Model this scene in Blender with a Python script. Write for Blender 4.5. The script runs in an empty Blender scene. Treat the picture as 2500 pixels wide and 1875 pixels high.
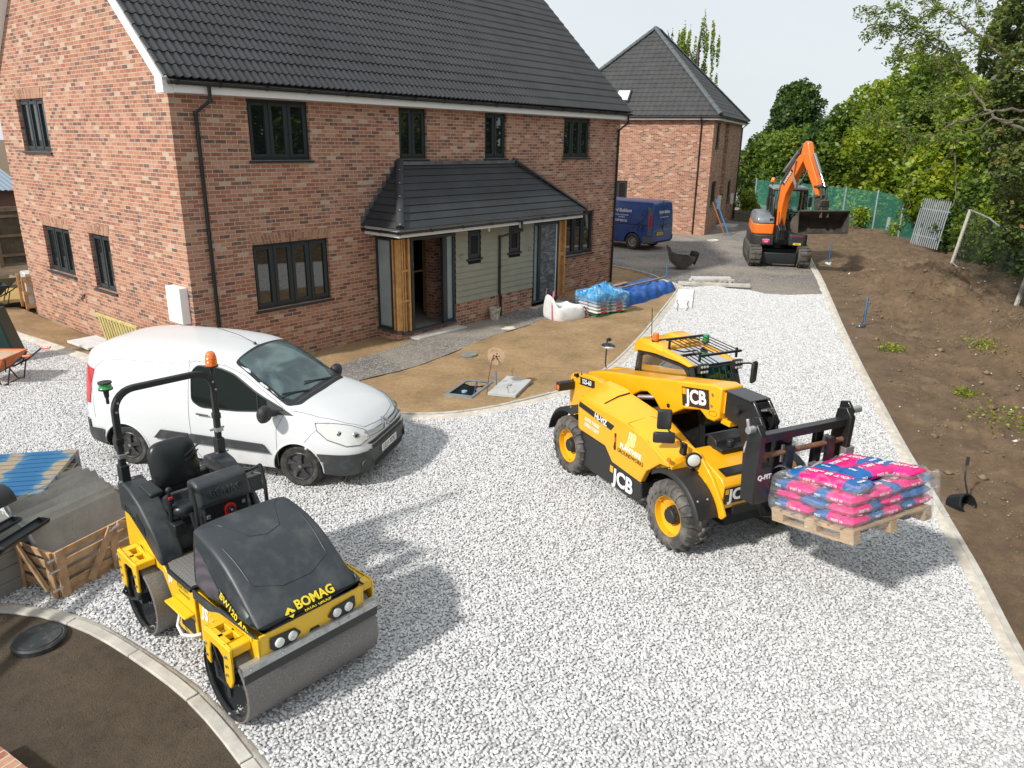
import bpy,bmesh,math,random
import numpy as np
from mathutils import Vector,Matrix
from mathutils.bvhtree import BVHTree
random.seed(7);RNG=np.random.default_rng(7)
scene=bpy.context.scene
COL=scene.collection
R=math.radians
pi=math.pi
MATS={}
def _new(name):
 m=bpy.data.materials.new(name);m.use_nodes=True
 nt=m.node_tree;nt.nodes.clear()
 out=nt.nodes.new('ShaderNodeOutputMaterial');b=nt.nodes.new('ShaderNodeBsdfPrincipled')
 nt.links.new(b.outputs[0],out.inputs[0])
 return m,nt,b
def N(nt,typ,**kw):
 n=nt.nodes.new(typ)
 for k,v in kw.items():
  if k.startswith('i_'):
   key=k[2:]
   key=int(key)if key.isdigit()else key.replace('_',' ')
   n.inputs[key].default_value=v
  else:setattr(n,k,v)
 return n
def ramp(nt,fac,stops,interp='LINEAR'):
 r=nt.nodes.new('ShaderNodeValToRGB');r.color_ramp.interpolation=interp
 el=r.color_ramp.elements
 while len(el)>1:el.remove(el[-1])
 el[0].position=stops[0][0];el[0].color=(*stops[0][1],1)
 for p,c in stops[1:]:
  e=el.new(p);e.color=(*c,1)
 nt.links.new(fac,r.inputs[0])
 return r.outputs[0]
def mixc(nt,fac,a,b,mode='MIX'):
 n=nt.nodes.new('ShaderNodeMix');n.data_type='RGBA';n.blend_type=mode
 for s,v in((0,fac),(6,a),(7,b)):
  if hasattr(v,'is_output')or isinstance(v,bpy.types.NodeSocket):nt.links.new(v,n.inputs[s])
  elif s==0:n.inputs[0].default_value=v
  else:n.inputs[s].default_value=(*v,1)
 return n.outputs[2]
def noise(nt,scale,detail=3,vec=None,rough=.55,dist=0.):
 n=N(nt,'ShaderNodeTexNoise',i_Scale=scale,i_Detail=detail,i_Roughness=rough,i_Distortion=dist)
 if vec is not None:nt.links.new(vec,n.inputs['Vector'])
 return n.outputs['Fac']
def objco(nt):return nt.nodes.new('ShaderNodeTexCoord').outputs['Object']
def uvco(nt):return nt.nodes.new('ShaderNodeTexCoord').outputs['UV']
def mapv(nt,vec,scale=(1,1,1),rot=(0,0,0),loc=(0,0,0)):
 m=N(nt,'ShaderNodeMapping');m.inputs['Scale'].default_value=scale;m.inputs['Rotation'].default_value=rot;m.inputs['Location'].default_value=loc
 nt.links.new(vec,m.inputs[0]);return m.outputs[0]
def bump(nt,b,h,strength=.3,dist=.01):
 n=N(nt,'ShaderNodeBump',i_Strength=strength,i_Distance=dist)
 nt.links.new(h,n.inputs['Height']);nt.links.new(n.outputs[0],b.inputs['Normal']);return n
def mat(name,col,rough=.6,metal=0.,var=.0,vscale=6.,bmp=0.,bscale=60.,coat=0.,dirt=None,dscale=3.,dlo=.5,dhi=.75,**kw):
 if name in MATS:return MATS[name]
 m,nt,b=_new(name)
 b.inputs['Roughness'].default_value=rough;b.inputs['Metallic'].default_value=metal
 b.inputs['Coat Weight'].default_value=coat;b.inputs['Coat Roughness'].default_value=.06
 b.inputs['Base Color'].default_value=(*col,1)
 for k,v in kw.items():b.inputs[k.replace('_',' ')].default_value=v
 src=None
 if var or dirt or bmp:co=objco(nt)
 if var:
  f=noise(nt,vscale,5,co)
  c0=tuple(max(0,c*(1-var))for c in col);c1=tuple(min(1,c*(1+var))for c in col)
  src=ramp(nt,f,[(.3,c0),(.7,c1)])
 if dirt:
  f=noise(nt,dscale,8,co,.65)
  f2=ramp(nt,f,[(dlo,(0,0,0)),(dhi,(1,1,1))])
  src=mixc(nt,f2,src if src else col,dirt)
  r=N(nt,'ShaderNodeMix');r.inputs[2].default_value=rough;r.inputs[3].default_value=min(1,rough+.35)
  nt.links.new(f2,r.inputs[0]);nt.links.new(r.outputs[0],b.inputs['Roughness'])
 if src:nt.links.new(src,b.inputs['Base Color'])
 if bmp:bump(nt,b,noise(nt,bscale,4,co),bmp,.01)
 MATS[name]=m
 return m
def tag(o,label=None,cat=None,group=None,kind=None):
 if label:o['label']=label
 if cat:o['category']=cat
 if group:o['group']=group
 if kind:o['kind']=kind
 return o
def empty(name,loc=(0,0,0),rz=0.,label=None,cat=None,group=None,rot=None):
 e=bpy.data.objects.new(name,None);e.empty_display_size=.2;COL.objects.link(e)
 e.location=loc;e.rotation_euler=rot if rot else(0,0,rz)
 return tag(e,label,cat,group)
def kids(o):return[c for c in bpy.data.objects if c.parent==o]
def copy_tree(o,parent=None):
 c=o.copy();COL.objects.link(c)
 if parent:c.parent=parent
 for ch in kids(o):copy_tree(ch,c)
 return c
def box_uv(me):
 n=len(me.loops)
 if n==0:return
 uv=me.uv_layers.new(name='UVMap')
 co=np.empty(len(me.vertices)*3,np.float32);me.vertices.foreach_get('co',co);co=co.reshape(-1,3)
 vi=np.empty(n,np.int32);me.loops.foreach_get('vertex_index',vi)
 nr=np.empty(len(me.polygons)*3,np.float32);me.polygons.foreach_get('normal',nr);nr=nr.reshape(-1,3)
 tot=np.empty(len(me.polygons),np.int32);me.polygons.foreach_get('loop_total',tot)
 ln=np.repeat(nr,tot,axis=0);p=co[vi]
 hz=np.abs(ln[:,2])>.75
 tx,ty=-ln[:,1],ln[:,0]
 l=np.sqrt(tx*tx+ty*ty)+1e-9
 u=(p[:,0]*tx+p[:,1]*ty)/l
 v=p[:,2].copy()
 u[hz]=p[hz,0];v[hz]=p[hz,1]
 uv.data.foreach_set('uv',np.stack([u,v],1).astype(np.float32).ravel())
class MB:
 """collects shapes and links them as one mesh object"""
 def __init__(s):s.v=[];s.f=[];s.m=[];s.M=Matrix.Identity(4)
 def add(s,vs,fs,mi=0):
  o=len(s.v);I=s.M
  for p in vs:s.v.append(tuple(I@Vector(p)))
  for f in fs:s.f.append([i+o for i in f]);s.m.append(mi)
 def box(s,c,d,rot=None,mi=0,taper=None):
  x,y,z=d[0]/2,d[1]/2,d[2]/2
  t=taper or(1,1)
  vs=[Vector((sx*x*(t[0]if sz>0 else 1),sy*y*(t[1]if sz>0 else 1),sz*z))for sz in(-1,1)for sy in(-1,1)for sx in(-1,1)]
  if rot is not None:
   from mathutils import Euler
   Q=rot if isinstance(rot,Matrix)else Euler(rot).to_matrix()
   vs=[Q@p for p in vs]
  c=Vector(c);vs=[p+c for p in vs]
  s.add(vs,[(0,2,3,1),(4,5,7,6),(0,1,5,4),(2,6,7,3),(0,4,6,2),(1,3,7,5)],mi)
 def bb(s,a,b,mi=0):
  s.box([(a[i]+b[i])/2 for i in range(3)],[abs(b[i]-a[i])for i in range(3)],mi=mi)
 def prism(s,pts,axis,a,b,mi=0,mi_side=None):
  """pts 2D polygon in the plane perpendicular to axis ('x': (y,z), 'y': (x,z), 'z': (x,y)), extruded a..b"""
  def P(p,t):
   return{'x':(t,p[0],p[1]),'y':(p[0],t,p[1]),'z':(p[0],p[1],t)}[axis]
  n=len(pts)
  ar=sum(pts[i][0]*pts[(i+1)%n][1]-pts[(i+1)%n][0]*pts[i][1]for i in range(n))
  flip=(ar>0)==(axis=='y')
  if a>b:a,b=b,a
  idx=list(range(n))
  pp=pts if not flip else pts[::-1]
  vs=[P(p,a)for p in pp]+[P(p,b)for p in pp]
  if(ar>0)and axis=='y' or(ar<=0)and axis=='y':pass
  fs=[tuple(idx[::-1]),tuple(i+n for i in idx)]
  s.add(vs,fs,mi)
  s.add(vs,[(i,(i+1)%n,(i+1)%n+n,i+n)for i in range(n)],mi if mi_side is None else mi_side)
 def cyl(s,p0,p1,r,r1=None,n=20,caps=True,mi=0):
  p0,p1=Vector(p0),Vector(p1);r1=r if r1 is None else r1
  d=(p1-p0).normalized();a=d.orthogonal().normalized();b=d.cross(a)
  vs=[]
  for p,q in((p0,r),(p1,r1)):
   for i in range(n):
    t=2*pi*i/n;vs.append(p+a*(q*math.cos(t))+b*(q*math.sin(t)))
  fs=[(i,(i+1)%n,(i+1)%n+n,i+n)for i in range(n)]
  if caps:fs+=[tuple(range(n))[::-1],tuple(range(n,2*n))]
  s.add(vs,fs,mi)
 def tube(s,pts,r,n=8,mi=0,caps=True,rad=None,closed=False):
  pts=[Vector(p)for p in pts];k=len(pts);rings=[]
  up=None
  for i,p in enumerate(pts):
   if closed:d=(pts[(i+1)%k]-pts[i-1])
   else:d=(pts[min(i+1,k-1)]-pts[max(i-1,0)])
   d=d.normalized()if d.length>1e-9 else Vector((0,0,1))
   if up is None:up=d.orthogonal().normalized()
   up=(up-d*up.dot(d));up=up.normalized()if up.length>1e-6 else d.orthogonal().normalized()
   b=d.cross(up);q=rad[i]if rad else r
   rings.append([p+up*(q*math.cos(2*pi*j/n))+b*(q*math.sin(2*pi*j/n))for j in range(n)])
  vs=[v for g in rings for v in g]
  m=k if closed else k-1
  fs=[(i*n+j,i*n+(j+1)%n,((i+1)%k)*n+(j+1)%n,((i+1)%k)*n+j)for i in range(m)for j in range(n)]
  if caps and not closed:fs+=[tuple(range(n))[::-1],tuple(range((k-1)*n,k*n))]
  s.add(vs,fs,mi)
 def bar(s,pts,w,h,up=(0,0,1),mi=0):
  """rectangular bar swept along pts"""
  pts=[Vector(p)for p in pts];k=len(pts);up=Vector(up);vs=[]
  for i,p in enumerate(pts):
   d=(pts[min(i+1,k-1)]-pts[max(i-1,0)]).normalized()
   sd=d.cross(up).normalized();u2=sd.cross(d).normalized()
   for a,b in((-1,-1),(1,-1),(1,1),(-1,1)):vs.append(p+sd*(a*w/2)+u2*(b*h/2))
  fs=[(i*4+j,i*4+(j+1)%4,(i+1)*4+(j+1)%4,(i+1)*4+j)for i in range(k-1)for j in range(4)]
  fs+=[(3,2,1,0),tuple(range((k-1)*4,k*4))]
  s.add(vs,fs,mi)
 def loft(s,rings,mi=0,closed=True,caps=True):
  n=len(rings[0]);k=len(rings);vs=[p for g in rings for p in g]
  m=n if closed else n-1
  fs=[(i*n+j,i*n+(j+1)%n,(i+1)*n+(j+1)%n,(i+1)*n+j)for i in range(k-1)for j in range(m)]
  if caps and closed:fs+=[tuple(range(n))[::-1],tuple(range((k-1)*n,k*n))]
  s.add(vs,fs,mi)
 def lathe(s,prof,c=(0,0,0),axis=(0,0,1),n=32,mi=0,caps=True):
  """prof: list of (radius, offset along axis)"""
  c=Vector(c);d=Vector(axis).normalized();a=d.orthogonal().normalized();b=d.cross(a)
  rings=[[c+d*o+a*(r*math.cos(2*pi*i/n))+b*(r*math.sin(2*pi*i/n))for i in range(n)]for r,o in prof]
  s.loft(rings,mi,True,caps)
 def ball(s,c,r,n=12,mi=0):
  rr=r if isinstance(r,(tuple,list))else(r,r,r);vs=[];fs=[]
  m=n//2
  for i in range(m+1):
   t=pi*i/m
   for j in range(n):
    q=2*pi*j/n;vs.append((c[0]+rr[0]*math.sin(t)*math.cos(q),c[1]+rr[1]*math.sin(t)*math.sin(q),c[2]+rr[2]*math.cos(t)))
  for i in range(m):
   for j in range(n):fs.append((i*n+j,(i+1)*n+j,(i+1)*n+(j+1)%n,i*n+(j+1)%n))
  s.add(vs,fs,mi)
 def grid(s,fn,nu,nv,mi=0):
  vs=[fn(i/nu,j/nv)for j in range(nv+1)for i in range(nu+1)]
  fs=[(j*(nu+1)+i,j*(nu+1)+i+1,(j+1)*(nu+1)+i+1,(j+1)*(nu+1)+i)for j in range(nv)for i in range(nu)]
  s.add(vs,fs,mi)
 def build(s,name,mats,parent=None,smooth=35,bevel=0.,loc=None,seg=2,fix=True,sub=0):
  me=bpy.data.meshes.new(name)
  me.from_pydata(s.v,[],s.f)
  if not isinstance(mats,(list,tuple)):mats=[mats]
  for m in mats:me.materials.append(m)
  me.polygons.foreach_set('material_index',s.m)
  if fix:
   bm=bmesh.new();bm.from_mesh(me)
   bmesh.ops.remove_doubles(bm,verts=bm.verts,dist=1e-5)
   bmesh.ops.recalc_face_normals(bm,faces=bm.faces)
   bm.to_mesh(me);bm.free()
  me.update();box_uv(me)
  if smooth:
   me.polygons.foreach_set('use_smooth',[True]*len(me.polygons))
   me.set_sharp_from_angle(angle=R(smooth))
  o=bpy.data.objects.new(name,me);COL.objects.link(o)
  if parent:o.parent=parent
  if loc:o.location=loc
  if bevel:
   b=o.modifiers.new('bevel','BEVEL');b.width=bevel;b.segments=seg;b.limit_method='ANGLE';b.angle_limit=R(38)
   b.harden_normals=False
  if sub:
   q=o.modifiers.new('sub','SUBSURF');q.levels=sub;q.render_levels=sub
  return o
def baked(o):
 """apply an object's modifiers to its own mesh"""
 dg=bpy.context.evaluated_depsgraph_get();dg.update()
 me=bpy.data.meshes.new_from_object(o.evaluated_get(dg));me.name=o.name
 o.modifiers.clear();o.data=me;return o
def cut(o,cutter):
 """boolean difference; cutter is consumed"""
 m=o.modifiers.new('cut','BOOLEAN');m.operation='DIFFERENCE';m.object=cutter;m.solver='EXACT'
 m.material_mode='TRANSFER'
 bpy.context.view_layer.update()
 baked(o);bpy.data.objects.remove(cutter,do_unlink=True)
 return o
FONT_CACHE={}
def text(name,body,m,parent,loc,xdir,updir,size,depth=.002,squash=1.,bold=0.,shear=0.,align='CENTER',spacing=1.):
 """mesh lettering: xdir reading direction, updir top of letters"""
 c=bpy.data.curves.new(name,'FONT');c.body=body;c.size=size;c.extrude=depth/2;c.align_x=align;c.align_y='CENTER'
 c.offset=bold*size;c.shear=shear;c.space_character=spacing;c.resolution_u=3
 o=bpy.data.objects.new(name,c);COL.objects.link(o);bpy.context.view_layer.update()
 dg=bpy.context.evaluated_depsgraph_get()
 me=bpy.data.meshes.new_from_object(o.evaluated_get(dg));me.name=name
 bpy.data.objects.remove(o,do_unlink=True);bpy.data.curves.remove(c)
 x=Vector(xdir).normalized();u=Vector(updir);u=(u-x*u.dot(x)).normalized();n=x.cross(u)
 M=Matrix((x*squash,u,n)).transposed().to_4x4();M.translation=Vector(loc)
 me.transform(M);me.materials.clear();me.materials.append(m)
 ob=bpy.data.objects.new(name,me);COL.objects.link(ob)
 if parent:ob.parent=parent
 return ob
def bvh_of(obs):
 """BVH of several child meshes in their own local (parent) space"""
 vs=[];fs=[]
 dg=bpy.context.evaluated_depsgraph_get();dg.update()
 for o in(obs if isinstance(obs,(list,tuple))else[obs]):
  me=o.evaluated_get(dg).to_mesh();k=len(vs)
  vs+=[o.matrix_local@v.co for v in me.vertices];fs+=[[i+k for i in p.vertices]for p in me.polygons]
  o.evaluated_get(dg).to_mesh_clear()
 return BVHTree.FromPolygons(vs,fs)
def rounded(poly,r=.05,k=4):
 """round the corners of a 2D polygon"""
 out=[];n=len(poly)
 for i in range(n):
  p0,p1,p2=[Vector(poly[j%n])for j in(i-1,i,i+1)]
  a=(p0-p1);b=(p2-p1);q=min(r,a.length*.45,b.length*.45)
  a=p1+a.normalized()*q;b=p1+b.normalized()*q
  for t in range(k+1):
   t/=k;out.append(tuple(a*(1-t)**2+p1*2*t*(1-t)+b*t*t))
 return out
def drape(name,bvh,poly,org,u,v,m,parent,off=.004,res=.05,thick=0.,reach=3.,ray=None,smooth=30):
 """polygon given in the plane (org,u,v), projected along -n (n = u x v) onto the body surface"""
 org,u,v=Vector(org),Vector(u).normalized(),Vector(v).normalized();n=u.cross(v).normalized()
 d=Vector(ray).normalized()if ray else-n
 bm=bmesh.new()
 pts=[]
 for i in range(len(poly)):
  a,b=Vector(poly[i]),Vector(poly[(i+1)%len(poly)]);k=max(1,int((b-a).length/res))
  for t in range(k):pts.append(a+(b-a)*t/k)
 f=bm.faces.new([bm.verts.new((p[0],p[1],0))for p in pts])
 x0,x1=min(p[0]for p in pts),max(p[0]for p in pts);y0,y1=min(p[1]for p in pts),max(p[1]for p in pts)
 for ax,a,b in((0,x0,x1),(1,y0,y1)):
  k=int((b-a)/res)
  for i in range(1,k+1):
   co=[0,0,0];no=[0,0,0];co[ax]=a+i*(b-a)/(k+1);no[ax]=1
   bmesh.ops.bisect_plane(bm,geom=bm.verts[:]+bm.edges[:]+bm.faces[:],plane_co=co,plane_no=no)
 bmesh.ops.recalc_face_normals(bm,faces=bm.faces)
 last=None;todo=[]
 for w in bm.verts:
  p=org+u*w.co[0]+v*w.co[1]
  h=bvh.ray_cast(p-d*reach,d,reach*3)
  if h[0]is None:todo.append((w,p));continue
  last=h[0];w.co=h[0]-d*off
 for w,p in todo:
  h=bvh.find_nearest(p+d*0);w.co=(h[0]if h[0]else p)-d*off
 if thick:
  bmesh.ops.recalc_face_normals(bm,faces=bm.faces)
  bmesh.ops.solidify(bm,geom=bm.faces[:],thickness=thick)
 me=bpy.data.meshes.new(name);bm.normal_update();bm.to_mesh(me);bm.free()
 me.materials.append(m);box_uv(me)
 me.polygons.foreach_set('use_smooth',[True]*len(me.polygons));me.set_sharp_from_angle(angle=R(smooth))
 o=bpy.data.objects.new(name,me);COL.objects.link(o)
 if parent:o.parent=parent
 return o
def cr(keys,x):
 """monotone-ish Catmull interpolation of (x, value) keys"""
 keys=sorted(keys);xs=[k[0]for k in keys]
 if x<=xs[0]:return keys[0][1]
 if x>=xs[-1]:return keys[-1][1]
 i=max(j for j in range(len(xs))if xs[j]<=x);i=min(i,len(xs)-2)
 h=xs[i+1]-xs[i];t=(x-xs[i])/h;y=[k[1]for k in keys]
 d=lambda j:(y[j+1]-y[j])/(xs[j+1]-xs[j])
 def tan(j):
  if j==0:return d(0)
  if j==len(xs)-1:return d(j-1)
  a,b=d(j-1),d(j)
  return 0 if a*b<=0 else 2*a*b/(a+b)
 m0,m1=tan(i),tan(i+1)
 return(2*t**3-3*t*t+1)*y[i]+(t**3-2*t*t+t)*h*m0+(-2*t**3+3*t*t)*y[i+1]+(t**3-t*t)*h*m1
def big_mesh(name,verts,faces_n,m,parent=None,smooth=False,attr=None):
 """fast mesh from numpy arrays: verts (n,3), faces_n (k, m) equal-size faces"""
 me=bpy.data.meshes.new(name);k,q=faces_n.shape
 me.vertices.add(len(verts));me.vertices.foreach_set('co',verts.astype(np.float32).ravel())
 me.loops.add(k*q);me.loops.foreach_set('vertex_index',faces_n.astype(np.int32).ravel())
 me.polygons.add(k);me.polygons.foreach_set('loop_start',np.arange(0,k*q,q,dtype=np.int32))
 me.polygons.foreach_set('loop_total',np.full(k,q,np.int32))
 me.update(calc_edges=True)
 if smooth:me.polygons.foreach_set('use_smooth',np.ones(k,bool))
 if attr is not None:
  a=me.attributes.new('tone','FLOAT','FACE');a.data.foreach_set('value',attr.astype(np.float32))
 for mm in(m if isinstance(m,(list,tuple))else[m]):me.materials.append(mm)
 o=bpy.data.objects.new(name,me);COL.objects.link(o)
 if parent:o.parent=parent
 return o
def fbm(x,y,s=1.,o=4,seed=0):
 """cheap value noise on numpy arrays"""
 r=np.random.default_rng(1000+seed);T=r.random((64,64));t=np.zeros_like(x,dtype=float);a=1.;tot=0
 for k in range(o):
  X,Y=x*s*2**k+17.3*k,y*s*2**k+9.1*k
  i,j=np.floor(X).astype(int),np.floor(Y).astype(int);fx,fy=X-i,Y-j
  fx=fx*fx*(3-2*fx);fy=fy*fy*(3-2*fy)
  g=lambda p,q:T[(i+p)%64,(j+q)%64]
  t+=a*((g(0,0)*(1-fx)+g(1,0)*fx)*(1-fy)+(g(0,1)*(1-fx)+g(1,1)*fx)*fy);tot+=a;a*=.5
 return t/tot-.5
CAM=Vector((-6.73,-13.279,4.297));YAW,PIT,ROL,FPX=.885,-.316,.015,1801.4
fw=Vector((math.sin(YAW)*math.cos(PIT),math.cos(YAW)*math.cos(PIT),math.sin(PIT)))
rt=fw.cross(Vector((0,0,1))).normalized();up=rt.cross(fw)
rt,up=rt*math.cos(ROL)+up*math.sin(ROL),-rt*math.sin(ROL)+up*math.cos(ROL)
cd=bpy.data.cameras.new('camera');cam=bpy.data.objects.new('camera',cd);COL.objects.link(cam);scene.camera=cam
cd.sensor_width=36;cd.lens=36*FPX/2500;cd.clip_start=.05;cd.clip_end=3000
M4=Matrix((rt,up,-fw)).transposed().to_4x4();M4.translation=CAM;cam.matrix_world=M4
KS=2500/2212.
def at(x,y,z=0.,s=KS,ax=2):
 """point of the world plane (axis ax at value z) seen at photo position x, y"""
 v=fw+rt*((x*s-1250)/FPX)-up*((y*s-937.5)/FPX);return CAM+v*((z-CAM[ax])/v[ax])
SUN=Vector((1.20,-.21,-1.)).normalized()
sd=bpy.data.lights.new('sun','SUN');sun=bpy.data.objects.new('sun',sd);COL.objects.link(sun)
sd.energy=4.3;sd.angle=R(3.2);sd.color=(1.,.955,.88)
sun.rotation_euler=SUN.to_track_quat('-Z','Y').to_euler()
w=bpy.data.worlds.new('World');scene.world=w;w.use_nodes=True
nt=w.node_tree;nt.nodes.clear()
sky=N(nt,'ShaderNodeTexSky');sky.sky_type='NISHITA';sky.sun_disc=False
sky.sun_elevation=math.asin(-SUN.z);sky.sun_rotation=math.atan2(-SUN.x,-SUN.y)
sky.air_density=1.;sky.dust_density=4.;sky.ozone_density=1.
bg=N(nt,'ShaderNodeBackground',i_Strength=.108);wo=N(nt,'ShaderNodeOutputWorld')
tc=N(nt,'ShaderNodeTexCoord')
cl=noise(nt,1.6,6,mapv(nt,tc.outputs['Generated'],(1,1,3)),.6)
veil=ramp(nt,cl,[(.25,(.86,.86,.86)),(.75,(.97,.97,.97))])
col=mixc(nt,veil,sky.outputs[0],(7.9,8.4,8.75))
nt.links.new(col,bg.inputs[0]);nt.links.new(bg.outputs[0],wo.inputs[0])
scene.view_settings.view_transform='Standard';scene.view_settings.look='None';scene.view_settings.exposure=0.;scene.view_settings.gamma=1.
scene.cycles.max_bounces=6;scene.cycles.diffuse_bounces=3;scene.cycles.glossy_bounces=3;scene.cycles.transmission_bounces=6;scene.cycles.transparent_max_bounces=12
scene.cycles.use_denoising=True
def m_soil(name,c0,c1,c2,sc=1.5,crumb=60.,st=.6):
 m,nt,b=_new(name);co=objco(nt)
 big=noise(nt,sc,6,co,.6);fine=noise(nt,crumb,6,co,.7);mid=noise(nt,9,5,co,.65)
 c=ramp(nt,big,[(.25,c0),(.55,c1),(.8,c2)])
 c=mixc(nt,ramp(nt,fine,[(.35,(.55,.55,.55)),(.65,(1.15,1.15,1.15))]),(0,0,0),c)
 k=N(nt,'ShaderNodeMix');k.data_type='RGBA';k.blend_type='MULTIPLY';k.inputs[0].default_value=1
 nt.links.new(ramp(nt,fine,[(.3,(.62,.62,.62)),(.68,(1.2,1.2,1.2))]),k.inputs[7]);nt.links.new(ramp(nt,big,[(.25,c0),(.55,c1),(.8,c2)]),k.inputs[6])
 k2=N(nt,'ShaderNodeMix');k2.data_type='RGBA';k2.blend_type='MULTIPLY';k2.inputs[0].default_value=1
 nt.links.new(k.outputs[2],k2.inputs[6]);nt.links.new(ramp(nt,mid,[(.3,(.78,.78,.78)),(.62,(1.08,1.08,1.08))]),k2.inputs[7])
 vo=N(nt,'ShaderNodeTexVoronoi',i_Scale=26.,i_Randomness=1.);nt.links.new(co,vo.inputs['Vector'])
 peb=ramp(nt,vo.outputs['Distance'],[(.05,(1,1,1)),(.10,(0,0,0))])
 sel=N(nt,'ShaderNodeMath',operation='GREATER_THAN');sel.inputs[1].default_value=.86
 sx=N(nt,'ShaderNodeSeparateColor');nt.links.new(vo.outputs['Color'],sx.inputs[0]);nt.links.new(sx.outputs[0],sel.inputs[0])
 mm=N(nt,'ShaderNodeMath',operation='MULTIPLY');nt.links.new(peb,mm.inputs[0]);nt.links.new(sel.outputs[0],mm.inputs[1])
 nt.links.new(mixc(nt,mm.outputs[0],k2.outputs[2],(.34,.30,.25)),b.inputs['Base Color'])
 b.inputs['Roughness'].default_value=.95
 ad=N(nt,'ShaderNodeMath',operation='ADD');nt.links.new(fine,ad.inputs[0]);nt.links.new(mid,ad.inputs[1])
 bump(nt,b,ad.outputs[0],st,.05)
 return m
M_SOIL=m_soil('brown_soil',(.105,.068,.038),(.175,.115,.066),(.25,.172,.103))
M_SAND=m_soil('sandy_topsoil',(.26,.165,.080),(.40,.265,.135),(.48,.335,.18),1.1,55)
M_DARK=m_soil('dark_topsoil',(.062,.045,.029),(.09,.066,.043),(.12,.09,.06),1.3,70)
def m_scalp():
 m,nt,b=_new('road_planings');co=objco(nt)
 v=N(nt,'ShaderNodeTexVoronoi',i_Scale=34.);nt.links.new(co,v.inputs['Vector'])
 s=N(nt,'ShaderNodeSeparateColor');nt.links.new(v.outputs['Color'],s.inputs[0])
 c=ramp(nt,s.outputs[0],[(0,(.09,.083,.078)),(.5,(.17,.158,.148)),(.85,(.27,.25,.235)),(1,(.46,.44,.41))])
 big=noise(nt,.45,5,co,.6,.6)
 dust=ramp(nt,big,[(.42,(0,0,0)),(.62,(.6,.6,.6))])
 c=mixc(nt,dust,c,(.36,.31,.25))
 nt.links.new(c,b.inputs['Base Color']);b.inputs['Roughness'].default_value=.95
 bump(nt,b,v.outputs['Distance'],.8,.03)
 return m
M_SCALP=m_scalp()
def m_gravel():
 m,nt,b=_new('white_limestone_bed');co=objco(nt)
 v=N(nt,'ShaderNodeTexVoronoi',i_Scale=46.);nt.links.new(co,v.inputs['Vector'])
 s=N(nt,'ShaderNodeSeparateColor');nt.links.new(v.outputs['Color'],s.inputs[0])
 c=ramp(nt,s.outputs[0],[(0,(.42,.42,.42)),(.3,(.52,.52,.525)),(.8,(.58,.58,.585)),(1,(.64,.64,.64))])
 nt.links.new(mixc(nt,ramp(nt,v.outputs['Distance'],[(.42,(0,0,0)),(.75,(.75,.75,.75))]),c,(.52,.515,.515)),b.inputs['Base Color']);b.inputs['Roughness'].default_value=.9
 inv=N(nt,'ShaderNodeMath',operation='SUBTRACT');inv.inputs[0].default_value=1;nt.links.new(v.outputs['Distance'],inv.inputs[1])
 bump(nt,b,inv.outputs[0],.35,.02)
 return m
M_GRAV=m_gravel()
def m_stone():
 m,nt,b=_new('white_limestone');oi=nt.nodes.new('ShaderNodeObjectInfo')
 c=ramp(nt,oi.outputs['Random'],[(0,(.34,.34,.345)),(.10,(.47,.47,.475)),(.45,(.57,.572,.58)),(.85,(.64,.64,.648)),(1,(.72,.71,.70))])
 nt.links.new(c,b.inputs['Base Color']);b.inputs['Roughness'].default_value=.85
 return m
M_STONE=m_stone()
M_CONC=mat('concrete',(.50,.475,.43),.9,var=.18,vscale=7,bmp=.25,bscale=90,dirt=(.30,.26,.21),dscale=2.2,dlo=.5,dhi=.8)
M_HAUNCH=mat('concrete_haunching',(.56,.52,.455),.95,var=.2,vscale=11,bmp=.5,bscale=45,dirt=(.42,.36,.29),dscale=3,dlo=.45,dhi=.75)
def sheet(name,pts,m,z=0.,kind='structure'):
 bm=bmesh.new();f=bm.faces.new([bm.verts.new((p[0],p[1],z))for p in pts])
 if f.normal.z<0:f.normal_flip()
 bm.normal_update()
 if f.normal.z<0:f.normal_flip()
 bmesh.ops.triangulate(bm,faces=bm.faces[:])
 me=bpy.data.meshes.new(name);bm.to_mesh(me);bm.free();me.materials.append(m);box_uv(me)
 o=bpy.data.objects.new(name,me);COL.objects.link(o);tag(o,kind=kind);return o
def smooth_line(pts,step=.25):
 P=[np.array(p[:2],float)for p in pts];out=[]
 for i in range(len(P)-1):
  p0=P[max(i-1,0)];p1=P[i];p2=P[i+1];p3=P[min(i+2,len(P)-1)]
  k=max(1,int(np.linalg.norm(p2-p1)/step))
  for j in range(k):
   t=j/k;out.append(.5*((2*p1)+(-p0+p2)*t+(2*p0-5*p1+4*p2-p3)*t*t+(-p0+3*p1-3*p2+p3)*t**3))
 out.append(P[-1]);return np.array(out)
def offset_line(L,d):
 t=np.gradient(L,axis=0);t/=np.linalg.norm(t,axis=1)[:,None]
 return L+np.stack([-t[:,1],t[:,0]],1)*d
ISL=smooth_line([(-1.75,11.),(-1.36,6.73),(-1.0,2.61),(-.75,0),(-.35,-2.),(.25,-3.6),(1.01,-4.75),(1.6,-5.3),(2.56,-5.68),(3.73,-5.91),(4.9,-5.85),(6.1,-5.6),(8.61,-4.80),(10.8,-4.02),(12.83,-3.29),(14.45,-2.66),(15.0,-2.2),(15.4,-1.6),(16.17,-.55),(16.64,.91),(16.9,3.),(17.,8)])
RK=smooth_line([(-9.5,-17.75),(-2,-14.45),(.34,-13.36),(2.1,-12.64),(5.61,-11.08),(11.5,-8.63),(18.71,-5.78),(23.13,-3.95),(30,-1.2),(38,1.7)])
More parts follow.
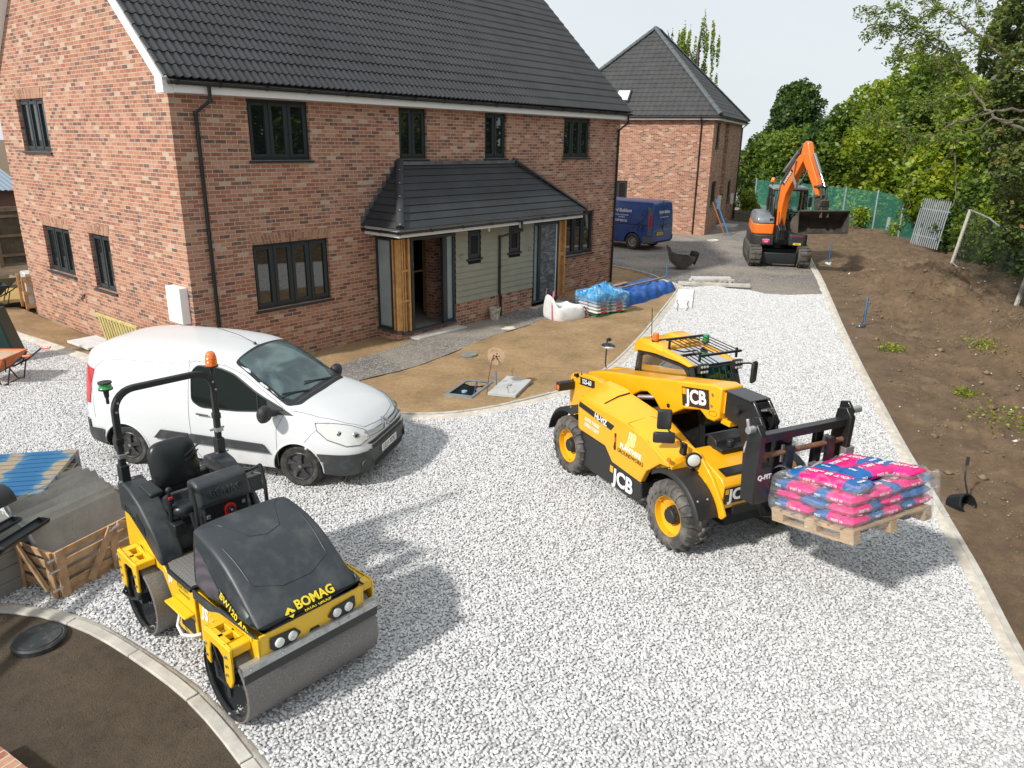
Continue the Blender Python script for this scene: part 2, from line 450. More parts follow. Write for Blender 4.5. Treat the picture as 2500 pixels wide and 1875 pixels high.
BL=smooth_line([(-9.5,-4.6),(-6.5,-5.0),(-5.6,-5.42),(-5.17,-5.76),(-4.93,-6.17),(-4.74,-6.75),(-4.64,-7.47),(-4.59,-8.15),(-4.61,-8.67),(-4.67,-9.21),(-4.8,-10.2),(-5.1,-12)])
sheet('ground',[(-900,-900),(900,-900),(900,900),(-900,900)],M_SOIL,-.34)
ge=[(14.67,-2.56),(15.1,-3.0),(15.71,-3.41),(15.5,-3.9),(15.7,-4.5),(15.45,-5.1),(15.75,-5.7),(16.3,-6.1),(16.75,-6.55)]
i0=int(np.argmin(np.linalg.norm(ISL-np.array([14.6,-2.6]),axis=1)));j0=int(np.argmin(np.linalg.norm(RK-np.array([16.8,-6.53]),axis=1)))
islo=offset_line(ISL,-.02);rki=offset_line(RK,.02)
gp=[tuple(p)for p in islo[:i0][::-1]]+[(-25,11),(-25,-24),(-24,-24)]+[tuple(p)for p in rki[:j0]]+ge[::-1]
grav=sheet('gravel_yard',gp,M_GRAV,0.)
road=sheet('road',[ge[0],(15.0,-2.2),(15.4,-1.6),(16.17,-.55),(16.64,.91),(17,8),(17,40),(70,40),(70,13.5),(38,1.7),(30,-1.2),(23.13,-3.95)]+ge[::-1][:-1],M_SCALP,-.03)
sheet('back_yard',[(-25,11.004),(-1.75,11.0),(-1.8,40),(-40,40)],M_SCALP,-.02)
def kerb(name,L,wd,z0,z1,seg=.9,side=1):
 """edging stones along a line, butted with fine joints"""
 mb=MB();d=np.r_[0,np.cumsum(np.linalg.norm(np.diff(L,axis=0),axis=1))]
 n=int(d[-1]/seg)
 for i in range(n):
  a,b=i*seg+.006,(i+1)*seg-.006;k=4
  ts=np.linspace(a,b,k);P=np.stack([np.interp(ts,d,L[:,0]),np.interp(ts,d,L[:,1])],1)
  dz=random.uniform(-.006,.006)
  mb.bar([(p[0],p[1],(z0+z1)/2+dz)for p in P],wd,z1-z0)
 o=mb.build(name,M_CONC,bevel=.006,seg=1,smooth=0);tag(o,kind='structure');return o
kerb('kerb',ISL,.055,-.25,.05)
kerb('kerb',RK[::-1],.065,-.25,.05,.9)
kerb('kerb',BL,.10,-.2,.045,.9)
def strip(name,L,a,b,z,m,wob=.03,zb=None):
 A=offset_line(L,a);B=offset_line(L,b+0);t=np.arange(len(L))
 wv=(fbm(t*.35,t*0+3,1.,3,5))*wob*2
 B=B+(B-A)/np.linalg.norm(B-A,axis=1)[:,None]*wv[:,None]
 n=len(L);V=np.zeros((3*n,3));V[:n,:2]=A;V[:n,2]=z+.012;V[n:2*n,:2]=(A+B)/2;V[n:2*n,2]=z+.006;V[2*n:,:2]=B;V[2*n:,2]=-.01
 F=[(k*n+i,k*n+i+1,(k+1)*n+i+1,(k+1)*n+i)for k in range(2)for i in range(n-1)]
 o=big_mesh(name,V,np.array(F),m,smooth=True);tag(o,kind='structure');return o
strip('kerb_haunching',ISL[:i0+4],-.03,-.22,.02,M_HAUNCH,.05)
strip('kerb_haunching',RK,.03,.17,.02,M_HAUNCH,.05)
strip('kerb_haunching',BL,.05,.13,.02,M_HAUNCH,.04)
def inside(P,poly):
 x,y=P[:,0],P[:,1];r=np.zeros(len(P),bool);q=np.array(poly);j=len(q)-1
 for i in range(len(q)):
  c=((q[i,1]>y)!=(q[j,1]>y))&(x<(q[j,0]-q[i,0])*(y-q[i,1])/(q[j,1]-q[i,1]+1e-12)+q[i,0]);r^=c;j=i
 return r
def isl_h(x,y):
 dy=np.clip((-y-.4)/3.2,0,1);dx=np.clip((-x-.0)/1.,0,1);dr=np.clip((x-15.0)/1.6,0,1)
 return-.14+.15*np.maximum(np.maximum(dy,dx),dr)
def patch(name,poly,h,m,step=.07,amp=.03,sc=1.6,kind='structure',edge=None):
 """height-field sheet over a polygon whose rim follows the polygon exactly"""
 q=np.array(poly);bm=bmesh.new()
 x0,y0=q.min(0);x1,y1=q.max(0)
 bm.faces.new([bm.verts.new((p[0],p[1],0))for p in poly])
 for ax,a,b in((0,x0,x1),(1,y0,y1)):
  for i in range(1,int((b-a)/step)):
   co=[0,0,0];no=[0,0,0];co[ax]=a+i*step;no[ax]=1
   bmesh.ops.bisect_plane(bm,geom=bm.verts[:]+bm.edges[:]+bm.faces[:],plane_co=co,plane_no=no)
 V=np.array([v.co[:]for v in bm.verts])
 rim=np.array([v.is_boundary for v in bm.verts])
 Z=h(V[:,0],V[:,1])+np.where(rim,0,amp*2*fbm(V[:,0],V[:,1],sc,5,3)+.012*fbm(V[:,0],V[:,1],9,3,4))
 for v,z in zip(bm.verts,Z):v.co.z=z
 bm.normal_update()
 for f in bm.faces:
  if f.normal.z<0:f.normal_flip()
 me=bpy.data.meshes.new(name);bm.to_mesh(me);bm.free();me.materials.append(m);box_uv(me)
 me.polygons.foreach_set('use_smooth',[True]*len(me.polygons))
 o=bpy.data.objects.new(name,me);COL.objects.link(o);tag(o,kind=kind);return o
ii=offset_line(ISL,.02)
k0=int(np.argmin(np.linalg.norm(ISL-np.array([-1.6,9.5]),axis=1)))
gpoly=[tuple(p)for p in ii[k0:]]+[(14.9,8.),(14.9,.05),(-.05,.05),(-.05,9.5)]
patch('garden_soil',gpoly,isl_h,M_SAND,.11,.035)
pth=smooth_line([(-.55,-2.35),(.6,-2.75),(1.8,-2.62),(2.94,-2.74),(4.3,-2.55),(6.08,-2.2),(8.06,-2.13),(9.6,-1.95),(10.8,-1.6),(11.25,-1.1),(11.1,-.6)])
pt2=smooth_line([(9.4,-.45),(6.3,-.5),(4.9,-.78),(4.3,-1.05),(3.2,-1.22),(1.8,-1.45),(.2,-1.55),(-.5,-1.7)])
patch('garden_path',[tuple(p)for p in pth]+[tuple(p)for p in pt2],lambda x,y:isl_h(x,y)+.012,M_SCALP,.12,.03)
bi=offset_line(BL,-.045)
patch('garden_bed',[tuple(p)for p in bi]+[(-14,-12),(-14,-4.4),(-9.5,-4.58)],lambda x,y:.0*x+.025,M_DARK,.1,.03)
E1=np.array([.926,.378]);
def gauss(x,y,cx,cy,sx,sy,a,h):
 c,s=math.cos(a),math.sin(a);u=(x-cx)*c+(y-cy)*s;v=-(x-cx)*s+(y-cy)*c
 return h*np.exp(-(u/sx)**2-(v/sy)**2)
def rough_h(x,y):
 d=-((x-.34)*(-.378)+(y+13.36)*.926)
 h=gauss(x,y,18.6,-8.8,1.9,1.2,.4,1.0)+gauss(x,y,16.6,-9.6,1.3,1.0,0,.35)+gauss(x,y,12.6,-12.0,1.6,.8,.3,.65)+gauss(x,y,9.6,-13.4,1.2,.8,0,.45)-gauss(x,y,10.6,-12.7,.5,.35,.4,.4)
 h=h+gauss(x,y,14.5,-11.9,2.5,.9,.4,.3)+gauss(x,y,22,-11.5,5,2.,.4,.35)
 n=fbm(x,y,.7,6,11)*.30+fbm(x,y,2.6,4,12)*.17+fbm(x,y,8,3,13)*.15+.10*np.maximum(0,fbm(x,y,5.5,3,14))
 f=np.clip((d-.05)/1.1,0,1)
 return .03+f*(h+n*(1+2.2*np.clip(h,0,.6)))
ny,nx=210,760
S,T=np.meshgrid(-9+71*np.linspace(0,1,nx)**1.5,np.linspace(0,1,ny)**1.6*22)
RKo=offset_line(RK,-.03)
dk=DKL=np.r_[0,np.cumsum(np.linalg.norm(np.diff(RKo,axis=0),axis=1))];off0=9+2.0
bx=np.where(S+9.9<=dk[-1],np.interp(S+9.9,dk,RKo[:,0]),RKo[-1,0]+(S+9.9-dk[-1])*.94)
by=np.where(S+9.9<=dk[-1],np.interp(S+9.9,dk,RKo[:,1]),RKo[-1,1]+(S+9.9-dk[-1])*.34)
X=bx+T*.378;Y=by-T*.926;Z=rough_h(X,Y)
Z[0,:]=.02
V=np.stack([X.ravel(),Y.ravel(),Z.ravel()],1)
idx=np.arange(nx*ny).reshape(ny,nx)
F=np.stack([idx[:-1,:-1].ravel(),idx[1:,:-1].ravel(),idx[1:,1:].ravel(),idx[:-1,1:].ravel()],1)
tag(big_mesh('rough_ground',V,F,M_SOIL,smooth=True),kind='structure')
def stone_nodes(surf,density,dmin,smin,smax,m,name,seed=1,nvar=5,flat=.55):
 ng=bpy.data.node_groups.new(name,'GeometryNodeTree')
 ng.interface.new_socket('Geometry',in_out='INPUT',socket_type='NodeSocketGeometry');ng.interface.new_socket('Geometry',in_out='OUTPUT',socket_type='NodeSocketGeometry')
 gi=ng.nodes.new('NodeGroupInput');go=ng.nodes.new('NodeGroupOutput')
 ds=ng.nodes.new('GeometryNodeDistributePointsOnFaces');ds.distribute_method='POISSON'
 ds.inputs['Distance Min'].default_value=dmin;ds.inputs['Density Max'].default_value=density;ds.inputs['Seed'].default_value=seed
 ng.links.new(gi.outputs[0],ds.inputs['Mesh'])
 jn=ng.nodes.new('GeometryNodeGeometryToInstance')
 for i in range(nvar):
  ic=ng.nodes.new('GeometryNodeMeshIcoSphere');ic.inputs['Subdivisions'].default_value=2;ic.inputs['Radius'].default_value=1.
  sp=ng.nodes.new('GeometryNodeSetPosition');no=ng.nodes.new('ShaderNodeTexNoise');no.noise_dimensions='4D'
  no.inputs['W'].default_value=i*7.3;no.inputs['Scale'].default_value=.9;no.inputs['Detail'].default_value=1.
  po=ng.nodes.new('GeometryNodeInputPosition');sb=ng.nodes.new('ShaderNodeVectorMath');sb.operation='SUBTRACT';sb.inputs[1].default_value=(.5,.5,.5)
  sc=ng.nodes.new('ShaderNodeVectorMath');sc.operation='SCALE';sc.inputs['Scale'].default_value=1.7
  ng.links.new(po.outputs[0],no.inputs['Vector']);ng.links.new(no.outputs['Color'],sb.inputs[0]);ng.links.new(sb.outputs[0],sc.inputs[0])
  ng.links.new(ic.outputs[0],sp.inputs['Geometry']);ng.links.new(sc.outputs[0],sp.inputs['Offset'])
  ng.links.new(sp.outputs[0],jn.inputs[0])
 ip=ng.nodes.new('GeometryNodeInstanceOnPoints');ip.inputs['Pick Instance'].default_value=True
 ng.links.new(ds.outputs['Points'],ip.inputs['Points']);ng.links.new(jn.outputs[0],ip.inputs['Instance'])
 rr=ng.nodes.new('FunctionNodeRandomValue');rr.data_type='FLOAT_VECTOR';rr.inputs[0].default_value=(-.35,-.35,0);rr.inputs[1].default_value=(.35,.35,6.28)
 er=ng.nodes.new('FunctionNodeEulerToRotation')if hasattr(bpy.types,'FunctionNodeEulerToRotation')else None
 if er:ng.links.new(rr.outputs[0],er.inputs[0]);ng.links.new(er.outputs[0],ip.inputs['Rotation'])
 else:ng.links.new(rr.outputs[0],ip.inputs['Rotation'])
 rs=ng.nodes.new('FunctionNodeRandomValue');rs.data_type='FLOAT_VECTOR';rs.inputs[0].default_value=(smin,smin*.8,smin*flat*.8);rs.inputs[1].default_value=(smax,smax*.85,smax*flat)
 rs.inputs['Seed'].default_value=5
 ng.links.new(rs.outputs[0],ip.inputs['Scale'])
 sm=ng.nodes.new('GeometryNodeSetMaterial');sm.inputs['Material'].default_value=m
 ng.links.new(ip.outputs[0],sm.inputs['Geometry']);ng.links.new(sm.outputs[0],go.inputs[0])
 md=surf.modifiers.new('stones','NODES');md.node_group=ng
nearp=[p for p in gp if p[0]>-24 and p[1]>-20]
clip=[(-6.9,-11.5),(-3.5,-15.1),(.34,-13.34)]
poly=[(-5.2,-12.),(-4.9,-15.3)]+[tuple(p)for p in offset_line(RK,.14)if-4.6<p[0]<16.6]+ge[::-1]+[tuple(p)for p in offset_line(ISL,-.2)[::-1]if p[0]<14.3 and p[1]<8.]
poly+=[(-4.5,7.9),(-6.8,-2.),(-7.4,-4.95)]+[tuple(p)for p in offset_line(BL,.12)if-7.2<p[0]]
if not globals().get('QUICK'):
 st=sheet('loose_gravel',poly,M_GRAV,.014,kind='stuff')
 tag(st,'white crushed limestone gravel spread loose over the yard','gravel')
 stone_nodes(st,3000,.0185,.0125,.0205,M_STONE,'stone_scatter')
def m_brick(name,stops,mortar=(.50,.43,.34),sw=False,w=.225,h=.075,patchy=.62,seed=0.):
 m,nt,b=_new(name);uv=uvco(nt)
 if sw:uv=mapv(nt,uv,rot=(0,0,pi/2))
 uv=mapv(nt,uv,loc=(seed,seed*.5,0))
 br=N(nt,'ShaderNodeTexBrick',offset=.5,i_Scale=1.)
 for k,v in(('Color1',(0,0,0,1)),('Color2',(1,1,1,1)),('Mortar',(.5,.5,.5,1)),('Mortar Size',.0065),('Mortar Smooth',.25),('Bias',0),('Brick Width',w),('Row Height',h)):br.inputs[k].default_value=v
 nt.links.new(uv,br.inputs['Vector'])
 bc=ramp(nt,br.outputs['Color'],stops,'CONSTANT')
 f1=noise(nt,14,5,uv,.7);big=noise(nt,1.1,4,uv,.6)
 blo=N(nt,'ShaderNodeMath',operation='MULTIPLY');nt.links.new(ramp(nt,f1,[(.46,(0,0,0)),(.72,(1,1,1))]),blo.inputs[0]);nt.links.new(ramp(nt,big,[(.35,(.15,.15,.15)),(.7,(1,1,1))]),blo.inputs[1])
 q=N(nt,'ShaderNodeMath',operation='MULTIPLY');nt.links.new(blo.outputs[0],q.inputs[0]);q.inputs[1].default_value=patchy
 bc=mixc(nt,q.outputs[0],bc,(.60,.47,.37))
 bc=mixc(nt,ramp(nt,noise(nt,60,3,uv),[(.3,(.25,.25,.25)),(.6,(0,0,0))]),bc,(.13,.07,.05))
 c=mixc(nt,br.outputs['Fac'],bc,mortar)
 nt.links.new(c,b.inputs['Base Color']);b.inputs['Roughness'].default_value=.9
 hh=N(nt,'ShaderNodeMath',operation='MULTIPLY_ADD');nt.links.new(f1,hh.inputs[0]);hh.inputs[1].default_value=.4
 iv=N(nt,'ShaderNodeMath',operation='SUBTRACT');iv.inputs[0].default_value=1;nt.links.new(br.outputs['Fac'],iv.inputs[1]);nt.links.new(iv.outputs[0],hh.inputs[2])
 bump(nt,b,hh.outputs[0],.5,.008)
 return m
BST=[(0,(.145,.072,.058)),(.09,(.24,.095,.062)),(.24,(.36,.145,.085)),(.42,(.42,.185,.112)),(.60,(.46,.235,.150)),(.78,(.32,.118,.070)),(.95,(.50,.36,.26))]
M_BRICK=m_brick('red_multi_brick',BST)
M_BRICK2=m_brick('red_multi_brick_far',BST,seed=3.1)
M_SOLD=m_brick('arch_brick',[(0,(.28,.13,.085)),(.3,(.36,.18,.11)),(.6,(.42,.23,.14)),(.85,(.20,.10,.07))],sw=True,mortar=(.42,.30,.21),patchy=.2)
M_TILE=mat('charcoal_concrete_tile',(.030,.032,.037),.72,var=.22,vscale=1.5,bmp=.3,bscale=180)
M_TILE2=mat('grey_concrete_tile',(.048,.048,.050),.72,var=.2,vscale=2.,bmp=.3,bscale=120)
M_SLATE=mat('dark_flat_tile',(.026,.029,.033),.62,var=.3,vscale=1.2,bmp=.25,bscale=200)
M_PVCW=mat('white_pvc',(.80,.80,.79),.35)
M_ANTH=mat('anthracite_pvc',(.022,.030,.036),.38)
M_BLK=mat('black_pvc',(.012,.016,.018),.35)
def m_glass(name,col=(.012,.016,.016),ior=1.9,rough=.015):
 m,nt,b=_new(name);b.inputs['Base Color'].default_value=(*col,1);b.inputs['Roughness'].default_value=rough;b.inputs['IOR'].default_value=ior
 return m
M_WGL=m_glass('window_glass',(.010,.014,.013),1.95)
M_FROST=mat('frosted_glass',(.27,.33,.34),.35,var=.12,vscale=2)
M_TIMB=mat('new_pine',(.56,.30,.105),.7,var=.22,vscale=7,bmp=.2,bscale=40)
M_CLAD=mat('sage_cladding',(.30,.30,.235),.75,var=.06,vscale=3,bmp=.2,bscale=150)
M_LEAD=mat('lead_flashing',(.13,.135,.14),.5,.3,var=.3,vscale=4)
M_INT=mat('bare_plaster',(.16,.14,.12),.9,var=.2)
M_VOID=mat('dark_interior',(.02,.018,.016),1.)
class Fr:
 """wall frame: u along the wall, n outwards, z up"""
 def __init__(s,o,u,n):s.o,s.u,s.n=Vector(o),Vector(u),Vector(n)
 def p(s,u,n,z):return s.o+s.u*u+s.n*n+Vector((0,0,z))
 def bb(s,mb,a,b,mi=0):
  vs=[s.p(x,y,z)for z in(a[2],b[2])for y in(a[1],b[1])for x in(a[0],b[0])]
  mb.add(vs,[(0,2,3,1),(4,5,7,6),(0,1,5,4),(2,6,7,3),(0,4,6,2),(1,3,7,5)],mi)
def wall(name,fr,poly_top,u0,u1,z0,openings,mt,parent,reveal=.11,back=.3):
 """wall sheet with openings and reveals; poly_top(u) gives the wall's top"""
 us=sorted(set([u0,u1]+[v for o in openings for v in o[:2]]+[u0+(u1-u0)*i/16 for i in range(17)]));mb=MB()
 for a,b in zip(us[:-1],us[1:]):
  m=(a+b)/2;cuts=sorted([(o[2],o[3])for o in openings if o[0]<m<o[1]]);z=z0
  for lo,hi in cuts+[(None,None)]:
   if lo is None:
    ta,tb=poly_top(a),poly_top(b)
    if min(ta,tb)>z+1e-4:mb.add([fr.p(a,0,z),fr.p(b,0,z),fr.p(b,0,tb),fr.p(a,0,ta)],[(0,1,2,3)])
   else:
    if lo>z+1e-4:mb.add([fr.p(a,0,z),fr.p(b,0,z),fr.p(b,0,lo),fr.p(a,0,lo)],[(0,1,2,3)])
    z=hi
 for(a,b,lo,hi)in[o[:4]for o in openings]:
  for q in([(a,lo),(b,lo)],[(b,lo),(b,hi)],[(b,hi),(a,hi)],[(a,hi),(a,lo)]):
   mb.add([fr.p(q[0][0],0,q[0][1]),fr.p(q[1][0],0,q[1][1]),fr.p(q[1][0],-reveal-.2,q[1][1]),fr.p(q[0][0],-reveal-.2,q[0][1])],[(0,1,2,3)])
 return mb.build(name,mt,parent,smooth=0,fix=False)
def window(fr,u0,u1,z0,z1,n,parent,inset=.07,sill=True,sash=True,glass=None,gaps=None):
 mb=MB();f=.05;d=.07;y1=-inset;y0=y1-d
 for a,b in(((u0,y0,z0),(u0+f,y1,z1)),((u1-f,y0,z0),(u1,y1,z1)),((u0+f,y0,z1-f),(u1-f,y1,z1)),((u0+f,y0,z0),(u1-f,y1,z0+f))):fr.bb(mb,a,b)
 w=(u1-u0-2*f)/n;panes=[]
 for i in range(n):
  a,b=u0+f+i*w,u0+f+(i+1)*w
  if i:fr.bb(mb,(a-.022,y0,z0+f),(a+.022,y1-.002,z1-f))
  g=.065;aa,b2=a+(.022 if i else 0),b-(.022 if i<n-1 else 0)
  for p,q in(((aa,y0,z0+f),(aa+g,y1+.014,z1-f)),((b2-g,y0,z0+f),(b2,y1+.014,z1-f)),((aa+g,y0,z1-f-g),(b2-g,y1+.014,z1-f)),((aa+g,y0,z0+f),(b2-g,y1+.014,z0+f+g))):fr.bb(mb,p,q)
  panes.append((aa+g,b2-g))
 o=mb.build('window',M_ANTH,parent,bevel=.004,seg=1,smooth=0)
 for a,b in panes:
  pm=MB();t=random.uniform(-.003,.003)
  pm.add([fr.p(a,y1-.02,z0+.11),fr.p(b,y1-.02+t,z0+.11),fr.p(b,y1-.02+t,z1-.11),fr.p(a,y1-.02,z1-.11)],[(0,1,2,3)])
  pm.build('pane',glass or M_WGL,o,smooth=0,fix=False)
 if sill:
  sm=MB();fr.bb(sm,(u0-.05,-inset-.02,z0-.045),(u1+.05,.05,z0-.003));sm.build('sill',M_ANTH,o,bevel=.006,seg=1,smooth=0)
 return o
def arch(fr,u0,u1,z,parent,h=.215,splay=.09):
 mb=MB();n=12;vs=[]
 for i in range(n+1):
  t=i/n;cam_=.02*math.sin(pi*t)*0
  vs+=[fr.p(u0+(u1-u0)*t,.003,z),fr.p(u0-splay+(u1-u0+2*splay)*t,.003,z+h)]
 mb.add(vs,[(2*i,2*i+2,2*i+3,2*i+1)for i in range(n)])
 o=mb.build('brick_arch',M_SOLD,parent,smooth=0,fix=False)
 uv=o.data.uv_layers[0].data
 for p in o.data.polygons:
  for li in p.loop_indices:
   vi=o.data.loops[li].vertex_index;uv[li].uv=(fr.u.dot(fr.p(0,0,0))+(u0+(u1-u0)*(vi//2)/n),z+h*(vi%2))
 return o
def gutter(name,p0,p1,out,parent,r=.058,m=None):
 """half-round gutter from p0 to p1, out = horizontal outward direction"""
 p0,p1,out=Vector(p0),Vector(p1),Vector(out).normalized();mb=MB();rings=[]
 for p in(p0,p1):
  g=[]
  for rr,rng in((r,range(0,11)),(r-.006,range(10,-1,-1))):
   for i in rng:
    t=pi+pi*i/10;g.append(p+out*(rr*math.cos(t)+r)+Vector((0,0,rr*math.sin(t)+r)))
  rings.append(g)
 mb.loft(rings)
 L=(p1-p0).length;d=(p1-p0)/L;k=max(2,int(L/.9))
 for i in range(k+1):
  q=p0+d*(L*min(max(i/k,.01),.99));rg=[]
  for dd in(-.018,.018):
   rg.append([q+d*dd+out*((r+.008)*math.cos(pi+pi*j/8)+r)+Vector((0,0,(r+.008)*math.sin(pi+pi*j/8)+r))for j in range(9)]+[q+d*dd+out*(2*r+.008)+Vector((0,0,r+.01)),q+d*dd+out*(-.008)+Vector((0,0,r+.01))])
  mb.loft(rg)
 for q in(p0,p1):
  mb.add([q+out*(r*math.cos(pi+pi*j/8)+r)+Vector((0,0,r*math.sin(pi+pi*j/8)+r))for j in range(9)],[tuple(range(9))])
 return mb.build(name,m or M_BLK,parent,smooth=40)
def downpipe(pts,parent,r=.034,clips=()):
 mb=MB();mb.tube(pts,r,10)
 for p in pts[1:-1]:mb.cyl(Vector(p)-Vector((0,0,.035)),Vector(p)+Vector((0,0,.035)),r*1.22,n=10)
 for z in clips:
  for a,b in zip(pts[:-1],pts[1:]):
   if min(a[2],b[2])<z<max(a[2],b[2]):
    t=(z-a[2])/(b[2]-a[2]);q=Vector(a).lerp(Vector(b),t);mb.cyl(q-Vector((0,0,.03)),q+Vector((0,0,.03)),r*1.25,n=10)
 return mb.build('downpipe',M_BLK,parent,smooth=45)
def tiled(name,P0,U,V,lu,lv,mt,parent,gauge=.3,pitch=.15,amp=.017,flat=False,clipu=None,thick=.022,joints=0):
 """courses of tiles on a slope. P0 eaves corner, U along the eaves, V up the slope; clipu(v)->(u0,u1)"""
 P0,U,V=Vector(P0),Vector(U).normalized(),Vector(V).normalized();W=U.cross(V).normalized()
 if W.z<0:W=-W
 nr=max(1,round(lv/gauge));g=lv/nr;verts=[];faces=[]
 for r in range(nr):
  v0,v1=r*g,(r+1)*g+.0
  a0,a1=clipu(v0)if clipu else(0,lu);b0,b1=clipu(v1)if clipu else(0,lu)
  if a1-a0<.02:continue
  n=max(2,int((a1-a0)/(pitch/6 if not flat else .33)));k=len(verts)
  sh=(r%2)*pitch*0;jit=random.uniform(-.003,.003)
  for lev,(vv,hh)in enumerate(((v0-.006,-.004),(v0-.006,thick+jit),(v1,.002))):
   for i in range(n+1):
    t=i/n;lo,hi=(a0,a1)if lev<2 else(b0,b1)
    u=a0+(a1-a0)*t;u=min(max(u,lo),hi)
    ph=(u/pitch)%1.
    wv=0 if flat else amp*(math.sin(pi*min(ph/.55,1.))**1.2 if ph<.55 else 0.)
    verts.append(P0+U*u+V*vv+W*(hh+wv))
  for lev in(0,1):
   for i in range(n):q=k+lev*(n+1)+i;faces.append((q,q+1,q+n+2,q+n+1))
 me=bpy.data.meshes.new(name);me.from_pydata([tuple(v)for v in verts],[],faces);me.materials.append(mt);me.update();box_uv(me)
 me.polygons.foreach_set('use_smooth',[True]*len(me.polygons));me.set_sharp_from_angle(angle=R(50))
 o=bpy.data.objects.new(name,me);COL.objects.link(o)
 if parent:o.parent=parent
 return o
def ridge(name,p0,p1,parent,mt,r=.11,seg=.45,clips=False):
 p0,p1=Vector(p0),Vector(p1);L=(p1-p0).length;d=(p1-p0)/L;sd=d.cross(Vector((0,0,1))).normalized();u=sd.cross(d);mb=MB();n=max(1,round(L/seg))
 for i in range(n):
  a,b=p0+d*(L*i/n),p0+d*(L*(i+1)/n-.006);rg=[]
  for q,rr in((a,r*1.06),(a+d*.05,r*1.06),(a+d*.052,r),(b,r*.99)):
   rg.append([q+sd*(rr*math.cos(t*pi/8))+u*(rr*.8*math.sin(t*pi/8))for t in range(9)]+[q+sd*(-(rr-.02))-u*.01,q+sd*(rr-.02)-u*.01])
  mb.loft(rg)
  if clips:mb.box(tuple(a+d*.03+u*(r*.9)),(.02,.02,.01),mi=1)
 return mb.build(name,[mt,M_PVCW],parent,smooth=40)
L_,W_,ZE,ZB=14.77,8.38,5.05,-.14
SL=.97
house=empty('brick_house',(0,0,ZB),label='large two-storey red brick house with dark tiled roof and hipped porch',cat='house')
house.location=(0,0,0)
FR=Fr((0,0,0),(1,0,0),(0,-1,0));GA=Fr((0,0,0),(0,1,0),(-1,0,0));GR=Fr((L_,0,0),(0,1,0),(1,0,0));BK=Fr((0,W_,0),(1,0,0),(0,1,0))
S1=3.90
fo=[(1.34,3.17,.98,2.30),(1.50,2.88,S1,5.02),(5.30,6.19,S1,5.02),(8.24,9.12,S1,5.02),(11.70,13.08,S1,5.02),(11.95,13.50,.98,2.30),(4.95,6.33,-.02,2.2),(9.45,10.62,-.02,2.2)]
wall('front_wall',FR,lambda u:ZE+.2,0,L_,ZB-.2,fo,M_BRICK,house)
gt=lambda u:ZE+.25+min(u,W_-u)*SL
go_=[(5.52,7.12,3.95,5.08),(5.33,6.87,1.19,2.27),(3.26,4.26,1.08,2.30)]
wall('gable_wall',GA,gt,0,W_,ZB-.2,go_,M_BRICK,house)
wall('gable_wall',GR,gt,0,W_,ZB-.2,[],M_BRICK,house)
wall('back_wall',BK,lambda u:ZE+.2,0,L_,ZB-.2,[],M_BRICK,house)
window(FR,*fo[0],4,house);window(FR,*fo[1],3,house);window(FR,*fo[2],2,house);window(FR,*fo[3],2,house);window(FR,*fo[4],3,house);window(FR,*fo[5],3,house)
window(GA,*go_[0],3,house);window(GA,*go_[1],3,house);window(GA,*go_[2],2,house)
arch(FR,fo[0][0],fo[0][1],2.30,house);arch(FR,fo[5][0],fo[5][1],2.30,house)
for q in go_:arch(GA,q[0],q[1],q[3],house)
for q in go_:
 for k in(0,1):
  a=q[0]+(q[1]-q[0])*(.08+.45*k);mb=MB();GA.bb(mb,(a,-.075,q[3]-.04),(a+(q[1]-q[0])*.38,-.045,q[3]-.015));mb.build('vent',M_BLK,house,smooth=0)
EY,EZ=-.34,5.27
sl=math.sqrt(1+SL*SL);run=W_/2-EY;lv=run*sl;RZ=EZ+run*SL
tiled('roof_tiles',(-.22,EY,EZ),(1,0,0),(0,1,SL),L_+.37,lv,M_TILE,house,.305,.15,.034)
bk=MB();bk.add([(-.13,W_/2,RZ),(L_+.15,W_/2,RZ),(L_+.15,W_-EY,EZ),(-.13,W_-EY,EZ)],[(0,1,2,3)]);bk.build('roof_back',M_TILE,house,smooth=0)
und=MB()
for xx in(-.12,L_+.14):
 pass
und.add([(-.12,EY+.02,EZ-.03),(L_+.14,EY+.02,EZ-.03),(L_+.14,W_/2,RZ-.03),(-.12,W_/2,RZ-.03)],[(0,1,2,3)]);und.build('roof_underlay',M_VOID,house,smooth=0,fix=False)
ridge('ridge_tiles',(-.13,W_/2,RZ+.02),(L_+.15,W_/2,RZ+.02),house,M_TILE)
def barge(x0,x1,nm='bargeboard'):
 mb=MB();t=.21
 for sgn in(1,-1):
  Y=lambda y:y if sgn>0 else W_-y
  prof=[(EY+.10,EZ-.005),(W_/2,RZ-.08),(W_/2,RZ-.08-t*1.25),(.02,EZ+.36*SL-.08-t*1.25),(.02,ZE-.03),(EY+.10,ZE-.03)]
  mb.prism([(Y(y),z)for y,z in prof],'x',x0,x1)
 return mb.build(nm,M_PVCW,house,bevel=.004,seg=1,smooth=0)
barge(-.19,-.003);barge(L_+.003,L_+.12)
fa=MB();fa.bb((-.0,EY+.08,ZE-.015),(L_+.0,EY+.11,EZ-.02));fa.build('fascia',M_PVCW,house,bevel=.003,seg=1,smooth=0)
so=MB();so.bb((0,EY+.11,ZE-.012),(L_,.0,ZE+.004));so.build('soffit',M_PVCW,house,smooth=0)
gutter('gutter',(-.12,EY+.08,EZ-.115),(L_+.13,EY+.08,EZ-.115),(0,-1,0),house)
yp=EY+.02
downpipe([(.60,yp,EZ-.08),(.60,yp,4.93),(.45,-.045,4.72),(.45,-.045,.3),(.45,-.045,ZB)],house,clips=(4.3,2.6,.9))
downpipe([(L_-.05,yp,EZ-.08),(L_-.05,yp,4.95),(L_-.12,-.045,4.72),(L_-.12,-.045,ZB)],house,clips=(4.3,2.6,.9))
